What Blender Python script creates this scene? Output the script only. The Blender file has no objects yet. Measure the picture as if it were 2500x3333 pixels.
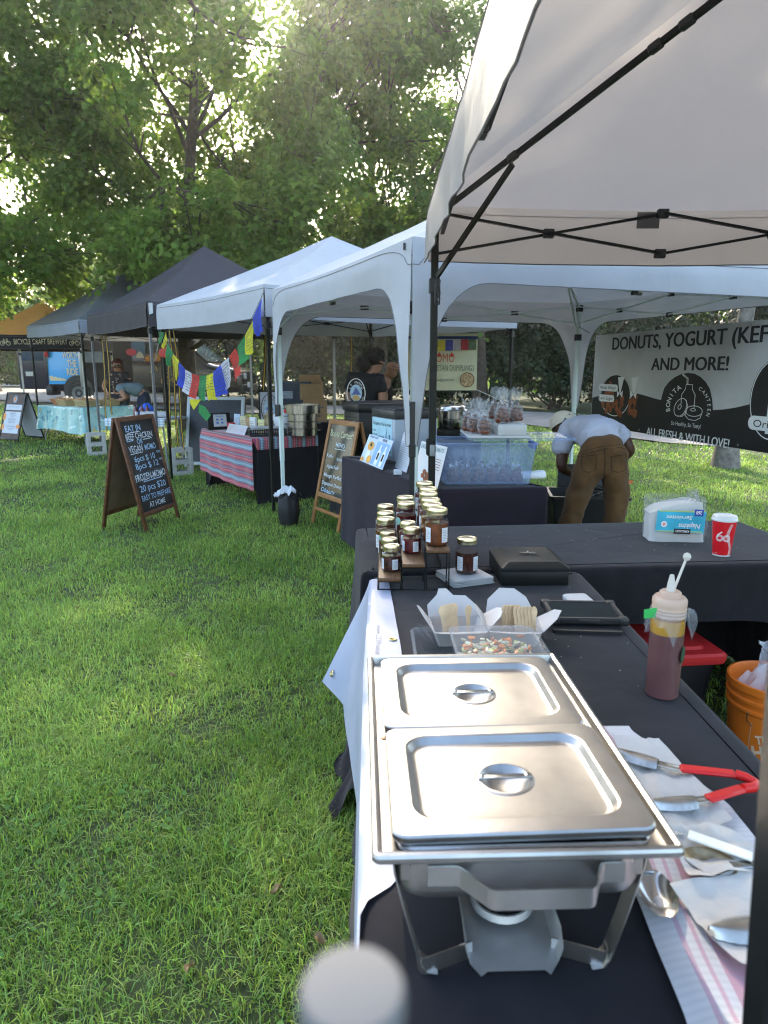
import bpy, bmesh, math, random
import numpy as np
from mathutils import Vector, Matrix, noise
V = Vector
random.seed(7)
RNG = np.random.default_rng(11)
S = bpy.context.scene
COL = S.collection
PI = math.pi
R_ = math.radians

# ---------------------------------------------------------------- camera, sky, sun, exposure
F = 2215.0                                   # focal length in pixels of the 2500 x 3333 photograph
PIT = math.atan(466.5 / F)
CP, SP = math.cos(PIT), math.sin(PIT)
CAM = V((0, 0, 1.5))
cd = bpy.data.cameras.new('camera')
cam = bpy.data.objects.new('camera', cd)
COL.objects.link(cam)
cam.location = CAM
cam.rotation_euler = (PI / 2 - PIT, 0, 0)
cd.sensor_fit = 'VERTICAL'
cd.sensor_height = 36
cd.sensor_width = 27
cd.lens = 36 * F / 3333
cd.clip_start = 0.02
cd.clip_end = 600
cd.dof.use_dof = True
cd.dof.focus_distance = 3.3
cd.dof.aperture_fstop = cd.lens / 1000 / 0.0037
S.camera = cam

SUN_EL, SUN_AZ = R_(29), R_(-9)              # azimuth from +Y, negative towards -X
w = bpy.data.worlds.new('World')
S.world = w
w.use_nodes = True
wn = w.node_tree
bg = wn.nodes['Background']
sky = wn.nodes.new('ShaderNodeTexSky')
sky.sky_type = 'NISHITA'
sky.sun_disc = False
sky.sun_elevation = SUN_EL
sky.sun_rotation = SUN_AZ
sky.dust_density = 3.0
sky.air_density = 1.2
sky.ozone_density = 1.5
wn.links.new(sky.outputs[0], bg.inputs[0])
bg.inputs[1].default_value = 0.15
ld = bpy.data.lights.new('sun', 'SUN')
ld.energy = 2.3
ld.angle = R_(0.6)
ld.color = (1.0, 0.88, 0.70)
sun = bpy.data.objects.new('sun', ld)
COL.objects.link(sun)
sd = V((math.sin(SUN_AZ) * math.cos(SUN_EL), math.cos(SUN_AZ) * math.cos(SUN_EL), math.sin(SUN_EL)))
sun.rotation_euler = sd.to_track_quat('Z', 'Y').to_euler()
sun.location = (-5, 20, 25)
S.view_settings.view_transform = 'Standard'
S.view_settings.look = 'None'
S.view_settings.exposure = 2.6
S.view_settings.gamma = 1
S.view_settings.use_curve_mapping = False
S.render.engine = 'CYCLES'
S.cycles.use_denoising = True
S.cycles.filter_width = 1.1
S.cycles.max_bounces = 10
S.cycles.transparent_max_bounces = 24
S.cycles.transmission_bounces = 8
S.cycles.caustics_reflective = False
S.cycles.caustics_refractive = False
S.cycles.sample_clamp_indirect = 6

# ---------------------------------------------------------------- measuring helpers
def ray(x, y):
    u, v = (x - 1250) / F, (y - 1666.5) / F
    return V((u, CP - v * SP, -(v * CP + SP)))
def at(x, y, z):                             # point of the photograph on the level z
    r = ray(x, y)
    return CAM + r * ((z - CAM.z) / r.z)
def atY(x, y, Y):                            # point of the photograph at the distance Y
    r = ray(x, y)
    return CAM + r * (Y / r.y)
def atP(x, y, a, b):                         # point on the upright plane through a and b
    a, b = V((a[0], a[1], 0)), V((b[0], b[1], 0))
    n = V((b.y - a.y, a.x - b.x, 0))
    r = ray(x, y)
    return CAM + r * (n.dot(a - CAM) / n.dot(r))
def c1(x, y): return x / 1.8433, 800 + y / 1.8433
def c2(x, y): return 500 + x / 1.8433, 900 + y / 1.8433
def c3(x, y): return 1100 + x / 2.0738, 1000 + y / 2.0738
def c4(x, y): return 1700 + x / 2.0738, 900 + y / 2.0738
def c5(x, y): return 1100 + x / 2.0738, 1500 + y / 2.0738
def c6(x, y): return x / 3.318, 950 + y / 3.318
def c7(x, y): return 300 + x / 2.0738, 1300 + y / 2.0738
def c8(x, y): return 600 + x / 3.0164, 1150 + y / 3.0164
def c9(x, y): return 1300 + x / 2.765, 1250 + y / 2.765
def sstep(a, b, x):
    t = min(1, max(0, (x - a) / (b - a)))
    return t * t * (3 - 2 * t)
def gz(x, y):                                # height of the ground
    return sstep(9.5, 20, y) * (0.25 + 0.045 * max(0, min(8, -x - 4)))
def nz(p, s=1.0, seed=0.0):
    return noise.noise(V((p[0] * s + seed, p[1] * s - seed, p[2] * s + 3.1 * seed)))

# ---------------------------------------------------------------- mesh helpers
def frame(o, right, up):                     # local x = right, y = up, z = out of the sheet
    o, x = V(o), V(right).normalized()
    z = x.cross(V(up)).normalized()
    y = z.cross(x)
    return Matrix(((x.x, y.x, z.x, o.x), (x.y, y.y, z.y, o.y), (x.z, y.z, z.z, o.z), (0, 0, 0, 1)))
def T(x, y, z): return Matrix.Translation((x, y, z))
def RZ(a): return Matrix.Rotation(a, 4, 'Z')
def RX(a): return Matrix.Rotation(a, 4, 'X')
def RY(a): return Matrix.Rotation(a, 4, 'Y')

_tc = {}
def text_geo(body, size, bold, align, shear, spacing=1.0):
    k = (body, size, bold, align, shear, spacing)
    if k not in _tc:
        c = bpy.data.curves.new('t', 'FONT')
        c.body = body
        c.size = size
        c.offset = bold
        c.align_x = align
        c.align_y = 'CENTER'
        c.shear = shear
        c.space_character = spacing
        c.resolution_u = 3
        o = bpy.data.objects.new('t', c)
        m = bpy.data.meshes.new_from_object(o)
        _tc[k] = ([tuple(q.co) for q in m.vertices], [tuple(p.vertices) for p in m.polygons])
        bpy.data.objects.remove(o)
        bpy.data.curves.remove(c)
        bpy.data.meshes.remove(m)
    return _tc[k]

class MB:
    def __init__(s):
        s.v, s.f, s.mi, s.uv = [], [], [], {}
    def add(s, v, f, M=None, mi=0):
        n = len(s.v)
        s.v += [tuple(M @ V(q)) for q in v] if M is not None else [tuple(q) for q in v]
        s.f += [tuple(i + n for i in q) for q in f]
        s.mi += [mi] * len(f)
        return s
    def box(s, c, sz, M=None, bev=0.0, seg=2, mi=0):
        sx, sy, sz_ = sz[0] / 2, sz[1] / 2, sz[2] / 2
        bm = bmesh.new()
        bmesh.ops.create_cube(bm, size=1, matrix=Matrix.Diagonal((sx * 2, sy * 2, sz_ * 2, 1)))
        if bev > 0:
            bmesh.ops.bevel(bm, geom=bm.edges[:], offset=bev, segments=seg, affect='EDGES', profile=0.5)
        vv = [q.co + V(c) for q in bm.verts]
        ff = [[q.index for q in p.verts] for p in bm.faces]
        bm.free()
        return s.add(vv, ff, M, mi)
    def bar(s, a, b, w, h=None, up=(0, 0, 1), bev=0, mi=0):
        a, b = V(a), V(b)
        d = b - a
        L = d.length
        z = d.normalized()
        u = V(up)
        if abs(z.dot(u)) > .98: u = V((1, 0, 0)) if abs(z.x) < .9 else V((0, 1, 0))
        x = u.cross(z).normalized()
        y = z.cross(x)
        m = (a + b) / 2
        M = Matrix(((x.x, y.x, z.x, m.x), (x.y, y.y, z.y, m.y), (x.z, y.z, z.z, m.z), (0, 0, 0, 1)))
        return s.box((0, 0, 0), (w, h or w, L), M, bev, 1, mi)
    def tube(s, pts, r, n=8, cap=True, M=None, mi=0, closed=False):
        pts = [V(p) for p in pts]
        k = len(pts)
        rr = r if isinstance(r, (list, tuple)) else [r] * k
        vs, fs = [], []
        px = None
        for i, p in enumerate(pts):
            if closed: t = pts[(i + 1) % k] - pts[i - 1]
            else: t = pts[min(i + 1, k - 1)] - pts[max(i - 1, 0)]
            t.normalize()
            if px is None:
                a = V((0, 0, 1)) if abs(t.z) < .9 else V((1, 0, 0))
                px = a.cross(t).normalized()
            px = (px - t * px.dot(t))
            px = px.normalized() if px.length > 1e-6 else V((1, 0, 0))
            py = t.cross(px)
            for j in range(n):
                a = 2 * PI * j / n
                vs.append(p + (px * math.cos(a) + py * math.sin(a)) * rr[i])
        for i in range(k if closed else k - 1):
            for j in range(n):
                i2 = (i + 1) % k
                fs.append((i * n + j, i * n + (j + 1) % n, i2 * n + (j + 1) % n, i2 * n + j))
        if cap and not closed:
            fs.append(tuple(range(n))[::-1])
            fs.append(tuple((k - 1) * n + j for j in range(n)))
        return s.add(vs, fs, M, mi)
    def lathe(s, prof, n=24, M=None, mi=0, cap0=False, cap1=False):
        vs, fs = [], []
        for r, z in prof:
            for j in range(n):
                a = 2 * PI * j / n
                vs.append((r * math.cos(a), r * math.sin(a), z))
        for i in range(len(prof) - 1):
            for j in range(n):
                fs.append((i * n + j, i * n + (j + 1) % n, (i + 1) * n + (j + 1) % n, (i + 1) * n + j))
        if cap0: fs.append(tuple(range(n))[::-1])
        if cap1: fs.append(tuple((len(prof) - 1) * n + j for j in range(n)))
        return s.add(vs, fs, M, mi)
    def loops(s, L, M=None, mi=0, cap0=False, cap1=False, close=True):   # equal point counts
        n = len(L[0])
        vs = [p for l in L for p in l]
        fs = []
        for i in range(len(L) - 1):
            for j in range(n if close else n - 1):
                fs.append((i * n + j, i * n + (j + 1) % n, (i + 1) * n + (j + 1) % n, (i + 1) * n + j))
        if cap0: fs.append(tuple(range(n))[::-1])
        if cap1: fs.append(tuple((len(L) - 1) * n + j for j in range(n)))
        return s.add(vs, fs, M, mi)
    def grid(s, fn, nu, nv, M=None, mi=0, uvs=(1, 1)):
        b = len(s.v)
        vs = []
        for i in range(nu + 1):
            for j in range(nv + 1):
                vs.append(fn(i / nu, j / nv))
                s.uv[b + len(vs) - 1] = (i / nu * uvs[0], j / nv * uvs[1])
        fs = [(i * (nv + 1) + j, (i + 1) * (nv + 1) + j, (i + 1) * (nv + 1) + j + 1, i * (nv + 1) + j + 1) for i in range(nu) for j in range(nv)]
        return s.add(vs, fs, M, mi)
    def poly(s, pts, M=None, th=0.0, z=0.0, mi=0):     # flat outline, extruded by th
        n = len(pts)
        if th == 0: return s.add([(p[0], p[1], z) for p in pts], [tuple(range(n))], M, mi)
        vs = [(p[0], p[1], z) for p in pts] + [(p[0], p[1], z + th) for p in pts]
        fs = [tuple(range(n))[::-1], tuple(range(n, 2 * n))] + [(i, (i + 1) % n, n + (i + 1) % n, n + i) for i in range(n)]
        return s.add(vs, fs, M, mi)
    def text(s, body, size, M, x=0, y=0, z=0.0015, bold=0.0, align='CENTER', shear=0, rot=0, mi=0, sx=1.0, jit=0, spacing=1.0):
        v, f = text_geo(body, 1.0, bold, align, shear, spacing)
        K = M @ T(x, y, z) @ RZ(rot) @ Matrix.Diagonal((size * sx, size, 1, 1))
        if jit:
            v = [(p[0], p[1] + jit * math.sin(p[0] * 2.3 + len(body)), 0) for p in v]
        return s.add(v, f, K, mi)
    def arc_text(s, body, size, M, cx, cy, r, a0, a1, bold=0.0, z=0.0015, inward=False, mi=0, rx=1.0):
        n = len(body)
        for i, ch in enumerate(body):
            a = a0 + (a1 - a0) * (i / (n - 1) if n > 1 else 0)
            s.text(ch, size, M, cx + r * rx * math.cos(a), cy + r * math.sin(a), z, bold, rot=a - PI / 2 + (PI if inward else 0), mi=mi)
        return s
    def stroke(s, pts, w, M, z=0.0015, closed=False, mi=0):   # flat printed line
        pts = [V((p[0], p[1], 0)) for p in pts]
        k = len(pts)
        vs = []
        for i, p in enumerate(pts):
            if closed: t = pts[(i + 1) % k] - pts[i - 1]
            else: t = pts[min(i + 1, k - 1)] - pts[max(i - 1, 0)]
            t.normalize()
            nrm = V((-t.y, t.x, 0)) * w / 2
            vs += [(p.x + nrm.x, p.y + nrm.y, z), (p.x - nrm.x, p.y - nrm.y, z)]
        fs = [(2 * i, 2 * i + 1, (2 * i + 3) % (2 * k), (2 * i + 2) % (2 * k)) for i in range(k if closed else k - 1)]
        return s.add(vs, fs, M, mi)
    def disc(s, x, y, rx, ry, M, z=0.0012, n=28, mi=0):
        return s.poly([(x + rx * math.cos(2 * PI * i / n), y + ry * math.sin(2 * PI * i / n)) for i in range(n)], M, 0, z, mi)
    def ring(s, x, y, rx, ry, w, M, z=0.0015, n=36, mi=0):
        return s.stroke([(x + rx * math.cos(2 * PI * i / n), y + ry * math.sin(2 * PI * i / n)) for i in range(n)], w, M, z, True, mi)
    def build(s, name, mats, parent=None, world=False, smooth=35, recalc=False):
        m = bpy.data.meshes.new(name)
        vs = s.v
        if world and parent is not None:
            q = parent
            while q.parent: q = q.parent
            L = q.location
            vs = [(a[0] - L.x, a[1] - L.y, a[2] - L.z) for a in vs]
        m.from_pydata(vs, [], s.f)
        if not isinstance(mats, (list, tuple)): mats = [mats]
        for q in mats: m.materials.append(q)
        if len(mats) > 1: m.polygons.foreach_set('material_index', s.mi)
        if s.uv:
            uvl = m.uv_layers.new(name='uv')
            li = np.zeros(len(m.loops), np.int32)
            m.loops.foreach_get('vertex_index', li)
            arr = np.zeros((len(s.v), 2), np.float32)
            for k, q in s.uv.items(): arr[k] = q
            uvl.data.foreach_set('uv', arr[li].ravel())
        if recalc:
            bm = bmesh.new()
            bm.from_mesh(m)
            bmesh.ops.recalc_face_normals(bm, faces=bm.faces)
            bm.to_mesh(m)
            bm.free()
        if smooth:
            m.shade_smooth()
            m.set_sharp_from_angle(angle=R_(smooth))
        o = bpy.data.objects.new(name, m)
        COL.objects.link(o)
        if parent is not None: o.parent = parent
        return o

def np_mesh(name, verts, k, mat, parent=None, smooth=False):    # many faces of k corners each
    n = len(verts)
    nf = n // k
    m = bpy.data.meshes.new(name)
    m.vertices.add(n)
    m.vertices.foreach_set('co', np.ascontiguousarray(verts, np.float32).ravel())
    m.loops.add(n)
    m.loops.foreach_set('vertex_index', np.arange(n, dtype=np.int32))
    m.polygons.add(nf)
    m.polygons.foreach_set('loop_start', np.arange(0, n, k, dtype=np.int32))
    m.update(calc_edges=True)
    m.materials.append(mat)
    o = bpy.data.objects.new(name, m)
    COL.objects.link(o)
    if parent is not None: o.parent = parent
    return o

def tag(o, label=None, cat=None, group=None, kind=None):
    if label: o['label'] = label
    if cat: o['category'] = cat
    if group: o['group'] = group
    if kind: o['kind'] = kind
    return o
def thing(name, label, cat, loc=(0, 0, 0), rz=0, group=None):
    o = bpy.data.objects.new(name, None)
    COL.objects.link(o)
    o.location = loc
    o.rotation_euler = (0, 0, rz)
    o.empty_display_size = 0.05
    return tag(o, label, cat, group)
KIDS = {}
def copy_tree(o, parent=None):
    c = o.copy()
    COL.objects.link(c)
    if parent is not None: c.parent = parent
    for ch in list(o.children): copy_tree(ch, c)
    return c

def rrect(hx, hy, r, z, n=6, cx=0, cy=0, e=0):
    r = max(1e-4, min(r, hx - 1e-4, hy - 1e-4))
    P = []
    for qx, qy, a0 in ((1, 1, 0), (-1, 1, PI / 2), (-1, -1, PI), (1, -1, 3 * PI / 2)):
        for i in range(n + 1):
            a = a0 + PI / 2 * i / n
            P.append((cx + qx * (hx - r) + r * math.cos(a), cy + qy * (hy - r) + r * math.sin(a), z))
    if e:                                    # extra points along the straight edges
        Q = []
        for i, p in enumerate(P):
            Q.append(p)
            if i % (n + 1) == n:
                q = P[(i + 1) % len(P)]
                Q += [tuple(p[k] + (q[k] - p[k]) * j / (e + 1) for k in range(3)) for j in range(1, e + 1)]
        P = Q
    return P
def circ_like(hx, hy, r, rad, z, n=6, cx=0, cy=0):       # circle with the same point order as rrect
    return [(cx + rad * math.cos(t), cy + rad * math.sin(t), z) for t in [math.atan2(p[1], p[0]) for p in rrect(hx, hy, r, 0, n)]]

# ---------------------------------------------------------------- materials
def mat(name, col, rough=.6, metal=0., var=.12, vs=9., bump=0., bs=80., island=0., transl=0., trans=0., ior=1.45,
        coat=0., sheen=0., spec=.5, col2=None, clear=0., tint=None, coord='Object', fold=0., fs=3.):
    m = bpy.data.materials.new(name)
    m.use_nodes = True
    t = m.node_tree
    N, L = t.nodes, t.links
    p = N['Principled BSDF']
    out = N['Material Output']
    tc = N.new('ShaderNodeTexCoord')
    src = tc.outputs[coord]
    c = (*col, 1)
    p.inputs['Base Color'].default_value = c
    p.inputs['Roughness'].default_value = rough
    p.inputs['Metallic'].default_value = metal
    p.inputs['IOR'].default_value = ior
    p.inputs['Transmission Weight'].default_value = trans
    p.inputs['Coat Weight'].default_value = coat
    p.inputs['Coat Roughness'].default_value = .08
    p.inputs['Sheen Weight'].default_value = sheen
    p.inputs['Specular IOR Level'].default_value = spec
    colout = None
    if var or col2:
        nt = N.new('ShaderNodeTexNoise')
        nt.inputs['Scale'].default_value = vs
        nt.inputs['Detail'].default_value = 5
        L.new(src, nt.inputs['Vector'])
        rp = N.new('ShaderNodeValToRGB')
        rp.color_ramp.elements[0].position = .3
        rp.color_ramp.elements[1].position = .72
        a = [max(0, x * (1 - var)) for x in col]
        b = [min(1, x * (1 + var)) for x in col] if col2 is None else col2
        rp.color_ramp.elements[0].color = (*a, 1)
        rp.color_ramp.elements[1].color = (*b, 1)
        L.new(nt.outputs[0], rp.inputs[0])
        colout = rp.outputs[0]
    if island:
        g = N.new('ShaderNodeNewGeometry')
        hs = N.new('ShaderNodeHueSaturation')
        mr = N.new('ShaderNodeMapRange')
        mr.inputs[3].default_value = 1 - island
        mr.inputs[4].default_value = 1 + island
        L.new(g.outputs['Random Per Island'], mr.inputs[0])
        L.new(mr.outputs[0], hs.inputs['Value'])
        mr2 = N.new('ShaderNodeMapRange')
        mr2.inputs[3].default_value = .5 - island * .06
        mr2.inputs[4].default_value = .5 + island * .04
        ml = N.new('ShaderNodeMath')
        ml.operation = 'MULTIPLY'
        ml.inputs[1].default_value = 7.31
        fr = N.new('ShaderNodeMath')
        fr.operation = 'FRACT'
        L.new(g.outputs['Random Per Island'], ml.inputs[0])
        L.new(ml.outputs[0], fr.inputs[0])
        L.new(fr.outputs[0], mr2.inputs[0])
        L.new(mr2.outputs[0], hs.inputs['Hue'])
        if colout: L.new(colout, hs.inputs['Color'])
        else: hs.inputs['Color'].default_value = c
        colout = hs.outputs[0]
    if colout: L.new(colout, p.inputs['Base Color'])
    if bump:
        nb = N.new('ShaderNodeTexNoise')
        nb.inputs['Scale'].default_value = bs
        nb.inputs['Detail'].default_value = 4
        L.new(src, nb.inputs['Vector'])
        bp = N.new('ShaderNodeBump')
        bp.inputs['Strength'].default_value = min(1, bump)
        bp.inputs['Distance'].default_value = .002 * max(1, bump)
        L.new(nb.outputs[0], bp.inputs['Height'])
        if fold:                             # broad creases on top of the weave
            nf = N.new('ShaderNodeTexNoise')
            nf.inputs['Scale'].default_value = fs
            nf.inputs['Detail'].default_value = 3
            nf.inputs['Distortion'].default_value = .35
            L.new(src, nf.inputs['Vector'])
            bf = N.new('ShaderNodeBump')
            bf.inputs['Strength'].default_value = .8
            bf.inputs['Distance'].default_value = fold
            L.new(nf.outputs[0], bf.inputs['Height'])
            L.new(bf.outputs[0], bp.inputs['Normal'])
        L.new(bp.outputs[0], p.inputs['Normal'])
    if transl:
        tr = N.new('ShaderNodeBsdfTranslucent')
        tr.inputs[0].default_value = (*(tint or col), 1)
        if colout and tint is None: L.new(colout, tr.inputs[0])
        mx = N.new('ShaderNodeMixShader')
        mx.inputs[0].default_value = transl
        L.new(p.outputs[0], mx.inputs[1])
        L.new(tr.outputs[0], mx.inputs[2])
        L.new(mx.outputs[0], out.inputs[0])
    if clear:                                # thin clear film: mostly see-through, glossy at grazing angles
        tr = N.new('ShaderNodeBsdfTransparent')
        tr.inputs[0].default_value = (*(tint or (1, 1, 1)), 1)
        lw = N.new('ShaderNodeLayerWeight')
        lw.inputs[0].default_value = .35
        mr = N.new('ShaderNodeMapRange')
        mr.inputs[3].default_value = 1 - clear
        mr.inputs[4].default_value = min(1, 1 - clear + .2)
        L.new(lw.outputs['Facing'], mr.inputs[0])
        mx = N.new('ShaderNodeMixShader')
        L.new(mr.outputs[0], mx.inputs[0])
        L.new(tr.outputs[0], mx.inputs[1])
        L.new(p.outputs[0], mx.inputs[2])
        L.new(mx.outputs[0], out.inputs[0])
    return m

def stripes(name, bands, axis='V', rough=.85, scale=1.0, weave=0.25, dash=0):
    """woven cloth: bands = [(position 0-1, colour)], repeated along the uv axis"""
    m = bpy.data.materials.new(name)
    m.use_nodes = True
    t = m.node_tree
    N, L = t.nodes, t.links
    p = N['Principled BSDF']
    p.inputs['Roughness'].default_value = rough
    p.inputs['Sheen Weight'].default_value = .2
    uv = N.new('ShaderNodeUVMap')
    sx = N.new('ShaderNodeSeparateXYZ')
    L.new(uv.outputs[0], sx.inputs[0])
    a, b = (0, 1) if axis == 'U' else (1, 0)
    mu = N.new('ShaderNodeMath'); mu.operation = 'MULTIPLY'; mu.inputs[1].default_value = scale
    L.new(sx.outputs[a], mu.inputs[0])
    fr = N.new('ShaderNodeMath'); fr.operation = 'FRACT'
    L.new(mu.outputs[0], fr.inputs[0])
    rp = N.new('ShaderNodeValToRGB')
    rp.color_ramp.interpolation = 'CONSTANT'
    e = rp.color_ramp.elements
    while len(e) < len(bands): e.new(.5)
    for i, (q, c) in enumerate(bands):
        e[i].position = q
        e[i].color = (*c, 1)
    L.new(fr.outputs[0], rp.inputs[0])
    co = rp.outputs[0]
    if dash:
        m2 = N.new('ShaderNodeMath'); m2.operation = 'MULTIPLY'; m2.inputs[1].default_value = dash
        L.new(sx.outputs[b], m2.inputs[0])
        f2 = N.new('ShaderNodeMath'); f2.operation = 'FRACT'
        L.new(m2.outputs[0], f2.inputs[0])
        gt = N.new('ShaderNodeMath'); gt.operation = 'GREATER_THAN'; gt.inputs[1].default_value = .55
        L.new(f2.outputs[0], gt.inputs[0])
        hv = N.new('ShaderNodeHueSaturation'); hv.inputs['Value'].default_value = 1 - weave
        hv.inputs['Saturation'].default_value = .85
        L.new(co, hv.inputs['Color'])
        L.new(gt.outputs[0], hv.inputs['Fac'])
        co = hv.outputs[0]
    L.new(co, p.inputs['Base Color'])
    return m

STEEL = mat('brushed steel', (.38, .365, .345), .36, 1., .08, 26, .06, 260, fold=.0003, fs=7)
RACKST = mat('satin steel', (.50, .485, .46), .34, 1., .12, 18, .1, 200)
TRAYST = mat('dull tray steel', (.60, .585, .56), .48, .9, .15, 18, .1, 200)
STEELD = mat('polished steel', (.43, .42, .40), .20, 1., .05, 30)
BLACKCLOTH = mat('black table cloth', (.0115, .0105, .0130), .9, 0, .25, 14, .25, 900, sheen=.08, spec=.2, fold=.016, fs=2.6)
PURPLECLOTH = mat('dark purple cloth', (.016, .011, .017), .9, 0, .2, 10, .25, 900, sheen=.1, spec=.2)
STRETCH = mat('black stretch cover', (.008, .008, .010), .8, 0, .2, 9, .15, 700, sheen=.1, spec=.2)
BLACKM = mat('black painted metal', (.008, .0095, .009), .38, 0, .15, 12, spec=.22)
BLACKP = mat('black plastic', (.012, .013, .014), .42, 0, .15, 14, .1, 300)
GREYP = mat('grey plastic', (.22, .23, .24), .45, 0, .1, 10)
WHITEM = mat('white painted metal', (.46, .49, .50), .4, 0, .06, 12)
WHITEP = mat('white plastic', (.50, .50, .49), .35, 0, .04, 9)
PAPER = mat('white paper', (.50, .50, .50), .8, 0, .04, 30, .25, 220, transl=.12)
PAPERP = mat('paper sheet', (.50, .52, .56), .6, 0, .03, 30)
INK = mat('dark print', (.012, .012, .014), .6, 0, 0)
WHITEINK = mat('white print', (.78, .78, .76), .7, 0, 0)
TUBC = mat('clear tub plastic', (.30, .32, .34), .06, 0, 0, clear=.84, spec=.9)
CHALK = mat('chalk', (.62, .66, .68), .95, 0, .3, 120)
CHALKY = mat('yellow chalk', (.62, .6, .38), .95, 0, .3, 120)
CHALKB = mat('pale blue chalk', (.38, .55, .72), .95, 0, .3, 120)
SLATE = mat('blackboard', (.010, .012, .013), .33, 0, .5, 6, spec=.4)
SLATEG = mat('green blackboard', (.018, .024, .022), .16, 0, .5, 6, spec=.5)
WOODD = mat('dark stained wood', (.105, .038, .014), .45, 0, .35, 22, .15, 90)
WOODM = mat('oiled wood', (.30, .135, .045), .5, 0, .25, 22, .15, 90)
CONC = mat('concrete', (.38, .37, .34), .92, 0, .15, 18, .5, 180)
CARD = mat('brown cardboard', (.36, .22, .11), .85, 0, .08, 14)
RED = mat('red rubber', (.62, .012, .010), .42, 0, .06, 20)
CLEAR = mat('clear plastic', (.04, .045, .05), .06, 0, 0, clear=.93, spec=.7)
FILM = mat('cellophane film', (.42, .44, .46), .10, 0, 0, clear=.84, spec=.9)
BAG = mat('thin plastic bag', (.85, .87, .9), .2, 0, 0, clear=.6)
WHITEBAG = mat('white plastic bag', (.8, .82, .85), .4, 0, .05, 9, transl=.3)
BARK = mat('bark', (.075, .055, .04), .95, 0, .4, 9, .8, 30)
def wood_planks():
    m = mat('rustic board', (.11, .05, .018), .55, 0, .5, 3, .2, 60)
    t = m.node_tree
    n = [q for q in t.nodes if q.type == 'TEX_NOISE'][0]
    mp = t.nodes.new('ShaderNodeMapping')
    mp.inputs['Scale'].default_value = (60, 5, 60)
    t.links.new(t.nodes['Texture Coordinate'].outputs['Object'], mp.inputs[0])
    t.links.new(mp.outputs[0], n.inputs['Vector'])
    return m
RUSTIC = wood_planks()
# ---------------------------------------------------------------- ground, path
LAWN = mat('lawn soil', (.030, .042, .012), .95, 0, .45, 2.2, .8, 40, col2=(.055, .075, .02))
def spaced(a, b, n, p): return [a + (b - a) * ((i / n) ** p) for i in range(n + 1)]
gx = sorted(set([-x for x in spaced(0, 90, 40, 2)] + spaced(0, 90, 40, 2)))
gy = sorted(set([-y for y in spaced(0, 12, 8, 1)] + spaced(0, 130, 90, 1.7)))
b = MB()
b.v = [(x, y, gz(x, y) + .012 * nz((x, y, 0), .8)) for x in gx for y in gy]
ny = len(gy)
b.f = [(i * ny + j, (i + 1) * ny + j, (i + 1) * ny + j + 1, i * ny + j + 1) for i in range(len(gx) - 1) for j in range(ny - 1)]
b.mi = [0] * len(b.f)
tag(b.build('ground', LAWN), 'green mown lawn under the market stalls', 'ground', kind='structure')
PATHM = mat('gravel path', (.20, .19, .175), .95, 0, .2, 1.2, .9, 60)
near = [(-34, 20.6), (-12, 20.4), (-6, 19.6), (-2, 19.2), (1, 18.6), (3.4, 16.2), (5.5, 13.2), (9, 11), (16, 9.5)]
far = [(-34, 36), (-14, 31), (-6, 25), (-2, 23.4), (1, 22.3), (3.9, 20.4), (7.2, 16.8), (11, 14.6), (18, 13)]
def pl(P, t):
    k = t * (len(P) - 1)
    i = min(int(k), len(P) - 2)
    f = k - i
    return (P[i][0] * (1 - f) + P[i + 1][0] * f, P[i][1] * (1 - f) + P[i + 1][1] * f)
def pathpt(u, v):
    a, c = pl(near, u), pl(far, u)
    x, y = a[0] * (1 - v) + c[0] * v, a[1] * (1 - v) + c[1] * v
    y += .12 * nz((x, y, 0), 1.5) * (1 if v < .1 or v > .9 else 0)
    return (x, y, gz(x, y) + .03)
b = MB()
b.grid(pathpt, 64, 10)
tag(b.build('path', PATHM), 'grey gravel path curving behind the stalls', 'path', kind='structure')
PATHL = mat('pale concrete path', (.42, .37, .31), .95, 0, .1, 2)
b = MB()
b.grid(lambda u, v: (-45 + 40 * u, 38 + 5 * v - 4 * u, gz(-20, 40) + .03), 12, 3)
tag(b.build('path', PATHL), 'pale sunny path far behind the brewery tent', 'path', kind='structure')

b = MB()  # unseen ground behind the camera, added to grey the reflections in the steel
b.grid(lambda u, v: (-14 + 28 * u, -9 + 9.5 * v + .15 * nz((u * 28, v * 8, 0), .9), .012), 30, 8)
tag(b.build('path', PATHM), 'unseen gravel strip added so the steel pan reflects grey', 'path', kind='structure')

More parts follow.
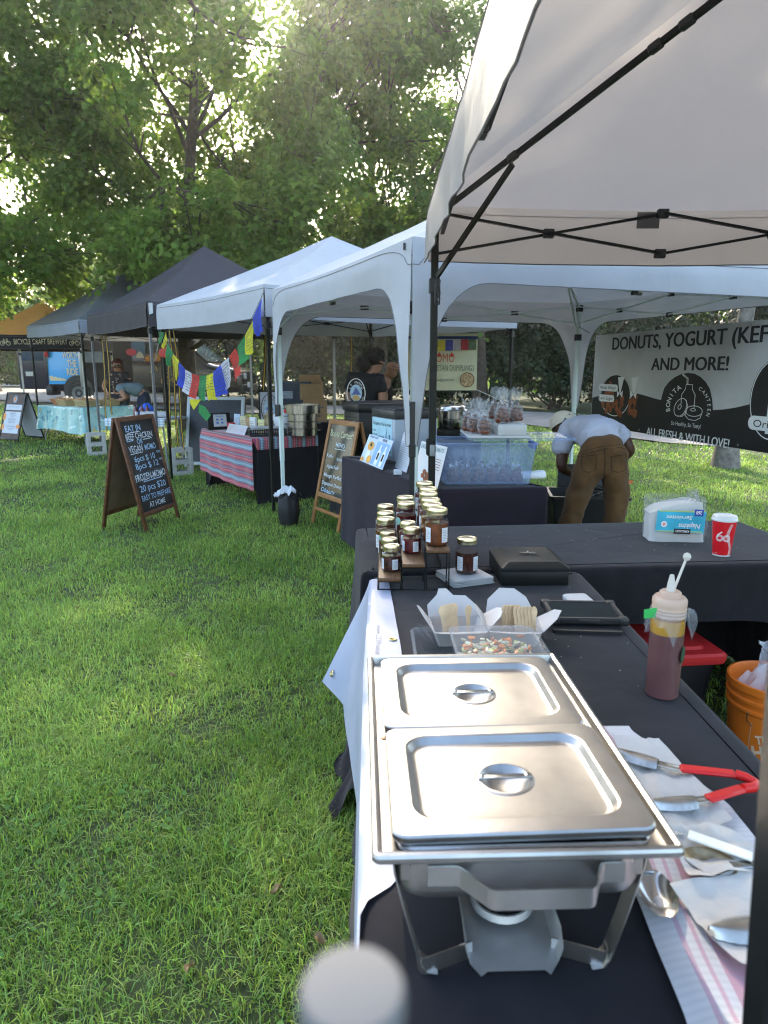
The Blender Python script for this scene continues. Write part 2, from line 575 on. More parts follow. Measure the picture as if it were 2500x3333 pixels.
# ---------------------------------------------------------------- grass blades (one mass)
def on_path(x, y):
    n_, f_ = np.interp(x, [p[0] for p in near], [p[1] for p in near]), np.interp(x, [p[0] for p in far], [p[1] for p in far])
    return (y > n_ - .05) & (y < f_ + .05)
GRASS = mat('grass blade', (.21, .42, .046), .38, 0, .35, .9, island=.55, transl=.5, spec=.7, col2=(.39, .55, .11))
def grass(bands):
    out = []
    for (y0, y1, dens, h, wd, x0f, x1f) in bands:
        xa, xb = x0f * y1 - .6, x1f * y1 + .8
        n = int((xb - xa) * (y1 - y0) * dens)
        x = RNG.uniform(xa, xb, n)
        y = RNG.uniform(y0, y1, n)
        k = (x > x0f * y - .9) & (x < x1f * y + .8) & ~on_path(x, y)
        cl = np.array([noise.noise(V((a * 1.9, c * 1.9, 2))) for a, c in zip(x[k], y[k])])
        fine = np.array([noise.noise(V((a * 9, c * 9, 5))) for a, c in zip(x[k], y[k])])
        x, y = x[k], y[k]
        keep = RNG.uniform(0, 1, len(x)) < np.clip(.85 + .6 * cl + .7 * fine, .28, 1)
        x, y, cl = x[keep], y[keep], cl[keep]
        n = len(x)
        z = np.array([gz(a, c) for a, c in zip(x, y)])
        hh = h * RNG.uniform(.5, 1.25, n) * (1 + .45 * cl)
        ww = wd * RNG.uniform(.6, 1.3, n)
        th = RNG.uniform(0, 2 * PI, n)
        lean = RNG.uniform(.15, 1.5, n) + .2 * np.abs(cl)
        ph = RNG.uniform(0, 2 * PI, n)
        dx, dy = np.cos(ph), np.sin(ph)
        sx, sy = np.cos(th), np.sin(th)
        base = np.stack([x, y, z - .004], 1)
        mid = base + np.stack([dx * hh * lean * .28, dy * hh * lean * .28, hh * (.68 - .14 * lean)], 1)
        tip = base + np.stack([dx * hh * lean * .95, dy * hh * lean * .95, hh * (1.05 - .42 * lean)], 1)
        s = np.stack([sx * ww / 2, sy * ww / 2, 0 * ww], 1)
        q1 = np.stack([base - s, base + s, mid + s * .85, mid - s * .85], 1)
        q2 = np.stack([mid - s * .85, mid + s * .85, tip + s * .12, tip - s * .12], 1)
        out.append(np.concatenate([q1, q2], 1).reshape(-1, 3))
    return np.concatenate(out)
gv = grass([(.6, 4.2, 2600, .055, .0055, .42, .75), (1.15, 2.6, 19000, .052, .0036, -.62, -.03), (2.6, 4.2, 12500, .052, .0042, -.6, -.01), (4.2, 7, 5600, .054, .0052, -.6, .6),
            (7, 11, 2300, .055, .0075, -.6, .62), (11, 19, 750, .06, .012, -.62, .5)])
g = np_mesh('grass', gv, 4, GRASS)
# islands: weld the two quads of each blade
bpy.context.view_layer.objects.active = g
md = g.modifiers.new('weld', 'WELD')
md.merge_threshold = 1e-6
tag(g, 'short green lawn grass with paler worn patches', 'grass', kind='stuff')
# clover and broad leaves low in the lawn
CLOVER = mat('clover leaf', (.09, .19, .035), .8, 0, .2, 3, island=.3, transl=.35)
n = 5200
yy = RNG.uniform(1.2, 5.5, n)
xx = RNG.uniform(-1, 0, n) * (.6 * yy + .5) - .05
k = np.array([noise.noise(V((a * 1.3, c * 1.3, 9))) for a, c in zip(xx, yy)]) > .12
xx, yy = xx[k], yy[k]
ang = np.linspace(0, 2 * PI, 7)[:6]
cen = np.stack([xx, yy, RNG.uniform(.012, .03, len(xx))], 1)
rad = RNG.uniform(.004, .010, len(xx))
tl = RNG.normal(0, .3, (len(xx), 2))
pts = np.stack([np.stack([rad * math.cos(a), rad * math.sin(a), rad * (math.cos(a) * tl[:, 0] + math.sin(a) * tl[:, 1])], 1) for a in ang], 1)
tag(np_mesh('clover', (cen[:, None] + pts).reshape(-1, 3), 6, CLOVER), 'small round clover leaves low in the near lawn', 'clover', kind='stuff')

DRYL = mat('dry brown leaf', (.24, .16, .07), .8, 0, .3, 30)
for k, (x, y) in enumerate([(560, 2200), (250, 1980), (900, 2900), (1040, 3060), (620, 3150)]):
    p = at(x, y, .035)
    m = MB()
    m.grid(lambda u, v: ((u - .5) * .034, (v - .5) * .024 * math.sin(PI * (.12 + .8 * u)), .010 * (2 * v - 1) ** 2 + .006 * math.sin(u * 6)), 6, 4, T(*p) @ RZ(k * 1.9) @ RX(.3 * math.sin(k)))
    tag(m.build('fallen_leaf', DRYL, None, False, 60), 'small dry brown leaf lying on the open lawn', 'leaf', 'dry leaves on the lawn')

# ---------------------------------------------------------------- trees
MAPLE = [(0, -.5), (.10, -.2), (.42, -.34), (.30, -.05), (.56, .12), (.26, .16), (.30, .38), (.10, .28), (0, .6), (-.10, .28), (-.30, .38), (-.26, .16), (-.56, .12), (-.30, -.05), (-.42, -.34), (-.10, -.2)]
SIMPLE = [(0, -.5), (.26, -.1), (.2, .2), (0, .55), (-.2, .2), (-.26, -.1)]
def unit(a): return a / np.linalg.norm(a, axis=-1, keepdims=True)
def leaves(cen, nrm, size, shape, rng, curl=.18):
    n = len(cen)
    nrm = unit(nrm)
    a = rng.normal(size=(n, 3))
    t = unit(a - nrm * np.sum(a * nrm, 1, keepdims=True))
    t = unit(t + np.array([0, 0, -.55]))
    t = unit(t - nrm * np.sum(t * nrm, 1, keepdims=True))
    bt = np.cross(nrm, t)
    P = np.array(shape)
    sz = size * rng.uniform(.55, 1.25, n)
    x, y = P[:, 0], P[:, 1]
    zc = -curl * (x * x * 1.6 + y * y)
    v = cen[:, None] + sz[:, None, None] * (bt[:, None] * x[None, :, None] + t[:, None] * y[None, :, None] + nrm[:, None] * zc[None, :, None])
    return v.reshape(-1, 3)
def sprays(blobs, per, nleaf, size, shape, rng, flat=.3, sr=.42):
    C_, N_ = [], []
    for (x, y, z, r, rz_) in blobs:
        m = max(3, int(per * r * r))
        d = unit(rng.normal(size=(m, 3)))
        rr = rng.uniform(.35, 1, m) ** .6
        sc = np.array([x, y, z]) + d * rr[:, None] * np.array([r, r, rz_])
        up = unit(d * np.array([.8, .8, .35]) + np.array([0, 0, .55]) + rng.normal(size=(m, 3)) * .25)
        for i in range(m):
            k = max(4, int(nleaf * rng.uniform(.6, 1.3)))
            q = rng.normal(size=(k, 3)) * sr * .55
            hgt = np.sum(q * up[i], 1, keepdims=True)
            q = q - up[i] * hgt * (1 - flat)
            q[:, 2] -= .35 * np.sum(q * q, 1)
            C_.append(sc[i] + q)
            N_.append(up[i] + rng.normal(size=(k, 3)) * .42)
    return leaves(np.concatenate(C_), np.concatenate(N_), size, shape, rng)
def leafmat(name, col, col2, transl=.68):
    return mat(name, col, .5, 0, .3, .5, island=.3, transl=transl, col2=col2, spec=.4)
LEAF_A = leafmat('maple leaf', (.13, .235, .032), (.21, .32, .05))
LEAF_B = leafmat('deep green leaf', (.088, .175, .030), (.145, .245, .042), .62)
LEAF_C = leafmat('yellow green leaf', (.10, .18, .028), (.16, .25, .04), .6)
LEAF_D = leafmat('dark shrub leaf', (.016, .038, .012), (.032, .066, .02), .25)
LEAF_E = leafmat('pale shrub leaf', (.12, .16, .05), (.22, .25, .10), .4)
def curve_pts(a, b_, sag, n, rng, wob=.12):
    a, b_ = V(a), V(b_)
    L = (b_ - a).length
    P = []
    for i in range(n + 1):
        t = i / n
        p = a.lerp(b_, t)
        p.z += sag * L * math.sin(PI * t)
        k = math.sin(PI * t) * wob * L * .3
        p += V((rng.normal() * k * .4, rng.normal() * k * .4, rng.normal() * k * .3))
        P.append(p)
    return P
def tree(label, x, y, r0, blobs, fork, leafm, size, per, nleaf, seed, shape=MAPLE, group='trees behind the stalls', name='maple_tree', lean=(0, 0), flat=.3, bark=BARK, sr=.42, keepout=True):
    rng = np.random.default_rng(seed)
    z0 = gz(x, y)
    t = thing(name, label, 'tree', (x, y, z0), 0, group)
    if keepout: blobs = [q for q in blobs if sunfree(q)]
    trunk = MB()
    top = max(q[2] for q in blobs) * .8
    P = []
    k = 12
    for i in range(k + 1):
        f = i / k
        P.append(V((x + lean[0] * f + .12 * math.sin(f * 5 + seed) * (f > .15), y + lean[1] * f, z0 - .1 + (top - z0) * f)))
    trunk.tube(P, [r0 * (1.5 if i == 0 else 1.12 if i == 1 else 1) * (1 - .8 * i / k) + .015 for i in range(k + 1)], 10)
    limbs = []
    for bi, (bx, by, bz, br, brz) in enumerate(blobs):
        f = min(.92, max(fork, (bz - z0) / (top - z0) * .72 - .05))
        i = f * k
        a = P[int(i)].lerp(P[min(k, int(i) + 1)], i - int(i))
        ra = max(.02, r0 * .34 * (1 - f * .5))
        if bi % 5 and limbs:                 # most sprays hang on the nearest limb, not on the trunk
            a = min((q for l in limbs for q in l[3:]), key=lambda q: (q - V((bx, by, bz))).length)
            ra = .022
        Q = curve_pts(a, (bx, by, bz), -.02, 6, rng)
        if bi % 5 == 0: limbs.append(Q)
        trunk.tube(Q, [ra * (1 - .85 * j / 6) + .006 for j in range(7)], 6)
        for _ in range(3):
            d = unit(rng.normal(size=3)) * br * .8
            trunk.tube(curve_pts(Q[4], V((bx, by, bz)) + V(d), 0, 3, rng), [.016, .012, .008, .004], 4)
    trunk.build('trunk', bark, t, True, 60)
    v = sprays(blobs, per, nleaf, size, shape, rng, flat, sr)
    v = v - np.array([x, y, z0])
    np_mesh('crown', v, len(shape), leafm, t)
    return t
def sunfree(q):                                # the photograph's bright gap where the low sun breaks through the crowns
    for base, kf in ((V((.1, 2.5, 2.2)), .42), (V((-1.6, 4.5, .2)), .42), (V((.52, 1.0, .8)), .62)):
        d = V((q[0], q[1], q[2])) - base
        if (d - sd * d.dot(sd)).length < q[3] * kf + .1: return False
    return True
def crown(cx, cy, cz, rx, ry, rz_, n, seed, br=(.7, 1.25), zmin=2.4):
    rng = np.random.default_rng(seed)
    o = []
    while len(o) < n:
        d = unit(rng.normal(size=3)) * rng.uniform(.25, 1) ** .5
        p = (cx + d[0] * rx, cy + d[1] * ry, cz + d[2] * rz_)
        r = rng.uniform(*br)
        if p[2] - r * .6 > zmin: o.append((*p, r, r * .75))
    return o
tree('big maple with dark trunk and spreading branches behind the dark canopy', -4.4, 15.6, .20,
     crown(-4.0, 15.4, 6.6, 5.0, 3.4, 4.8, 88, 3), .22, LEAF_A, .122, 14, 74, 3, lean=(.5, -.3))
tree('maple whose lowest branches hang over the orange canopy', -10.8, 16.2, .22,
     crown(-9.2, 15.4, 6.2, 4.0, 3.0, 4.4, 48, 4) + [(-7.6, 13.2, 3.15, .9, .5), (-6.6, 13.6, 3.6, .8, .55), (-8.4, 13.6, 3.0, .8, .45), (-5.4, 13.6, 3.9, .8, .6), (-7.0, 13.0, 4.4, .9, .6)],
     .2, LEAF_A, .122, 14, 74, 5)
tree('shady maple behind the white stall roofs, next to the tall airy tree', -.2, 18.6, .2,
     crown(-.1, 17.8, 6.4, 3.6, 2.8, 4.8, 62, 6), .2, LEAF_B, .128, 14, 70, 7)
tree('tall airy tree with fine leaves at the gap beside the near canopy', 3.0, 21.5, .19,
     crown(2.6, 21.2, 8.4, 2.6, 2.6, 6.6, 56, 8, (.55, 1.0), 2.6), .15, LEAF_C, .13, 10, 40, 9, SIMPLE, name='tall_tree')
tree('rough barked tree standing just behind the long donut banner', 5.25, 10.4, .15,
     crown(5.3, 10.6, 5.2, 2.2, 2.0, 2.2, 16, 10, zmin=3.0), .3, LEAF_B, .13, 9, 36, 11, SIMPLE, name='park_tree', keepout=False, bark=mat('grey bark', (.17, .145, .12), .95, 0, .4, 14, 1.0, 40))
tree('thick grey trunk standing beyond the bakery sign', -15.3, 26.6, .38,
     crown(-14.5, 26, 7.6, 4.6, 3, 4.6, 34, 12), .3, LEAF_C, .24, 8, 34, 13, bark=mat('greyish bark', (.10, .085, .07), .95, 0, .4, 9, .8, 30))
for i, (x, y, h, rx, m, lab) in enumerate([
        (-21, 30, 5.4, 5.5, LEAF_C, 'leafy tree in the back row, at the far left end'),
        (-9.5, 30.5, 4.4, 4.6, LEAF_A, 'leafy tree in the back row behind the orange tent'),
        (-3.4, 31.5, 4.4, 4.4, LEAF_B, 'dark leafy tree in the back row behind the van'),
        (2.6, 29.5, 4.4, 4.4, LEAF_B, 'dark leafy tree in the back row behind the dumpling banner'),
        (8.6, 28, 4.6, 4.6, LEAF_B, 'leafy tree in the back row right of the tall airy tree'),
        (15, 26, 4.8, 5.0, LEAF_A, 'leafy tree in the back row behind the right end of the donut banner')]):
    tree(lab, x, y, .24, crown(x, y, h, rx, 2.6, h - .6, 30, 30 + i, (1.1, 1.8), 1.0), .12, m, .33, 5, 34, 40 + i, SIMPLE, group='trees in the back row', name='woodland_tree', sr=.6)
def bush(label, x, y, rx, ry, h, m, size, seed, n=14, group='bushes along the path', per=13, nleaf=40, shape=SIMPLE):
    rng = np.random.default_rng(seed)
    z0 = gz(x, y)
    t = thing('bush', label, 'bush', (x, y, z0), 0, group)
    bl = []
    for i in range(n):
        a = rng.uniform(0, 2 * PI)
        q = rng.uniform(.1, .85)
        zz = rng.uniform(.12, .85) * h
        s = math.sqrt(max(.15, 1 - (zz / h) ** 2.5))
        r = rng.uniform(.5, .85) * min(1.0, h / 2.6)
        bl.append((x + rx * q * s * math.cos(a), y + ry * q * s * math.sin(a), z0 + zz, r, r * .8))
    st = MB()
    for q in bl[:9]:
        st.tube(curve_pts((x + rng.normal() * .15, y + rng.normal() * .15, z0 - .05), q[:3], .05, 5, rng), [.035, .03, .024, .018, .012, .006], 5)
    st.build('stem', BARK, t, True, 60)
    v = sprays(bl, per, nleaf, size, shape, rng, .5, .38) - np.array([x, y, z0])
    np_mesh('foliage', v, len(shape), m, t)
for i, (x, y, rx, h, lab) in enumerate([
        (-6.2, 25.5, 1.9, 3.8, 'dark bush behind the roof of the parked van'), (-2.9, 25.2, 2.0, 3.8, 'dark bush behind the prayer flags and the dog'),
        (-.6, 24.4, 1.9, 4.2, 'dark bush straight behind the cardboard boxes'), (1.6, 24, 1.9, 4.0, 'dark bush behind the bald man and dumpling banner'),
        (3.6, 23, 1.7, 3.8, 'dark bush between the dumpling banner and the black pole'), (5.3, 21.6, 1.8, 3.8, 'dark bush seen above the bags of donuts'),
        (7.4, 20.6, 1.9, 3.8, 'dark bush beside the white tent leg that holds the donut banner'), (9.7, 18.8, 2.0, 3.6, 'dark bush hidden mostly by the left half of the donut banner'),
        (12.5, 17.6, 2.2, 3.6, 'dark bush behind the right half of the donut banner')]):
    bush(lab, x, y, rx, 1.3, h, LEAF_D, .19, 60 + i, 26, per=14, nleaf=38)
for i, (x, y, rx, h, lab) in enumerate([(-20.5, 38, 2.4, 2.6, 'pale sunlit shrub beside the far trunk'), (-16.8, 37.5, 2.4, 2.4, 'pale sunlit shrub behind the white leg of the orange tent'),
                                        (-13, 37, 2.2, 2.4, 'pale sunlit shrub next to the open van door')]):
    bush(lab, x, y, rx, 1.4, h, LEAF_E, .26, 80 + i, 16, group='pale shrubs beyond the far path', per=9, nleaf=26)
# the far wood reads as one mass
rng = np.random.default_rng(99)
n = 9000
wx = rng.uniform(-60, 45, n)
wy = 46 + rng.uniform(0, 5, n) - np.abs(wx) * .12
wz = rng.uniform(0, 1, n) ** .8 * (9 + 2.5 * np.sin(wx * .35) + 1.5 * np.sin(wx * .9 + 1))
tag(np_mesh('woods', leaves(np.stack([wx, wy, wz], 1), np.stack([rng.normal(size=n) * .6, -np.ones(n), .5 + rng.normal(size=n) * .5], 1), 1.15, MAPLE, rng), len(MAPLE), LEAF_B),
    'far green wood closing the view behind the trees', 'woods', kind='stuff')
def fit(m, body, M, x0, x1, yb, cap, part=None, bold=.0, z=.0015, shear=0, mi=0, jit=0, fat=0):
    v, f = text_geo(body, 1.0, bold, 'LEFT', shear)
    if not v: return
    pv = text_geo(part, 1.0, bold, 'LEFT', shear)[0] if part else v
    hv = text_geo('H', 1.0, bold, 'LEFT', 0)[0]
    h0, h1 = min(q[1] for q in hv), max(q[1] for q in hv)
    a, c = min(q[0] for q in pv), max(q[0] for q in pv)
    sx, sy = (x1 - x0) / (c - a), cap / (h1 - h0)
    for k in range(-1 if fat else 0, 2 if fat else 1):
        m.add([(x0 + (q[0] - a) * sx + k * fat, yb + (q[1] - h0) * sy + (1 - abs(k)) * fat * .4 + jit * math.sin((q[0] - a) * 3.1 + len(body)) * cap, z + k * .0003) for q in v], f, M, mi)
# ---------------------------------------------------------------- pop-up tents
HEM = mat('grey hem thread', (.16, .15, .15), .9, 0, .1, 20)
def canvas(name, col, transl=.3, rough=.7, tint=None, wr=1.0):
    return mat(name, col, rough, 0, .05, 3, .5, 160, transl=transl, spec=.3, tint=tint, fold=.035 * wr, fs=2.2)
CV_WHITE = canvas('white canopy cloth', (.45, .455, .47), .16)
CV_CREAM = canvas('off white canopy cloth', (.40, .38, .36), .42, tint=(.31, .28, .255))
CV_DARK = canvas('charcoal canopy cloth', (.052, .046, .050), .05)
CV_GREY = canvas('grey canopy cloth', (.105, .11, .107), .15)
CV_GREYV = canvas('pale grey valance cloth', (.28, .30, .33), .2)
CV_ORANGE = canvas('orange canopy cloth', (.70, .33, .07), .25)
CV_NAVY = canvas('black valance cloth', (.014, .013, .02), .02)
FR_WHITE = mat('pale green painted steel', (.62, .70, .66), .4, 0, .05, 12)

def tent(name, label, corners, zb, zt, zp, cm, fm, vm=None, leg=.034, arch=None, inset=.035, seed=1, legskip={}, group='stall canopies in a row',
         peak=None, sag=.07, wr=.012, truss=True, zbs={}, skip_val=(), joint=None, lift={}, slider_z=None, roof_pow=1.0):
    C = [V((c[0], c[1], 0)) for c in corners]
    mid = sum(C, V()) / 4
    if peak: mid = V((peak[0], peak[1], 0))
    z0 = gz(mid.x, mid.y)
    t = thing(name, label, 'tent', (mid.x, mid.y, z0), 0, group)
    vm = vm or cm
    joint = joint or BLACKP
    roof = MB()
    PK = V((mid.x, mid.y, zp))
    def eave(i, u, z):
        a, c = C[i], C[(i + 1) % 4]
        p = a.lerp(c, u)
        return V((p.x, p.y, z - .025 * math.sin(PI * u)))
    for i in range(4):
        def fn(u, v, i=i):
            p = eave(i, u, zt)
            q = p.lerp(PK, v)
            s = math.sin(PI * v) * (.35 + .65 * math.sin(PI * u))
            q.z -= sag * s
            q.z += (zp - zt) * (v ** roof_pow - v)
            q.z += wr * 3 * nz((q.x, q.y, q.z), 2.2, seed) * (1 - v) * min(1, v * 3)
            return q
        roof.grid(fn, 22, 14)
    roof.build('canopy', cm, t, True, 50)
    for i in range(4):
        if i in skip_val: continue
        a, c = C[i], C[(i + 1) % 4]
        L = (c - a).length
        nrm = V((c.y - a.y, a.x - c.x, 0)).normalized()
        if (nrm.dot((a + c) / 2 - mid)) < 0: nrm = -nrm
        def zbot(u):
            if i in zbs: return zbs[i](u)
            if not arch: return zb - .02 * math.sin(PI * u)
            d = min(u, 1 - u) * L
            zs, dl, rw = arch
            if d <= dl: return zs
            if d >= dl + rw: return zb
            k = (dl + rw - d) / rw
            return zs + (zb - zs) * max(0, 1 - k ** 2.5) ** .45
        m = MB()
        us = [0, .004, .012, .022, .026, .029, .032, .036, .042, .05, .06, .072, .086, .1, .115, .13, .15, .17, .19, .22, .26, .3] if arch else [j / 36 for j in range(18)]
        us = us + [.33, .38, .44, .5] if arch else us + [.5]
        us = sorted(set(us + [1 - q for q in us]))
        nv = 8
        vs, fs = [], []
        for u in us:
            for j in range(nv + 1):
                vv = j / nv
                top = eave(i, u, zt)
                z = top.z * (1 - vv) + zbot(u) * vv
                p = V((top.x, top.y, z))
                o = .014 * min(1, vv * 3) + wr * vv * (nz((p.x * 3, p.y * 3, z * .8), 1.6, seed + i) + .5 * nz((p.x * 9, p.y * 9, z), 1.2, seed))
                if arch and vv > .15: o += .010 * math.sin(z * 9 + i) * vv
                vs.append(p + nrm * o)
        for x in range(len(us) - 1):
            for j in range(nv): fs.append((x * (nv + 1) + j, (x + 1) * (nv + 1) + j, (x + 1) * (nv + 1) + j + 1, x * (nv + 1) + j + 1))
        m.add(vs, fs)
        vo = m.build('valance', vm, t, True, 50)
        m = MB()
        m.tube([vs[x * (nv + 1) + nv] for x in range(len(us))], .0032, 5)
        m.tube([vs[x * (nv + 1) + 1] + nrm * .003 for x in range(len(us))], .002, 4)
        m.build('hem', HEM, vo, True)
    ins = []
    for i in range(4):
        d = (mid - C[i]).normalized()
        p = C[i] + d * inset * 1.414
        ins.append(p)
        g = gz(p.x, p.y)
        a, e = V((p.x, p.y, g)), V((p.x, p.y, zt - .04))
        if i in legskip:
            if legskip[i] is None: continue
            a, e = V(legskip[i][0]), V(legskip[i][1])
        m = MB()
        dr = (C[(i + 1) % 4] - C[i]).normalized()
        m.bar(a + V((0, 0, .6 if i not in legskip else .0)), e, leg, leg, up=dr, bev=.003)
        if i not in legskip: m.bar(a + V((0, 0, .012)), a + V((0, 0, .7)), leg * .8, leg * .8, up=dr)
        lg = m.build('leg', fm, t, True, 30)
        m = MB()
        sz = slider_z or zt - .42
        m.bar(V((a.x, a.y, sz)), V((a.x, a.y, sz + .07)), leg * 1.5, leg * 1.5, up=dr, bev=.004)
        if i not in legskip: m.build('bracket', joint, lg, True, 30)
        m = MB()
        m.bar(V((e.x, e.y, zt - .1)), V((e.x, e.y, zt - .03)), leg * 1.5, leg * 1.5, up=dr, bev=.004)
        if i not in legskip: m.build('bracket', joint, lg, True, 30)
        if i not in legskip:
            m = MB()
            m.box((a.x, a.y, g + .006), (.09, .09, .008))
            m.build('foot_plate', fm, lg, True, 30)
    if not truss: return t
    for i in range(4):
        a, c = ins[i], ins[(i + 1) % 4]
        nrm = (mid - (C[i] + C[(i + 1) % 4]) / 2).normalized()
        hi, lo = lift.get(i, (zt - .05, zt - .235))
        pt = lambda u, z, o: V((a.lerp(c, u).x, a.lerp(c, u).y, z)) + nrm * o
        for (u0, z0_, u1, z1, o) in ((.005, lo, .5, hi, .01), (.005, hi, .5, lo, .034), (.5, hi, .995, lo, .034), (.5, lo, .995, hi, .01)):
            m = MB()
            m.bar(pt(u0, z0_, o), pt(u1, z1, o), .012, .019, up=nrm)
            m.build('truss_bar', fm, t, True, 30)
        for (u, z) in ((.25, (hi + lo) / 2), (.75, (hi + lo) / 2), (.5, hi), (.5, lo)):
            m = MB()
            m.bar(pt(u - .012, z, .022), pt(u + .012, z, .022), .042, .028, up=nrm, bev=.004)
            m.build('joint', joint, t, True, 30)
    for i in range(4):
        a = V((ins[i].x, ins[i].y, zt - .06))
        top = V((mid.x, mid.y, zp - .07))
        m = MB()
        m.bar(a, a.lerp(top, .985), .018, .021)
        m.build('rafter', fm, t, True, 30)
        m = MB()
        q = a.lerp(top, .27) - V((0, 0, .03))
        m.bar(V((a.x, a.y, zt - .36)), q, .016, .022)
        m.build('brace', fm, t, True, 30)
        d = (top - a).normalized()
        for k in (.27, .62, .68):
            m = MB()
            m.bar(a.lerp(top, k) - d * .025, a.lerp(top, k) + d * .025, .028, .031, bev=.004)
            m.build('joint', joint, t, True, 30)
    m = MB()
    m.lathe([(.001, zp - .14), (.045, zp - .13), (.05, zp - .05), (.03, zp - .03), (.001, zp - .03)], 12, T(mid.x, mid.y, 0))
    m.build('hub', joint, t, True)
    return t

# near canopy: its left eave runs beside the camera
t0 = tent('canopy_tent', 'off-white canopy on a black frame over the black tables and chafing dish', [(.22, .52), (.222, 3.6), (2.5, 3.62), (2.5, .52)], 2.03, 2.29, 2.88,
          CV_CREAM, BLACKM, leg=.036, seed=3, lift={0: (2.262, 2.15)}, zbs={0: lambda u: 1.965 + .055 * u}, wr=.015, legskip={0: ((.375, .47, .0), (.262, .47, 2.26))}, sag=.05)
# strap cord hanging at the front corner
CORD = mat('black and white cord', (.06, .06, .06), .8, 0, .9, 300)
m = MB()
for k in range(5):
    a = k * 1.3
    m.tube([(.255 + .014 * math.cos(a + q * .9) + .01, 3.53 + .014 * math.sin(a + q * 1.1), 1.93 - .09 * abs(math.sin(q * PI / 6)) * (1 + .1 * k)) for q in range(7)], .0028, 5)
m.build('cord', CORD, t0, True)
m = MB()
m.bar((.22, 3.545, 1.1), (.256, 3.545, 1.1), .05, .09, bev=.008)
m.build('leg_lock', BLACKM, t0, True)
m = MB()
m.box((.25, 3.515, 1.085), (.026, .012, .06), None, .005)
m.build('lock_button', GREYP, t0, True)
m = MB()
P = atY(*(1300 + 1150 / 1.3825, 975 / 1.3825), 3.5)
m.box((P.x, 3.585, P.z), (.11, .004, .075))
m.build('velcro_patch', mat('grey patch', (.16, .155, .15), .9), t0, True)

t1 = tent('canopy_tent', 'white canopy with arched side openings over the donut table', [(-1.06, 6.75), (.160, 4.10), (3.25, 5.28), (2.25, 8.1)], 2.0, 2.235, 3.1,
          CV_WHITE, FR_WHITE, leg=.04, arch=(1.04, .06, .47), seed=5, wr=.016)
m = MB()      # black strap with buckle round the right front leg
m.bar((.168, 4.055, .62), (.168, 4.055, 1.31), .032, .006, up=(0, 1, 0))
m.bar((.168, 4.05, .98), (.168, 4.05, 1.06), .042, .014, up=(0, 1, 0), bev=.004)
m.build('leg_strap', BLACKP, t1, True)
m = MB()
m.bar((-1.03, 6.66, 1.05), (-1.03, 6.66, 1.16), .06, .05, bev=.006)
m.build('leg_strap', BLACKP, t1, True)
m = MB()
m.bar((-1.03, 6.68, .06), (-1.03, 6.68, .10), .05, .05)
m.build('leg_strap', BLACKP, t1, True)
m = MB()
m.bar((-1.03, 6.68, .17), (-1.03, 6.68, .2), .05, .05)
m.build('leg_strap', BLACKP, t1, True)
m = MB()
p = atY(1322, 800, 4.16)
m.box((p.x - .01, 4.2, p.z), (.012, .07, .035), RZ(0))
m.build('velcro_tab', BLACKP, t1, True)

t2 = tent('canopy_tent', 'white canopy on black legs sheltering the dumpling stall', [(-2.95, 9.2), (-1.17, 6.95), (1.68, 8.95), (-.2, 11.25)], 2.0, 2.31, 3.13,
          CV_WHITE, BLACKM, leg=.036, seed=7, sag=.09)
t3 = tent('canopy_tent', 'charcoal pointed canopy between the white and grey ones', [(-5.0, 11.9), (-3.15, 9.4), (-.75, 11.1), (-2.6, 13.65)], 2.06, 2.38, 3.42,
          CV_DARK, mat('grey steel tube', (.20, .20, .21), .35, .6), leg=.036, seed=9, sag=.12)
t4 = tent('canopy_tent', 'grey canopy with pale valance over the bread table', [(-7.15, 14.1), (-5.3, 12.25), (-3.2, 14.4), (-5.15, 16.2)], 2.11, 2.34, 3.38,
          CV_GREY, BLACKM, vm=CV_GREYV, leg=.034, seed=11)
t5 = tent('canopy_tent', 'orange brewery canopy with a black lettered valance', [(-9.0, 15.35), (-6.62, 15.35), (-6.9, 17.8), (-9.3, 17.8)], 1.94, 2.25, 3.05,
          CV_ORANGE, WHITEM, vm=CV_NAVY, leg=.04, seed=13, sag=.04, wr=.004)
M5 = frame((-7.81, 15.33, 2.075), (1, 0, 0), (0, 0, 1))
m = MB()
GOLD = mat('pale gold print', (.62, .52, .36), .7, 0, 0)
def bike(m, M, x, y, s, w=.012, z=.03):
    for dx in (-.55, .55): m.ring(x + dx * s, y, .36 * s, .36 * s, w, M, z, 20)
    A = lambda a, b: (x + a * s, y + b * s)
    m.stroke([A(-.55, 0), A(-.18, .58), A(.38, .52), A(-.05, -.02), A(-.55, 0)], w, M, z)
    m.stroke([A(-.05, -.02), A(-.24, .72), A(-.36, .74), A(-.12, .74)], w, M, z)
    m.stroke([A(.55, 0), A(.36, .72), A(.2, .78)], w, M, z)
    m.stroke([A(.36, .72), A(.5, .78)], w, M, z)
fit(m, 'BICYCLE CRAFT BREWERY', M5, -.27, .90, -.055, .115, None, .0, .03)
bike(m, M5, -.46, -.03, .12)
bike(m, M5, 1.05, -.03, .12)
for k in range(5):
    m.poly([(-1.12 + k * .03, -.02), (-1.10 + k * .03, .03), (-1.095 + k * .03, -.02), (-1.10 + k * .03, -.06)], M5, 0, .03)
m.build('lettering', GOLD, t5, True, 0)
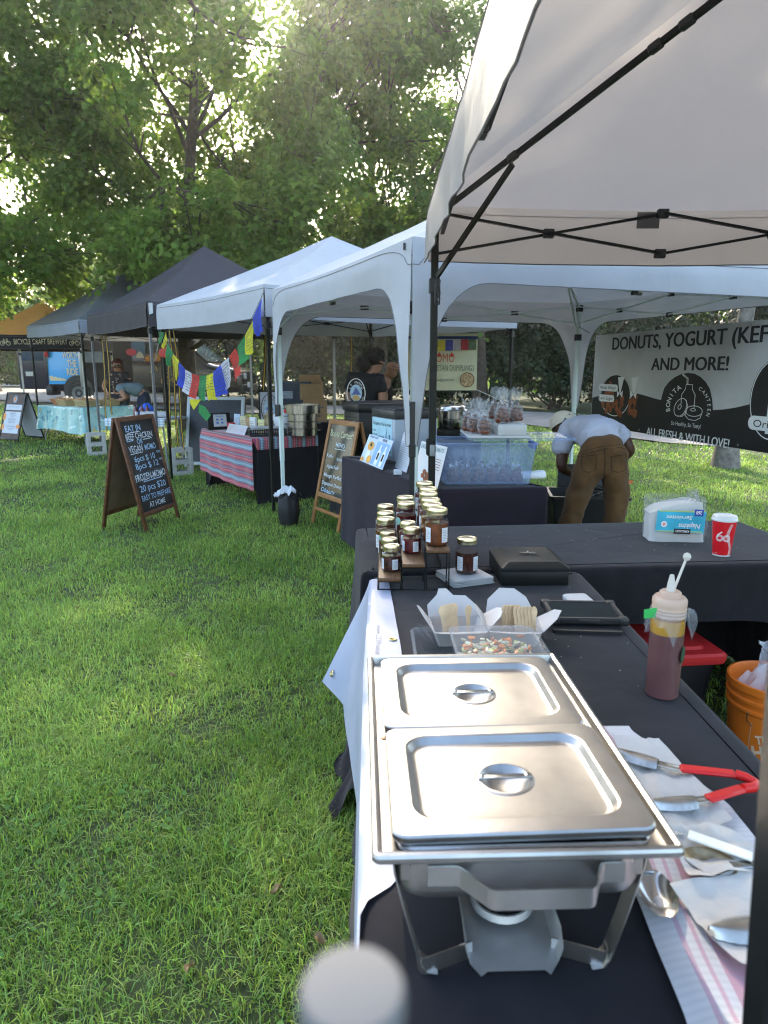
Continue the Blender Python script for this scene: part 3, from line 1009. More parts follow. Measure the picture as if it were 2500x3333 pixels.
# printed emblem on the orange roof slope
a5, pk5 = V((-7.81, 15.35, 2.25)), V((-7.955, 16.575, 3.05))
MR = frame(a5.lerp(pk5, .1), (1, 0, 0), (pk5 - a5))
m = MB()
DKP = mat('dark roof print', (.05, .035, .045), .8, 0, 0)
m.text('DOWN TO EARTH', .12, MR, .45, .13, .03, .002, sx=.9)
for k in range(6):
    x = .15 + k * .12
    m.stroke([(x, .30 + .03 * abs(k - 2.5)), (x + .05, .26 + .03 * abs(k - 2.5)), (x, .22 + .03 * abs(k - 2.5))], .022, MR, .03)
m.ring(.45, .5, .14, .12, .05, MR, .03)
for k in range(8):
    a = 2 * PI * k / 8
    m.box((.45 + .19 * math.cos(a), .5 + .17 * math.sin(a), .03), (.05, .05, .002), MR)
m.build('roof_print', DKP, t5, True, 0)
# paper tag clipped to the charcoal canopy corner
m = MB()
p = atP(*c1(890, 380), (-5.0, 11.9), (-3.15, 9.4))
MT = frame(p + V((.05, -.05, 0)), (.6, -.8, 0), (0, 0, 1))
m.poly([(-.07, -.07), (.08, -.06), (.08, .07), (-.06, .08)], MT, .006)
m.build('paper_tag', PAPER, t3, True)

# ---------------------------------------------------------------- tie-down straps and cinder blocks
STRAPY = stripes('yellow and black strap', [(0, (.02, .02, .02)), (.35, (.62, .38, .03)), (.65, (.02, .02, .02))], 'V', scale=1)
def strap(label, top, bot, group, wd=.03):
    a, c = V(top), V(bot)
    m = MB()
    d = (c - a)
    side = V((1, 0, 0)) * wd
    m.grid(lambda u, v: a.lerp(c, u) + side * (v - .5) + V((.02 * math.sin(u * 5), -.03 * math.sin(PI * u), 0)), 14, 3)
    o = m.build('tie_strap', STRAPY, None, False, 60)
    tag(o, label, 'strap', group)
def cinder(label, x, y, rz, z=None):
    t = thing('cinder_block', label, 'cinder block', (x, y, gz(x, y)), rz, 'cinder blocks weighing down the tents')
    m = MB()
    W, D, H, w_ = .30, .19, .39, .06
    for px in (-W / 2 + w_ / 2, W / 2 - w_ / 2): m.box((px, 0, H / 2), (w_, D, H), None, .004)
    for pz in (w_ / 2, H / 2, H - w_ / 2): m.box((0, 0, pz), (W - 2 * w_ + .002, D - .006, w_ if pz != H / 2 else w_ * 1.1))
    m.build('block', CONC, t)
cinder('cinder block with two square holes beside the striped tablecloth', -2.92, 9.75, .5)
cinder('cinder block half hidden behind the eat-in chalkboard', -4.97, 11.75, .5)
pA = atY(588, 1060, 9.8)
for (x0, y0, x1, y1, lab) in [(538, 1065, 562, 1458, 'yellow and black strap nearest the momo tent left leg'), (549, 1062, 585, 1455, 'yellow and black strap ending at the middle of the cinder block'),
                              (563, 1066, 603, 1465, 'yellow and black strap ending at the right side of the cinder block')]:
    strap(lab, atY(x0, y0, 9.5), atY(x1, y1, 9.68), 'straps tied to the cinder block')
for (x0, y0, x1, y1, lab) in [(330, 1085, 352, 1405, 'yellow strap hanging left at the grey and charcoal canopy corner'), (342, 1085, 368, 1350, 'yellow strap hanging right at the grey and charcoal canopy corner')]:
    strap(lab, atY(x0, y0, 11.65), atY(x1, y1, 11.6), 'straps hanging between the grey and charcoal canopies', .028)
strap('yellow strap hanging behind the woman in the black shirt', atY(1142, 1088, 11.1), atY(1141, 1330, 11.15), 'straps at the back of the dumpling stall', .03)
strap('dark yellow strap hanging behind the cardboard boxes', atY(860, 1060, 11.6), atY(862, 1300, 11.6), 'straps at the back of the dumpling stall', .05)
# ---------------------------------------------------------------- lettering fitted to a width
def capsule(m, x0, y0, x1, y1, M, z=.0015, mi=0):
    r = (y1 - y0) / 2
    pts = [(x1 - r + r * math.cos(a), (y0 + y1) / 2 + r * math.sin(a)) for a in [-PI / 2 + PI * i / 8 for i in range(9)]]
    pts += [(x0 + r + r * math.cos(a), (y0 + y1) / 2 + r * math.sin(a)) for a in [PI / 2 + PI * i / 8 for i in range(9)]]
    m.poly(pts, M, 0, z, mi)

# ---------------------------------------------------------------- long donut banner
BA, BD = V((2.385, 7.9, 0)), V((.53, -2.6, 0)).normalized()
BB = BA + BD * 3.45
BM = frame(BA, BD, (0, 0, 1))
def bl(x, y):
    p = atP(*c4(x, y), BA, BB)
    return ((p - BA).dot(BD), p.z)
BZ0, BZ1 = .865, 1.865
donut = thing('banner', 'long black and pale grey banner about donuts and yogurt', 'banner', (*(BA + BD * 1.7).xy, BZ0), 0)
BANW = mat('pale banner vinyl', (.50, .50, .49), .5, 0, .30, 1.1, .15, 30, spec=.35, transl=.08)
BANK = mat('black banner print', (.018, .017, .018), .5, 0, .2, 3, spec=.35)
def bulge(x, y): return .012 * math.sin(x * 2.3 + .4) * math.sin((y - BZ0) * 3)
m = MB()
m.grid(lambda u, v: (3.45 * u, BZ0 + (BZ1 - BZ0) * v, 0), 30, 8, BM)
m.grid(lambda u, v: (3.45 * u, BZ0 + (BZ1 - BZ0) * v, -.003), 4, 2, BM)
m.build('sheet', BANW, donut, True, 40)
wave = [bl(*q) for q in [(474, 818), (540, 800), (620, 785), (700, 780), (760, 786), (830, 803), (890, 822), (937, 834), (945, 800), (960, 752), (990, 712), (1030, 680), (1075, 658), (1120, 650), (1165, 656), (1205, 678), (1240, 712), (1268, 760), (1283, 830), (1288, 902), (1360, 897), (1440, 885), (1520, 866), (1600, 842), (1659, 820)]]
wave = [(max(0, a), c) for a, c in wave] + [(2.9, wave[-1][1] + .03), (3.45, wave[-1][1] - .06)]
m = MB()
vs, fs = [], []
for (a, c) in wave: vs += [(a, BZ0 + .002, .0012), (a, c, .0012)]
for i in range(len(wave) - 1): fs.append((2 * i, 2 * i + 2, 2 * i + 3, 2 * i + 1))
m.add(vs, fs, BM)
oa, ob, og = bl(528, 795), bl(735, 795), bl(800, 795)
o1 = ((oa[0] + ob[0]) / 2, oa[1])
orx = (ob[0] - oa[0]) / 2
bx1, bx2 = bl(660, 800)[0] - o1[0], bl(752, 800)[0] - o1[0]
m.disc(o1[0], o1[1], orx, .225, BM, .0016)
o3 = bl(1665, 830)
m.disc(o3[0] + .05, o3[1], .25, .31, BM, .0016)
m.build('dark_wave', BANK, donut, True, 0)
m = MB()
a0, b0 = bl(609, 498)
fit(m, 'DONUTS, YOGURT (KEFIR)', BM, a0, bl(1655, 440)[0], b0 + .004, .125, 'DONUTS, YOGURT (KEF', .0, .002, fat=.007)
m.build('lettering', INK, donut, True, 0)
m = MB()
a0, b0 = bl(872, 632)
fit(m, 'AND MORE!', BM, a0, bl(1390, 620)[0], b0, .112, None, .0, .002, fat=.007)
m.build('lettering', INK, donut, True, 0)
m = MB()
a0, b0 = bl(838, 1068)
fit(m, 'ALL FRESH & WITH LOVE!', BM, a0, bl(1400, 1110)[0], b0 - .002, .075, None, .0, .002, fat=.003)
m.build('lettering', WHITEINK, donut, True, 0)
m = MB()
a0, b0 = bl(1006, 1000)
fit(m, 'So Healthy, So Tasty!', BM, a0, bl(1207, 1010)[0], b0, .035, None, .0, .002)
lc = bl(1110, 880)
LM = BM @ T(lc[0], lc[1] + .035, 0) @ Matrix.Diagonal((1.12, .74, 1, 1)) @ T(-lc[0], -lc[1], 0)
m.arc_text('BONITA', .082, LM, lc[0] + .02, lc[1] - .05, .265, R_(192), R_(122), .008, .002)
m.arc_text('CANTEEN', .058, LM, lc[0] + .01, lc[1] - .05, .265, R_(58), R_(-14), .004, .002)
m.build('lettering', WHITEINK, donut, True, 0)
m = MB()
# line-drawn bottle with straw and two rings
x, y = lc[0] + .01, lc[1]
m.stroke([(x - .085, y - .02), (x - .085, y + .10), (x - .045, y + .165), (x - .04, y + .22), (x + .04, y + .22), (x + .045, y + .165), (x + .085, y + .10), (x + .085, y - .05)], .007, LM, .002)
m.stroke([(x - .03, y + .222), (x - .035, y + .29), (x - .10, y + .335)], .007, LM, .002)
m.stroke([(x - .018, y + .222), (x - .022, y + .295), (x - .092, y + .345), (x - .10, y + .335)], .007, LM, .002)
def tilt_ring(cx, cy, rx, ry, tl, k=.35):
    P = [(cx + rx * math.cos(a) * math.cos(tl) - ry * math.sin(a) * math.sin(tl), cy + rx * math.cos(a) * math.sin(tl) + ry * math.sin(a) * math.cos(tl)) for a in [2 * PI * i / 30 for i in range(30)]]
    m.stroke(P, .007, LM, .002, True)
tilt_ring(x - .09, y - .06, .075, .115, -.35)
tilt_ring(x - .10, y - .055, .02, .03, -.35)
m.stroke([(x - .055, y + .05), (x - .02, y + .03), (x + .005, y - .04), (x - .01, y - .12), (x - .06, y - .17), (x - .12, y - .165)], .007, LM, .002)
tilt_ring(x + .085, y - .09, .105, .062, .05)
tilt_ring(x + .075, y - .075, .03, .016, .05)
m.stroke([(x - .02, y - .10), (x - .02, y - .15), (x + .03, y - .195), (x + .11, y - .2), (x + .17, y - .165), (x + .19, y - .09)], .007, LM, .002)
m.build('lettering', WHITEINK, donut, True, 0)
m = MB()
m.ring(o1[0], o1[1], orx * .96, .218, .009, BM, .002)
m.build('oval_outline', WHITEINK, donut, True, 0)
m = MB()
m.ring(o3[0] + .05, o3[1], .24, .30, .009, BM, .002)
m.build('lettering', WHITEINK, donut, True, 0)
DON = mat('printed donut brown', (.24, .068, .022), .6, 0, .45, 25)
m = MB()
rr = random.Random(4)
for k in range(14):
    a, q = rr.uniform(0, 2 * PI), rr.uniform(0, 1) ** .5
    m.disc(o1[0] - orx * .45 + .15 * q * math.cos(a), o1[1] - .03 + .15 * q * math.sin(a), .035, .042, BM, .0022 + .00005 * k)
m.build('donut_picture', DON, donut, True, 0)
for bx in (bx1, bx2):
    m = MB()
    for k in range(13):
        m.disc(o1[0] + bx + rr.uniform(-.06, .06), o1[1] - .10 + rr.uniform(-.10, .10), .036, .036, BM, .0032 + .00005 * k)
    m.build('donut_picture', DON, donut, True, 0)
m = MB()
for bx in (bx1, bx2):
    X, Y = o1[0] + bx, o1[1]
    m.poly([(X - .012, Y + .03), (X - .06, Y + .19), (X + .065, Y + .2), (X + .012, Y + .03)], BM, 0, .003)
    m.poly([(X, Y + .02), (X - .06, Y + .06), (X - .05, Y - .02)], BM, 0, .0045)
    m.poly([(X, Y + .02), (X + .06, Y + .06), (X + .05, Y - .02)], BM, 0, .0045)
a0, b0 = bl(517, 770)
capsule(m, a0, b0 + .0, bl(648, 750)[0], b0 + .075, BM, .004)
a1, b1 = bl(517, 840)
capsule(m, a1, b1, bl(622, 840)[0], b1 + .075, BM, .004)
m.poly([(o3[0] + .0, o3[1] - .26), (o3[0] + .0, o3[1] + .12), (o3[0] + .03, o3[1] + .2), (o3[0] + .05, o3[1] + .25), (o3[0] + .12, o3[1] + .25), (o3[0] + .2, o3[1] + .1), (o3[0] + .2, o3[1] - .26)], BM, 0, .003)
capsule(m, o3[0] - .19, o3[1] - .24, o3[0] + .30, o3[1] - .13, BM, .004)
m.build('label_print', WHITEINK, donut, True, 0)
m = MB()
fit(m, 'Whole Wheat', BM, a0 + .02, bl(633, 750)[0], b0 + .022, .035, None, .0, .0052)
fit(m, 'Less Sugar', BM, a1 + .02, bl(615, 830)[0], b1 + .022, .035, None, .0, .0052)
fit(m, 'Original', BM, o3[0] - .13, o3[0] + .24, o3[1] - .215, .055, None, .0, .0052)
for bx in (bx1, bx2): m.disc(o1[0] + bx, o1[1] - .1, .022, .03, BM, .006)
m.ring(o3[0] + .03, o3[1] + .12, .018, .035, .012, BM, .005)
m.build('label_text', INK, donut, True, 0)
for k in range(8):
    for zz in (BZ0 + .03, BZ1 - .03):
        m = MB()
        q = BM @ V((.05 + k * .478, zz, .004))
        m.tube([q, q - BM.col[2].xyz * -.003], .011, 10)
        m.build('grommet', STEEL, donut, True)
m = MB()
m.tube([BM @ V((.02, BZ1 - .02, 0)), (2.21, 8.05, 1.98)], .004, 5)
m.tube([BM @ V((.02, BZ0 + .02, 0)), (2.21, 8.05, 1.0)], .004, 5)
m.build('cord', CORD, donut, True)

# ---------------------------------------------------------------- dumpling banner
q0, q1 = atY(1307, 1084, 8.95), atY(1551, 1268, 8.95)
MOL, MOB, MOR, MOT = q0.x, 1.225, q1.x, 1.94
momo = thing('banner', 'cream dumpling banner with a row of small printed flags', 'banner', ((MOL + MOR) / 2, 8.95, MOB), .0)
MM = frame((MOL, 8.95, 0), (1, 0, 0), (0, 0, 1))
CREAMB = mat('cream banner vinyl', (.60, .57, .36), .5, 0, .08, 4, transl=.15)
m = MB()
m.grid(lambda u, v: (u * (MOR - MOL), MOB + v * (MOT - MOB), .012 * math.sin(u * 5) * math.sin(v * 3)), 16, 10, MM)
m.build('sheet', CREAMB, momo, True, 50)
def ml(x, y):
    p = atY(*c3(x, y), 8.95)
    return p.x - MOL, p.z
cols = [('green flag print', (.10, .16, .07)), ('yellow flag print', (.62, .50, .05)), ('blue flag print', (.06, .07, .33)), ('white flag print', (.45, .40, .42)), ('red flag print', (.36, .03, .04)), ('dark green flag print', (.10, .14, .07))]
for k, (nm, c) in enumerate(cols):
    m = MB()
    xa, ya = ml(622 + 52 * k, 225 - 2 * k)
    xb, yb = ml(622 + 52 * k + 49, 297 - 2 * k)
    m.poly([(xa, yb), (xb, yb), (xb, ya), (xa, ya)], MM, .002, .014)
    m.build('printed_flag', mat(nm, c, .7, 0, .2, 30), momo, True, 0)
m = MB()
xa, ya = ml(430, 190)
m.poly([(.0, MOT - .07), (MOR - MOL, MOT - .07), (MOR - MOL, MOT - .035), (.0, MOT - .035)], MM, .002, .014)
m.build('border_stripe', mat('blue border print', (.03, .05, .16), .7, 0, .3, 40), momo, True, 0)
m = MB()
xa, ya = ml(622, 370)
fit(m, 'MOMO', MM, xa, ml(786, 370)[0], ya, .105, None, -.008, .016)
for xx in (685, 768):
    px, py = ml(xx, 318)
    m.poly([(px - .03, py - .03), (px, py + .03), (px + .03, py - .03)], MM, 0, .017)
m.build('lettering', mat('red print', (.55, .05, .02), .7, 0, 0), momo, True, 0)
m = MB()
xa, ya = ml(622, 428)
fit(m, 'TIBETAN DUMPLINGS', MM, xa, ml(918, 428)[0], ya, .07, None, -.004, .016)
m.build('lettering', mat('dark green print', (.10, .13, .06), .7, 0, 0), momo, True, 0)
m = MB()
xa, ya = ml(612, 498)
fit(m, 'moottawa@gmail.com', MM, xa, ml(780, 498)[0], ya, .032, None, .0, .016)
m.build('lettering', INK, momo, True, 0)
px, py = ml(871, 490)
m = MB()
m.disc(px, py, .095, .095, MM, .015)
m.build('plate_print', mat('brown print', (.16, .06, .02), .6, 0, 0), momo, True, 0)
m = MB()
m.disc(px, py, .085, .085, MM, .0165)
m.build('dumpling_print', mat('dumpling print', (.45, .22, .06), .6, 0, .5, 40, col2=(.7, .5, .25)), momo, True, 0)
m = MB()
for (a, c) in (((MOR - MOL, MOT - .01), (1.64, 2.1)), ((MOR - MOL, MOB + .01), (1.62, 1.05)), ((0, MOB + .02), (-.16, 1.2))):
    p = MM @ V((*a, .0))
    m.tube([p, (c[0], 8.93 if c[0] > 0 else 9.4, c[1])], .004, 5)
m.build('cord', mat('pale cord', (.6, .6, .55), .8), momo, True)

# ---------------------------------------------------------------- folding A-frame signs
def aframe(name, label, cat, FL, FR, hgt_, spread, fm, pm, bm, rail=.13, w_=.042, th=.02, low=None, group=None, backpanel=True, top_gap=.0):
    FL, FR = V(FL), V(FR)
    n_ = V((-(FR - FL).y, (FR - FL).x, 0)).normalized()
    BL, BR = FL + n_ * spread, FR + n_ * spread
    TL, TR = FL + n_ * spread * .5 + V((0, 0, hgt_)), FR + n_ * spread * .5 + V((0, 0, hgt_))
    c = (FL + FR + BL + BR) / 4
    t = thing(name, label, cat, (c.x, c.y, gz(c.x, c.y)), 0, group)
    wdt, hgt = (FR - FL).length, (TL - FL).length
    M = frame(FL, FR - FL, TL - FL)
    m = MB()
    e = w_ / 2
    m.box((e, hgt / 2, 0), (w_, hgt, th), M, .003)
    m.box((wdt - e, hgt / 2, 0), (w_, hgt, th), M, .003)
    m.box((wdt / 2, hgt - e, 0), (wdt - 2 * w_, w_, th - .003), M, .003)
    m.box((wdt / 2, hgt * rail + e, 0), (wdt - 2 * w_, w_, th - .003), M, .003)
    if low: m.box((wdt / 2, hgt * low, 0), (wdt - 2 * w_, w_ * .7, th - .003), M, .003)
    m.build('front_frame', fm, t, True, 30)
    m = MB()
    m.box((wdt / 2, hgt * (1 + rail) / 2, -.002), (wdt - 2 * w_ + .004, hgt * (1 - rail) - w_ * 1.5, .006), M)
    m.build('front_panel', pm, t, True, 30)
    off = (TL - BL).cross(BR - BL).normalized() * .0
    back = V((c.x, c.y, 0)) - V((FL.x + FR.x, FL.y + FR.y, 0)) / 2
    back = back.normalized() * (th + .004)
    MBk = frame(BL, BR - BL, (TL + back) - BL)
    h2 = (TL + back - BL).length
    w2 = (BR - BL).length
    m = MB()
    m.box((e, h2 / 2, 0), (w_, h2, th), MBk, .003)
    m.box((w2 - e, h2 / 2, 0), (w_, h2, th), MBk, .003)
    m.box((w2 / 2, h2 - e, 0), (w2 - 2 * w_, w_, th - .003), MBk, .003)
    m.box((w2 / 2, h2 * rail + e, 0), (w2 - 2 * w_, w_, th - .003), MBk, .003)
    if low: m.box((w2 / 2, h2 * low, 0), (w2 - 2 * w_, w_ * .7, th - .003), MBk, .003)
    m.build('back_frame', fm, t, True, 30)
    if backpanel:
        m = MB()
        m.box((w2 / 2, h2 * (1 + rail) / 2, 0), (w2 - 2 * w_ + .004, h2 * (1 - rail) - w_ * 1.5, .006), MBk)
        m.build('back_panel', bm, t, True, 30)
    m = MB()
    for k in (.2, .8):
        p = TL.lerp(TR, k) + back * .5
        m.bar(p - (TR - TL).normalized() * .03, p + (TR - TL).normalized() * .03, .03, .012)
    m.build('hinge', STEEL, t, True)
    m = MB()
    a, c_ = M @ V((.03, hgt * .16, -.012)), MBk @ V((w2 - .03, h2 * .16, .012))
    m.tube([a.lerp(c_, q) + V((0, 0, -.05 * math.sin(PI * q))) for q in [i / 8 for i in range(9)]], .003, 5)
    m.build('stay_cord', CORD, t, True)
    return t, M, wdt, hgt, MBk, w2, h2
BRB = mat('brown board back', (.16, .105, .055), .75, 0, .2, 8)
t, M, W, H, *_ = aframe('chalkboard_sign', 'brown wooden A-frame chalkboard listing momo prices in chalk', 'chalkboard', at(474, 1734, 0), at(586, 1688, 0), 1.06, .46, WOODD, SLATE, BRB, .125, .045)
ZT = .004
def chalk(lines, M, W, H, t, name='lettering', z=ZT, jit=.05):
    by = {}
    for (txt, x0, x1, f, cap, cm) in lines: by.setdefault(cm.name, []).append((txt, x0, x1, f, cap, cm))
    for k, L in by.items():
        for (txt, x0, x1, f, cap, cm) in L:
            m = MB()
            if txt == '_': m.stroke([(W * x0, H * (1 - f)), (W * (x0 + x1) / 2, H * (1 - f) + .002), (W * x1, H * (1 - f) + .004)], cap, M, z)
            elif txt == '~': m.stroke([(W * (x0 + (x1 - x0) * i / 12), H * (1 - f) + .012 * (i % 2)) for i in range(13)], cap, M, z)
            else: fit(m, txt, M, W * x0, W * x1, H * (1 - f) - cap / 2, cap, None, .006, z, jit=jit)
            m.build(name, L[0][5], t, True, 0)
chalk([('EAT IN', .17, .56, .105, .058, CHALKB), ('_', .2, .52, .142, .007, CHALK), ('BEEF CHICKEN', .13, .83, .175, .056, CHALK), ('_', .13, .3, .212, .008, CHALKB), ('_', .55, .8, .215, .007, CHALK), ('OR', .38, .53, .225, .045, CHALKB),
       ('VEGAN', .13, .48, .285, .064, CHALK), ('MOMO', .54, .84, .285, .056, CHALKB), ('_', .14, .46, .325, .007, CHALK), ('6pcs $ 10', .2, .75, .372, .055, CHALKB), ('00', .82, .93, .345, .022, CHALKB), ('8pcs $ 12', .18, .8, .438, .055, CHALKB), ('00', .85, .93, .412, .018, CHALKB),
       ('FROZEN-MOMO', .1, .92, .535, .064, CHALK), ('_', .28, .8, .577, .008, CHALKB), ('20 pcs $20', .14, .85, .63, .06, CHALKB), ('EASY TO PREPARE', .13, .93, .715, .052, CHALKB), ('AT HOME', .28, .72, .785, .05, CHALK)], M, W, H, t)
m = MB()
m.poly([(W * .1 + W * .8 * i / 10, H * .425 + .01 * math.sin(i * 2)) for i in range(11)] + [(W * .9 - W * .8 * i / 10, H * .51 + .012 * math.sin(i * 3)) for i in range(11)], M, 0, .0022)
m.build('chalk_smudge', mat('wiped chalk', (.06, .065, .07), .9, 0, .5, 9), t, True, 0)

t, M, W, H, *_ = aframe('chalkboard_sign', 'light oiled wood A-frame chalkboard with a handwritten menu beside the donut table', 'chalkboard', at(1013, 1703, 0), at(1103, 1742, 0), 1.02, .46, WOODM, SLATEG, SLATEG, .27, .046, low=.155, backpanel=True)
chalk([('Bonita Canteen', .13, .9, .125, .06, CHALKY), ('MENU', .38, .68, .225, .042, CHALK), ('_', .36, .72, .265, .005, CHALK), ('Kefir', .14, .36, .335, .034, CHALK), ('latte', .5, .68, .35, .028, CHALK), ('Apple Kefir', .2, .62, .43, .034, CHALK), ('Mango Parfait', .16, .76, .515, .034, CHALK),
       ('Digestive Donuts', .14, .86, .59, .034, CHALK), ('Observ', .14, .62, .655, .04, CHALKB), ('~', .15, .85, .70, .006, CHALKB)], M, W, H, t, z=.004)

# bakery sign at the far left
PB = mat('dark printed plank', (.07, .04, .03), .6, 0, .5, 6)
t, M, W, H, MK, W2, H2 = aframe('bakery_sign', 'black framed A-frame bakery menu with orange pictures', 'sign', (-7.56, 13.31, .03), (-7.02, 13.0, .03), 1.02, .62, BLACKM, PB, PAPERP, .12, .03)
m = MB()
m.poly([(W * .1, H * .24), (W * .9, H * .24), (W * .9, H * .64), (W * .1, H * .64)], M, .003, .003)
m.poly([(W * .1, H * .67), (W * .9, H * .67), (W * .9, H * .77), (W * .1, H * .77)], M, .003, .003)
m.disc(W * .5, H * .87, .075, .075, M, .005)
m.build('menu_card', PAPERP, t, True, 0)
m = MB()
for k, (s, c, f) in enumerate([('Nothing more serious and mixed', .018, .72), ('bread rolls', .026, .60), ('Cheddar, Ham & Corn', .017, .57), ('Fan & Corn', .017, .545), ('Specialty bread', .026, .49), ('Speciality Fan Bread', .017, .455), ('Heated Multura Bread', .017, .43), ('Snack & desserts', .026, .36), ('Focaccia Country Cake', .017, .325), ('Croissants', .017, .30)]):
    wd_ = min(.72, len(s) * c * .62 / W)
    fit(m, s, M, W * (.5 - wd_ / 2), W * (.5 + wd_ / 2), H * f, c, None, .0, .009)
m.ring(W * .5, H * .87, .06, .06, .018, M, .008)
m.build('menu_text', mat('blue grey print', (.10, .13, .22), .7, 0, 0), t, True, 0)
m = MB()
OBP = mat('orange bread print', (.72, .25, .06), .6, 0, .4, 30)
for dd in ((.5, .87, .035, .04), (.1, .54, .05, .075), (.08, .35, .055, .06), (.86, .37, .065, .04)):
    m = MB(); m.disc(W * dd[0], H * dd[1], dd[2], dd[3], M, .009); m.build('bread_picture', OBP, t, True, 0)
m = MB()
M2 = MK
m.box((W2 / 2, H2 * .55, -.008), (W2 * .86, .02, .01), M2)
m.box((W2 / 2, H2 * .22, -.008), (W2 * .86, H2 * .12, .008), M2)
m.build('back_bar', BLACKM, t, True)

# white framed blackboard leaning behind the dumpling table
y0 = 10.5
a, c, d, e = atY(*c7(640, 415), y0), atY(*c7(712, 410), y0), atY(*c7(608, 25), y0 + .25), atY(*c7(802, 20), y0 + .25)
bz = gz(-3, 10.5)
t = thing('framed_board', 'blank blackboard in a white frame behind the cinder block', 'blackboard', (d.x + .45, y0, bz), 0)
M = frame((d.x + .06, y0 - .02, bz), (1, -.12, 0), (0, .25, 1))
W, H = .92, 1.1
m = MB()
for q in ((.025, H / 2, .05, H), (W - .025, H / 2, .05, H)): m.box((q[0], q[1], 0), (q[2], q[3], .025), M, .003)
for yy in (.06, H - .025): m.box((W / 2, yy, 0), (W - .1, .05, .022), M, .003)
m.build('frame', WHITEM, t, True, 30)
m = MB()
m.box((W / 2, H / 2 + .02, -.002), (W - .09, H - .12, .008), M)
m.build('panel', SLATE, t, True, 30)

# ---------------------------------------------------------------- prayer flags
FC = {'b': mat('blue flag cloth', (.035, .07, .52), .8, 0, .2, 18, transl=.35), 'w': mat('white flag cloth', (.62, .60, .64), .8, 0, .15, 18, transl=.3), 'r': mat('red flag cloth', (.62, .055, .035), .8, 0, .2, 18, transl=.35),
      'g': mat('green flag cloth', (.035, .26, .07), .8, 0, .2, 18, transl=.35), 'y': mat('yellow flag cloth', (.68, .62, .03), .8, 0, .15, 18, transl=.35)}
FI = mat('faint flag print', (.05, .05, .06), .9, 0, 0)
PA, PB_ = (-2.99, 9.15), (-1.19, 6.87)
pf = thing('prayer_flags', 'string of blue, white, red, green and yellow prayer flags sagging between two stall legs', 'prayer flags', (-2.1, 8.0, 1.4))
def pfp(x, y, off=0):
    p = atP(*c1(x, y), PA, PB_)
    return p + V((-.79, -.61, 0)) * off
flags = [('g', (950, 515), (982, 520), (968, 592), (952, 582)), ('y', (984, 522), (1000, 560), (985, 622), (976, 585)), ('r', (952, 622), (1003, 600), (998, 682), (965, 655)),
         ('g', (1004, 588), (1040, 645), (1030, 728), (1000, 715)), ('y', (1042, 648), (1080, 690), (1060, 808), (1040, 785)), ('b', (1078, 698), (1114, 738), (1098, 858), (1052, 820)), ('w', (1112, 742), (1150, 762), (1143, 905), (1100, 870)),
         ('r', (1148, 765), (1192, 777), (1190, 922), (1144, 908)), ('g', (1193, 778), (1237, 778), (1236, 930), (1192, 928)), ('y', (1238, 776), (1282, 760), (1292, 922), (1244, 928)), ('b', (1284, 758), (1332, 708), (1362, 885), (1296, 905)),
         ('w', (1330, 712), (1380, 668), (1386, 828), (1352, 862)), ('r', (1378, 665), (1417, 612), (1444, 775), (1404, 820)), ('g', (1418, 612), (1464, 542), (1495, 672), (1440, 735)), ('y', (1463, 540), (1515, 440), (1530, 628), (1490, 660)),
         ('b', (1512, 432), (1567, 312), (1584, 508), (1535, 546))]
for i, (c, tl, tr, br, bl_) in enumerate(flags):
    P = [pfp(*q) for q in (tl, tr, br, bl_)]
    nrm = (P[1] - P[0]).cross(P[3] - P[0]).normalized()
    def fn(u, v):
        p = P[0].lerp(P[1], u).lerp(P[3].lerp(P[2], u), v)
        return p + nrm * (.018 * math.sin(u * 5 + i * 1.7) * v + .012 * math.sin(v * 4 + i)) + V((0, 0, .006 * math.sin(u * 9 + i) * v))
    m = MB()
    m.grid(fn, 8, 10)
    o = m.build('flag', FC[c], pf, True, 60)
    o['label'] = {'b': 'blue', 'w': 'white', 'r': 'red', 'g': 'green', 'y': 'yellow'}[c] + ' printed cloth flag'
    m = MB()
    for k in range(7):
        v0 = .14 + .115 * k
        for (ua, ub) in ((.1, .38), (.62, .9)) if 2 <= k <= 4 else ((.1, .9),):
            m.add([fn(ua, v0) - nrm * .003, fn(ub, v0) - nrm * .003, fn(ub, v0 + .02) - nrm * .003, fn(ua, v0 + .02) - nrm * .003], [(0, 1, 2, 3)])
    for k in range(6):
        a = k * PI / 3
        m.add([fn(.5, .5) - nrm * .004, fn(.5 + .08 * math.cos(a), .5 + .07 * math.sin(a)) - nrm * .004, fn(.5 + .09 * math.cos(a + .4), .5 + .08 * math.sin(a + .4)) - nrm * .004], [(0, 1, 2)])
    m.build('flag_print', FI, o, True, 0)
for c, pts in (('y', ((1150, 920), (1216, 922), (1172, 985), (1148, 940))), ('g', ((1205, 950), (1240, 965), (1276, 1015), (1248, 1052), (1200, 1000)))):
    m = MB()
    P = [pfp(*q, .02) for q in pts]
    m.add(P, [tuple(range(len(P)))])
    o = m.build('flag', FC[c], pf, True)
    o['label'] = 'loose flag hanging below the string'
m = MB()
m.tube([pfp(945, 500)] + [pfp(*f[1]) for f in flags if f[0] != 'x'][3:] + [pfp(*flags[-1][2]), pfp(1576, 285)], .003, 5)
m.build('string', CORD, pf, True)

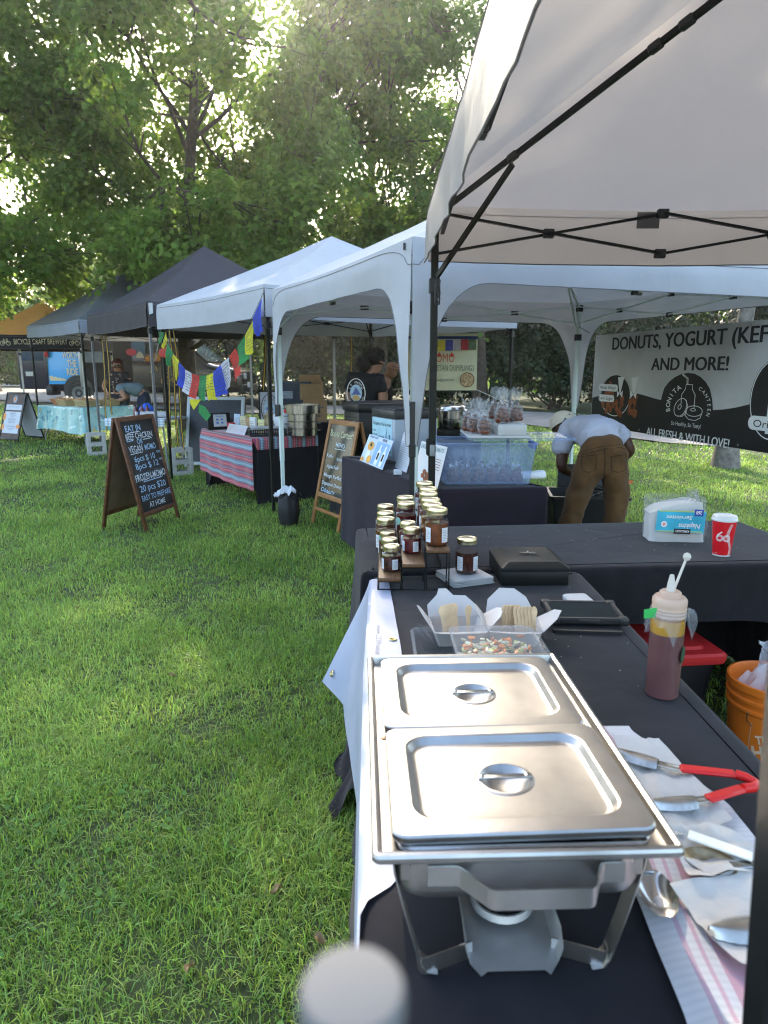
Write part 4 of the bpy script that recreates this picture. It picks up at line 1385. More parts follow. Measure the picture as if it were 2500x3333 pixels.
# ---------------------------------------------------------------- brewery van
VA = R_(-3.5)
vx, vy = -10.05, 20.75
vz = gz(-7.5, 20.5) + .02
van = thing('van', 'dark delivery van with a bright blue lettered rear and its back door open', 'van', (vx, vy, vz), VA)
def vanpaint():
    m = mat('van paint', (.010, .010, .016), .25, 0, 0, coat=.4)
    t = m.node_tree; N, L = t.nodes, t.links
    tc = N['Texture Coordinate']
    sx = N.new('ShaderNodeSeparateXYZ'); L.new(tc.outputs['Object'], sx.inputs[0])
    def lt(o, v, op='LESS_THAN'):
        q = N.new('ShaderNodeMath'); q.operation = op; q.inputs[1].default_value = v; L.new(o, q.inputs[0]); return q.outputs[0]
    def mul(a, c):
        q = N.new('ShaderNodeMath'); q.operation = 'MULTIPLY'; L.new(a, q.inputs[0]); L.new(c, q.inputs[1]); return q.outputs[0]
    def mix(f, a, c):
        q = N.new('ShaderNodeMix'); q.data_type = 'RGBA'; L.new(f, q.inputs[0])
        if isinstance(a, tuple): q.inputs[6].default_value = (*a, 1)
        else: L.new(a, q.inputs[6])
        q.inputs[7].default_value = (*c, 1); return q.outputs[2]
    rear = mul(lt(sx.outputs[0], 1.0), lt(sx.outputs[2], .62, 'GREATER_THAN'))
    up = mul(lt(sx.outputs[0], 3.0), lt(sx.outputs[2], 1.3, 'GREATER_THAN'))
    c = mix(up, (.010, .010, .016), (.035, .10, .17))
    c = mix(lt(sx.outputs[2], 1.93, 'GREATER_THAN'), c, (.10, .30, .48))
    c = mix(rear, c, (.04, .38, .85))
    L.new(c, N['Principled BSDF'].inputs['Base Color'])
    return m
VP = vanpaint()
DARKGL = mat('dark tinted glass', (.015, .02, .022), .06, 0, .2, 3, spec=.8)
st = [(0, .42, 2.02, .97), (.06, .40, 2.06, 1.0), (.6, .38, 2.08, 1.0), (3.2, .36, 2.08, 1.0), (3.75, .36, 2.05, 1.0), (4.05, .36, 1.94, .99), (4.35, .36, 1.68, .98), (4.62, .36, 1.42, .97), (4.85, .36, 1.24, .96), (5.0, .36, 1.19, .95), (5.4, .36, 1.12, .94), (5.7, .38, 1.04, .90), (5.83, .42, .92, .84), (5.85, .5, .8, .8)]
L = []
for (x, zb, zt_, hw) in st:
    hgt = zt_ - zb
    P = rrect(hw, hgt / 2, min(.2, hgt * .25), 0, 5)
    ring_ = []
    for (py, pz, _) in P:
        z = zb + hgt / 2 + pz
        tumble = 1 - .10 * max(0, (z - 1.15)) ** 1.3
        ring_.append((x, 1.0 + py * tumble, z))
    L.append(ring_)
m = MB()
m.loops(L, None, 0, True, True)
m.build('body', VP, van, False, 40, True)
def side(m, pts, off=.006, th=0):      # flat piece on the near flank, following the tumblehome
    vs = [(x, 1.0 - (1.0 + off) * (1 - .10 * max(0, z - 1.15) ** 1.3), z) for x, z in pts]
    m.add(vs, [tuple(range(len(vs)))])
m = MB(); side(m, [(3.0, 1.28), (3.05, 1.82), (3.75, 1.82), (4.35, 1.33), (4.35, 1.28)]); fd = m.build('side_window', DARKGL, van, False, 0)
m = MB()
m.tube([(3.0, .0, 1.27), (3.04, -.01 + .06, 1.83), (3.76, .06, 1.83), (4.38, .02, 1.31), (4.38, .0, 1.27)], .016, 6, closed=True)
m.build('window_seal', BLACKP, fd)
m = MB(); side(m, [(3.28, 1.30), (3.40, 1.79), (3.44, 1.79), (3.33, 1.30)], .012); m.build('window_bar', GREYP, fd, False, 0)
m = MB()
m.add([(4.0, .14, 1.98), (4.0, 1.86, 1.98), (4.84, 1.9, 1.265), (4.84, .1, 1.265)], [(0, 1, 2, 3)], T(.012, 0, .02))
m.build('windshield', mat('windshield glass', (.10, .14, .14), .05, 0, .5, 1.5, spec=.9), van, False, 0)
m = MB(); m.tube([(4.8, .5, 1.31), (4.6, .9, 1.47)], .012, 5); m.tube([(4.8, 1.2, 1.31), (4.62, 1.6, 1.46)], .012, 5); m.build('wiper', BLACKP, van)
# open cargo door: dark hold painted on a flat panel, pale pillar and the slid-back door
m = MB(); side(m, [(1.05, .55), (1.05, 1.88), (2.6, 1.88), (2.6, .55)], .004); m.build('cargo_opening', mat('dark hold', (.008, .008, .009), .9, 0, .3, 3), van, False, 0)  # flat dark panel stands in for the shade inside the van
m = MB(); m.box((1.06, -.03, 1.2), (.10, .06, 1.35), None, .02); m.build('door_pillar', mat('silver van trim', (.36, .37, .38), .35, .5), van)
m = MB(); side(m, [(1.14, 1.25), (1.14, 1.85), (1.75, 1.85), (1.75, 1.25)], .016); m.build('grey_panel', mat('grey hold lining', (.16, .18, .19), .7, 0, .2, 5), van, False, 0)
m = MB(); m.box((-.45, .02, 1.22), (.88, .05, 1.5), None, .02); bd = m.build('rear_door', mat('navy door paint', (.018, .016, .040), .3, 0, .1, 3, coat=.4), van)
m = MB(); m.box((-.45, -.012, 1.60), (.74, .01, .6), None, .004); m.build('rear_window', mat('blue grey tinted glass', (.06, .085, .13), .08, 0, .2, 3, spec=.7), bd)
m = MB(); m.box((-.57, -.014, .92), (.33, .016, .2), None, .006); m.build('plate_holder', BLACKP, bd)
m = MB(); m.box((-.55, -.026, .92), (.22, .008, .13)); m.build('number_plate', WHITEP, bd)
m = MB(); m.box((.03, -.02, 1.62), (.10, .06, .42), None, .015); m.build('tail_light', mat('red lens', (.55, .02, .02), .2, 0, .1, 9, coat=.5), van)
m = MB(); m.box((.035, -.052, 1.6), (.08, .01, .09)); m.build('reverse_lens', WHITEP, van)
m = MB(); m.box((.02, .2, .42), (.22, .5, .26), None, .04); m.build('bumper', BLACKP, van); m = MB(); m.box((5.82, 1.0, .5), (.16, 1.75, .22), None, .05); m.build('bumper', BLACKP, van)
for x in (.92, 4.75):
    m = MB(); m.lathe([(.0, -.012), (.44, -.012), (.46, .0), (.46, .02), (.0, .02)], 28, T(x, -.004, .42) @ RX(PI / 2)); m.build('wheel_arch', BLACKP, van)
    m = MB(); m.lathe([(.20, .0), (.33, -.01), (.355, .03), (.355, .2), (.33, .24)], 30, T(x, -.05, .355) @ RX(-PI / 2)); wh = m.build('wheel', BLACKP, van)
    m = MB(); m.lathe([(.0, .03), (.05, .02), (.06, .05), (.15, .03), (.2, -.005), (.21, .03)], 24, T(x, -.06, .355) @ RX(-PI / 2)); m.build('rim', GREYP, wh)
m = MB(); m.box((4.2, -.16, 1.33), (.14, .2, .26), None, .04); m.build('side_mirror', BLACKP, van)
m = MB(); m.box((5.87, .42, .86), (.05, .3, .18), None, .03); m.build('headlight', mat('headlight lens', (.5, .52, .52), .1, 0, .05), van)
m = MB(); m.box((5.9, .7, .60), (.02, .34, .16)); m.build('number_plate', PAPERP, van)
VM = frame((0, 0, 0), (1, 0, 0), (0, 0, 1))
def vtext(m, s, x0, x1, zb, cap, bold=.02):
    b2 = MB(); fit(b2, s, Matrix.Identity(4), x0, x1, zb, cap, None, bold, 0)
    m.add([(q[0], 1.0 - 1.010 * (1 - .10 * max(0, q[1] - 1.15) ** 1.3), q[1]) for q in b2.v], b2.f)
m = MB()
for s, x0, x1, zb in (('BEER', .58, .97, 1.62), ('WORTH', .49, .99, 1.37), ('THE', .63, .91, 1.13), ('RIDE', .60, .94, .88)): vtext(m, s, x0, x1, zb, .2, .03)
m.build('lettering', mat('cream print', (.72, .68, .50), .6, 0, 0), van, False, 0)
m = MB()
side(m, [(.05, .72), (.05, .88)] + [(.12 + .06 * k + .05 * math.cos(a), .80 - .012 * k + .07 * math.sin(a)) for k in range(0, 8, 2) for a in (2.4, 1.6, .8)] + [(.58, .74), (.54, .72)], .008)
m.build('cloud_print', mat('cloud print', (.70, .62, .42), .6, 0, 0), van, False, 0)
m = MB()
side(m, [(2.6 + .16 * math.cos(a), 1.55 + .1 * math.sin(a)) for a in [k * PI / 6 for k in range(12)]], .018)
m.build('red_print', mat('red van print', (.45, .02, .04), .6, 0, 0), van, False, 0)
m = MB()
side(m, [(2.75, 1.38), (2.75, 1.48), (2.85, 1.58), (2.95, 1.5), (3.0, 1.38)], .018)
m.build('cloud_print', mat('tan print', (.42, .38, .28), .6, 0, 0), van, False, 0)
m = MB()
n = 7
for i, ch in enumerate('BICYCLE'):
    a = R_(150 - 120 * i / 6)
    b2 = MB(); b2.text(ch, .2, Matrix.Identity(4), 3.75 + .62 * math.cos(a), .72 + .45 * math.sin(a), 0, .01, rot=a * .6 - PI * .3)
    m.add([(q[0], -.012, q[1]) for q in b2.v], b2.f)
bike(m, frame((0, -.012, 0), (1, 0, 0), (0, 0, 1)), 3.75, .72, .32, .02, .004)
m.build('door_logo', mat('gold print', (.42, .27, .08), .5, 0, 0), van, False, 0)
# ---------------------------------------------------------------- fitted table covers
def cover(name, label, cat, quad, z, mt, zb=lambda i, u: .01, flare=lambda i, u: .04, amp=.012, folds=7, n=40, r=.03, seed=0, top_wr=0.0):
    Q = [V((q[0], q[1], 0)) for q in quad]
    c = sum(Q, V()) / 4
    P, N, I = [], [], []
    for i in range(4):
        a, d = Q[i], Q[(i + 1) % 4]
        e = (d - a).normalized()
        nr = V((e.y, -e.x, 0))
        pr = V(((a - Q[i - 1]).normalized().y, -(a - Q[i - 1]).normalized().x, 0))
        nx_ = (Q[(i + 2) % 4] - d).normalized()
        nx_ = V((nx_.y, -nx_.x, 0))
        L = (d - a).length
        us = [0, .012, .03] + [.03 + .94 * k / n for k in range(1, n)] + [.97, .988]
        for u in us:
            p = a.lerp(d, u)
            m_ = nr
            if u < .03: m_ = (pr * (1 - u / .03) * .5 + nr * (.5 + .5 * u / .03)).normalized()
            if u > .97: m_ = (nx_ * ((u - .97) / .03) * .5 + nr * (1 - .5 * (u - .97) / .03)).normalized()
            if u == 0: p = p - m_ * r * .45
            if u in (.012, .988): p = p - m_ * r * .16
            P.append(p); N.append(m_); I.append((i, u))
    loops = []
    for (o, dz) in ((-.05, 0), (-.02, -.001), (-.006, -.006), (0, -.016), (.003, -.035)):
        loops.append([P[k] + N[k] * o + V((0, 0, z + dz)) for k in range(len(P))])
    K = 9
    for j in range(1, K + 1):
        f = j / K
        row = []
        for k in range(len(P)):
            i, u = I[k]
            b = zb(i, u)
            zz = (z - .035) * (1 - f) + b * f
            o = .003 + flare(i, u) * f ** 1.3 + amp * f * (math.sin(u * folds * 2 * PI + i * 2 + seed) + .6 * math.sin(u * folds * 4.7 + seed * 3 + f * 1.5))
            row.append(P[k] + N[k] * o + V((0, 0, zz)))
        loops.append(row)
    m = MB()
    m.loops(loops, None, 0, True)
    return tag(m.build(name, mt, None, False, 60, True), label, cat)
TZ = .752
cover('tablecloth', 'black tablecloth under the steel chafing dish', 'tablecloth', [(-.028, .6), (.748, .6), (.742, 2.485), (-.045, 2.42)], TZ, BLACKCLOTH,
      flare=lambda i, u: (.04, .05, .0, .05)[i], amp=.006, seed=1)
cover('tablecloth', 'black tablecloth on the cross table under the red cup', 'tablecloth', [(-.085, 2.445), (1.86, 2.60), (1.79, 3.38), (-.135, 3.19)], TZ, BLACKCLOTH,
      zb=lambda i, u: .52 - .5 * abs(2 * u - 1) ** 9 if i == 0 else .01, flare=lambda i, u: (.0, .03, .0, .06)[i], amp=.005, seed=2)
# cloth hem spilling on the grass by the left side
m = MB()
m.grid(lambda u, v: (-.085 - .085 * v - .02 * math.sin(u * 9) * v, 2.0 + .36 * u + .04 * math.sin(v * 3), .13 * (1 - v) ** 1.5 + .025 + .04 * math.sin(u * 7 + v * 4) ** 2 * (1 - v * .6)), 20, 10)
tag(m.build('cloth_hem', BLACKCLOTH, None, False, 60), 'bunched black cloth hem lying on the grass below the white banner', 'cloth')

# ---------------------------------------------------------------- white vinyl banner over the table edge
VIN = mat('white banner vinyl', (.37, .40, .50), .42, 0, .05, 5, .5, 12, transl=.12)
vb = thing('vinyl_banner', 'white vinyl banner draped over the grass side of the near table', 'banner', (-.06, 1.5, 0))
def vsheet(u, v):
    Y = .70 + 1.66 * u
    xin = float(np.interp(Y, [.7, .83, .88, 1.0, 1.72, 2.31, 2.36], [-.033, -.033, .026, .048, .047, .018, .012]))
    xb = float(np.interp(Y, [.7, 1.22, 1.6, 1.98, 2.26, 2.36], [-.045, -.052, -.075, -.105, -.145, -.235]))
    zb_ = float(np.interp(Y, [.7, 1.3, 2.2, 2.27, 2.36], [.30, .30, .31, .32, .355]))
    e = -.036 - .016 * min(1, max(0, (Y - .7) / .9))
    if v < .25:
        k = v / .25
        x, z = xin * (1 - k) + e * k, TZ + .004
        if k > .8: z -= .004 * ((k - .8) / .2) ** 2
    else:
        k = (v - .25) / .75
        x = e + (xb - e) * k ** 1.25 - .006 * math.sin(k * PI)
        z = (TZ - .002) * (1 - k) + zb_ * k
        x += .008 * math.sin(u * 11 + k * 2) * k
    y = Y - (.05 * v if u < .02 else 0)
    if u > .98 and v > .3: y += .0
    return (x, y, z + .0012 * math.sin(u * 40 + v * 9) * (v < .25))
m = MB()
m.grid(vsheet, 60, 28)
m.build('sheet', VIN, vb, True, 60)
m = MB()
MV = frame((-.015, 1.90, TZ + .0065), (0, -1, 0), (1, 0, 0))
fit(m, 'www.233flavours.com', MV, 0, .185, -.008, .016, 'www.233flavo', -.012, 0)
m.build('lettering', mat('grey print', (.10, .11, .14), .7, 0, 0), vb, True, 0)
m = MB()
BRASS = mat('brass eyelet', (.62, .50, .22), .3, 1, .1, 30)
def eyelet(m, p, nrm, r=.012):
    q = V(nrm).to_track_quat('Z', 'Y').to_matrix().to_4x4()
    m.lathe([(r * .45, .0), (r * .5, .003), (r * .8, .004), (r, .001)], 16, Matrix.Translation(p) @ q)
eyelet(m, V((.025, 1.79, TZ + .006)), (0, 0, 1))
eyelet(m, V(vsheet(.985, .9)) + V((-.003, -.002, 0)), (-.9, -.2, .35), .013)
m.build('eyelet', BRASS, vb, True)

# ---------------------------------------------------------------- chafing dish
CX, CY, CA = .158, .9525, R_(1.9)
ch = thing('chafing_dish', 'large steel chafing dish with two half lids on a folding rack', 'chafing dish', (CX, CY, TZ), CA)
HX, HY = .181, .277
def rsweep(m, hx, hy, r, prof, n=6, cx=0, cy=0, M=None, **k):
    m.loops([rrect(hx - d, hy - d, max(.002, r - d), z, n, cx, cy) for d, z in prof], M, **k)
m = MB()
rsweep(m, HX, HY, .010, [(.0015, .1985), (.0, .2005), (.0, .206), (.002, .2095), (.006, .2105), (.010, .209), (.0115, .204), (.013, .1965), (.032, .1955), (.034, .193), (.0345, .150)])
m.build('rim_tray', STEEL, ch, False, 25)
# water pan under the rim
m = MB()
rsweep(m, HX - .026, HY - .026, .045, [(.0, .196), (.001, .140), (.006, .127), (.018, .118), (.03, .116)], 8, cap1=True)
m.build('water_pan', RACKST, ch, False, 30)
# two lids
def lid(cy, z, tilt, label):
    M = T(0, cy, z) @ RX(tilt[0]) @ RY(tilt[1])
    hx, hy = .157, .1275
    m = MB()
    n = 8
    Ls = [rrect(hx - d, hy - d, max(.003, .018 - d * .3), zz, n, e=12) for d, zz in ((.002, -.010), (.0, -.006), (.0, -.001), (.002, .0015), (.005, .002), (.024, .0025))]
    Ls += [rrect(hx - d, hy - d, r_, zz, n, e=12) for d, r_, zz in ((.027, .034, .0025), (.0295, .033, .0012), (.036, .028, -.0072), (.0385, .026, -.0085), (.042, .024, -.009))]
    k = len(Ls[0])
    base = Ls[-1]
    rad = lambda r_, zz: [(r_ * math.cos(a), r_ * math.sin(a), zz) for a in [math.atan2(p[1], p[0]) for p in base]]
    mid = [((p[0] + q[0]) / 2, (p[1] + q[1]) / 2, -.009) for p, q in zip(base, rad(.040, 0))]
    Ls += [mid, rad(.040, -.009), rad(.0375, -.0075), rad(.0345, -.0072), rad(.033, -.0085), rad(.030, -.0125), rad(.022, -.019), rad(.012, -.0225), rad(.004, -.0232)]
    m.loops(Ls, M, 0, False, True)
    m.loops([[(p[0], p[1], p[2] - .0012) for p in l] for l in Ls[:6]], M)
    o = m.build('lid', STEEL, ch, False, 20)
    o['label'] = label
    m = MB()
    m.box((0, 0, -.0055), (.073, .009, .0035), M, .0012)
    for s in (-1, 1): m.lathe([(.004, -.006), (.004, -.003), (.001, -.0022)], 10, M @ T(s * .031, 0, 0), cap1=True)
    m.build('lid_handle', STEELD, o, False, 30)
lid(.1345, .207, (0, 0), 'rear half lid lying flat')
lid(-.1295, .2165, (R_(-1.6), R_(-.8)), 'front half lid sitting slightly askew')
m = MB()   # second pan edge showing in the gap below the front lid
rsweep(m, .150, .125, .02, [(.0, .199), (.0, .204), (.004, .206), (.012, .206), (.014, .17)], 6, 0, -.135)
m.build('food_pan', STEELD, ch, False, 25)
m = MB()
m.lathe([(.006, .0), (.005, .0012), (.001, .0018)], 8, T(-.158, -.002, .1965), cap1=True)
m.lathe([(.004, .0), (.003, .001), (.0005, .0014)], 8, T(-.152, -.0075, .1965), cap1=True)
m.build('food_stain', mat('orange sauce stain', (.42, .14, .02), .4, 0, .3, 60), ch)
# bent strip handle at the end of the water pan
def strip(m, pts, z0, h, th=.0025):
    pts = [V((p[0], p[1], 0)) for p in pts]
    out = []
    for i, p in enumerate(pts):
        t_ = (pts[min(i + 1, len(pts) - 1)] - pts[max(0, i - 1)]).normalized()
        nr = V((t_.y, -t_.x, 0))
        hh = pts[i].z
        out.append([p + V((0, 0, z0)), p + V((0, 0, z0 + h)), p + nr * th + V((0, 0, z0 + h)), p + nr * th + V((0, 0, z0))])
    m.loops(out, None, 0, True, True)
def arcpath(pts, r, n=4):
    o = [V((*pts[0], 0))]
    for i in range(1, len(pts) - 1):
        a, p, c = V((*pts[i - 1], 0)), V((*pts[i], 0)), V((*pts[i + 1], 0))
        s, e = p + (a - p).normalized() * r, p + (c - p).normalized() * r
        for k in range(n + 1):
            f = k / n
            o.append(s * (1 - f) ** 2 + p * 2 * f * (1 - f) + e * f * f)
    o.append(V((*pts[-1], 0)))
    return [(q.x, q.y) for q in o]
for s in (-1, 1):
    m = MB()
    yo = -(HY - .026)
    pts = arcpath([(-.115, yo - .001), (-.078, yo - .001), (-.045, yo - .040), (.070, yo - .040), (.090, yo - .001), (.12, yo - .001)], .006)
    strip(m, pts, .150, .026)
    if s == 1: m.v = [(-q[0], -q[1], q[2]) for q in m.v]
    m.build('pan_handle', RACKST, ch, False, 30)
# rack: bent legs and base strips at both ends, fuel tray and can
for s in (-1, 1):
    for sx in (-1, 1):
        m = MB()
        yb = s * (HY - .057)
        prof = [(sx * .158, .186), (sx * .154, .15), (sx * .140, .09), (sx * .126, .035), (sx * .121, .016), (sx * .113, .006), (sx * .10, .004)]
        vs = []
        for (x, z) in prof:
            for (dx, dy) in ((0, -.013), (0, .013), (-.002 * sx, .013), (-.002 * sx, -.013)): vs.append((x + dx, yb + dy, z))
        fs = []
        for i in range(len(prof) - 1):
            for j in range(4): fs.append((i * 4 + j, i * 4 + (j + 1) % 4, (i + 1) * 4 + (j + 1) % 4, (i + 1) * 4 + j))
        m.add(vs, fs + [(0, 1, 2, 3), (24, 25, 26, 27)])
        m.build('leg', RACKST, ch, False, 30, True)
        m = MB()
        strip(m, arcpath([(sx * .121, yb + .008), (sx * .119, yb - s * -.012), (sx * .052, yb - s * .014)], .008), .003, .024, .0022)
        m.build('base_strip', RACKST, ch, False, 30)
for s in (-1, 1):
    m = MB()
    y0 = s * .262
    P = lambda x, y, z: (x, s * y if s == 1 else -y, z)
    yn, yf = .238, .075
    pl_ = [(-.058, yn - .02), (-.058, yf), (.058, yf), (.058, yn - .02)]
    m.add([(-.056, s * (yn - .012), .010), (.056, s * (yn - .012), .010), (.056, s * yf, .030), (-.056, s * yf, .030)], [(0, 1, 2, 3)])
    m.add([(-.056, s * (yn - .012), .010), (-.056, s * yf, .030), (-.062, s * yf, .052), (-.063, s * (yn - .03), .046), (-.062, s * (yn - .012), .03)], [(0, 1, 2, 3, 4)])
    m.add([(.056, s * (yn - .012), .010), (.056, s * yf, .030), (.062, s * yf, .052), (.063, s * (yn - .03), .046), (.062, s * (yn - .012), .03)], [(0, 1, 2, 3, 4)])
    m.add([(-.056, s * (yn - .012), .010), (.056, s * (yn - .012), .010), (.044, s * (yn + .0), .004), (.036, s * (yn - .001), .010), (-.036, s * (yn - .001), .010), (-.044, s * (yn + .0), .004)], [(0, 1, 2, 3, 4, 5)])
    m.lathe([(.044, .028), (.042, .038), (.039, .038), (.037, .028)], 24, T(0, s * .140, 0))
    m.build('fuel_tray', TRAYST, ch, False, 25)
    m = MB()
    m.lathe([(.034, .028), (.036, .032), (.036, .058), (.034, .061), (.031, .059), (.028, .059), (.012, .058), (.012, .052), (.001, .052)], 24, T(0, s * .140, 0))
    m.build('fuel_can', BLACKM, ch, False, 30)

# ---------------------------------------------------------------- clear salad tubs beyond the chafer
tub = thing('salad_tub', 'clear plastic tub with lid, half full of chopped salad', 'tub', (.275, 1.50, TZ), R_(1))
m = MB()
rsweep(m, .10, .155, .02, [(.012, .004), (.004, .012), (.0, .085), (-.006, .087), (-.006, .092), (.0, .094)], cap0=True)
m.build('tub_body', TUBC, tub, False, 30)
m = MB()
rsweep(m, .107, .162, .024, [(.0, .090), (.0, .097), (.004, .100), (.022, .100), (.026, .108), (.034, .110)], cap1=True)
m.build('tub_lid', TUBC, tub, False, 30)
tub2 = thing('salad_tub', 'second clear plastic tub half hidden under the lidded one', 'tub', (.235, 1.565, TZ), R_(1))
m = MB()
rsweep(m, .155, .125, .02, [(.012, .001), (.004, .006), (.0, .070), (-.008, .074), (-.010, .080), (-.002, .082)], cap0=True)
m.build('tub_body', TUBC, tub2, False, 30)
rr = random.Random(3)
bits = [MB() for _ in range(3)]
for k in range(640):
    bq = bits[rr.choice((0, 0, 1, 2, 2))]
    x, y = rr.uniform(-.082, .082), rr.uniform(-.135, .14)
    M = T(.275 + x, 1.50 + y, TZ + .026 + rr.uniform(0, .058)) @ RZ(rr.uniform(0, 6)) @ RX(rr.uniform(0, 3))
    bq.box((0, 0, 0), (rr.uniform(.008, .02), rr.uniform(.006, .012), rr.uniform(.002, .006)), M, .001, 1)
sal = thing('salad', 'chopped carrot and cabbage salad inside the clear tub', 'salad', (.275, 1.50, TZ + .013))
tag(sal, kind='stuff')
for bq, c, nm in zip(bits, ((.62, .19, .03), (.40, .46, .14), (.56, .55, .38)), ('carrot', 'lettuce', 'cabbage')):
    bq.build(nm, mat(nm, c, .5, 0, .3, 60), sal, True, 30)
for k in range(7):
    m = MB()
    x = .20 + .024 * k
    a = V((x, 1.44 + .02 * (k % 3), TZ + .03)); e = a + V((-.006 + .01 * (k % 2), .075, .048))
    m.tube([a, e], [.0018, .0014], 6)
    tag(m.build('cocktail_pick', mat('pale pick', (.72, .55, .34), .5) if k == 0 else bpy.data.materials['pale pick']), 'thin pale wooden pick stuck in the chopped salad', 'pick', 'picks in the salad')
clip = MB()
clip.box((0, 0, .0), (.05, .085, .006), T(.112, 1.69, TZ + .048) @ RZ(.35) @ RX(.5) @ RY(.5), .002)
clip.box((0, 0, .012), (.05, .085, .004), T(.112, 1.69, TZ + .048) @ RZ(.35) @ RX(.5) @ RY(.5), .001)
tag(clip.build('lid_clip', CLEAR), 'small clear plastic lid standing left of the takeout boxes', 'lid')

# ---------------------------------------------------------------- takeout boxes with wooden cutlery
BOXW = mat('white coated card', (.46, .44, .42), .6, 0, .04, 8)
FORKW = mat('pale wood cutlery', (.62, .44, .26), .65, 0, .15, 30)
def takeout(label, x, y, rz, var):
    t = thing('takeout_box', label, 'takeout box', (x, y, TZ), rz, 'open takeout boxes with cutlery')
    t.scale = (1.18, 1.15, 1.0)
    m = MB()
    a, c = rrect(.050, .040, .006, .002, 3), rrect(.062, .052, .006, .048, 3)
    m.loops([a, c, [(p[0] * .97, p[1] * .97, p[2]) for p in c], [(p[0] * .97, p[1] * .97, p[2] + .002) for p in a]], None, 0, True, True)
    m.build('box_body', BOXW, t, False, 30)
    def flap(pts, M, nm='flap'):
        m = MB()
        m.poly(pts, M, .0012)
        m.build(nm, BOXW, t, False, 0)
    back = [(-.062, 0), (.062, 0), (.062, .03), (.036, .062), (.005, .064), (-.01, .085), (-.03, .085), (-.036, .066), (-.062, .036)] if var == 0 else [(-.062, 0), (.062, 0), (.04, .06), (.012, .085), (-.025, .086), (-.055, .05)]
    flap(back, T(0, .053, .048) @ RX(R_(48)))
    flap([(-.062, 0), (.062, 0), (.05, .035), (.02, .052), (-.03, .052), (-.055, .03)] if var == 0 else [(-.06, 0), (.06, 0), (.055, .02), (.03, .045), (.012, .062), (-.01, .06), (-.02, .04), (-.05, .03)], T(0, -.053, .048) @ RZ(PI) @ RX(R_(20)))
    flap([(-.05, 0), (.05, 0), (.03, .05), (-.005, .07), (-.03, .045)], T(-.063, 0, .048) @ RZ(PI / 2) @ RX(R_(60)))
    flap([(-.05, 0), (.05, 0), (.03, .045), (.0, .065), (-.03, .05)], T(.063, 0, .048) @ RZ(-PI / 2) @ RX(R_(42)))
    return t
takeout('open white takeout box holding a few wooden forks beside the fuller one', .205, 1.80, R_(4), 0)
takeout('open white takeout box crowded with two bunches of wooden forks', .362, 1.80, R_(-4), 1)
def fork(label, p, rx, ry, rz):
    m = MB()
    pts = [(-.005, 0), (.005, 0), (.006, .065)] + [(.010 * math.cos(a), .083 + .016 * math.sin(a)) for a in [-.6 + k * (PI + 1.2) / 10 for k in range(11)]] + [(-.006, .065)]
    m.poly(pts, T(*p) @ RZ(rz) @ RX(PI / 2 - rx) @ RY(ry), .0016)
    tag(m.build('wooden_fork', FORKW, None, False, 0), label, 'wooden fork', 'wooden forks in the takeout boxes')
for k in range(5): fork('pale wooden fork leaning left inside the left takeout box', (.172 + .009 * k, 1.782 + .006 * k, TZ + .006), .25, -.45, .5)
fork('single wooden fork upright at the right of the left takeout box', (.235, 1.80, TZ + .006), .0, .1, .2)
for k in range(5): fork('pale wooden fork in the back bunch of the right takeout box', (.335 + .009 * k, 1.815, TZ + .006), -.12, .1, .2)
for k in range(6): fork('pale wooden fork in the front bunch of the right takeout box', (.368 + .010 * k, 1.782, TZ + .004), .15, .25, .1)

# ---------------------------------------------------------------- jars on the riser
def riser():
    t = thing('jar_riser', 'three step wooden riser on a black wire frame', 'display stand', (.10, 2.56, TZ))
    y0, y1 = 2.222, 2.93
    for k, (xa, z) in enumerate(((-.020, .802), (.062, .852), (.145, .902))):
        m = MB()
        m.box((xa + .039, (y0 + y1) / 2, z - .0065), (.077, y1 - y0, .013), None, .002)
        m.build('shelf_board', RUSTIC, t, True, 30)
        m = MB()
        for yy in (y0 + .012, y0 + .10, y1 - .10):
            m.tube([(xa, yy, TZ + .005), (xa, yy, z - .016), (xa + .077, yy, z - .016), (xa + .077, yy, TZ + .005)], .0028, 6)
        m.tube([(xa + .005, y0 + .012, z - .016), (xa + .005, y1 - .01, z - .016)], .0028, 6)
        m.tube([(xa + .072, y0 + .012, z - .016), (xa + .072, y1 - .01, z - .016)], .0028, 6)
        m.build('wire_frame', BLACKM, t, True)
    m = MB()
    m.tube([(-.02, y0 + .012, TZ + .005), (.222, y0 + .012, TZ + .005), (.222, y1, TZ + .005), (-.02, y1, TZ + .005)], .004, 6, closed=True)
    m.build('base_wire', BLACKM, t, True)
riser()
LID = mat('gold jar lid', (.60, .54, .34), .28, 1, .08, 40)
LIDT = mat('pale lid top', (.55, .53, .42), .3, 1, .08, 40)
SAUCES = {'red': mat('red sauce', (.10, .006, .006), .16, 0, .5, 35, coat=.6), 'amber': mat('amber sauce', (.13, .034, .006), .15, 0, .55, 30, coat=.6), 'brown': mat('dark brown sauce', (.050, .012, .006), .15, 0, .5, 35, coat=.6)}
LABW = mat('white jar label', (.58, .59, .62), .6, 0, .05, 60)
LABP = mat('faint label print', (.22, .23, .26), .7, 0, 0)
LABG = mat('mint sticker', (.30, .56, .48), .6, 0, .05, 30)
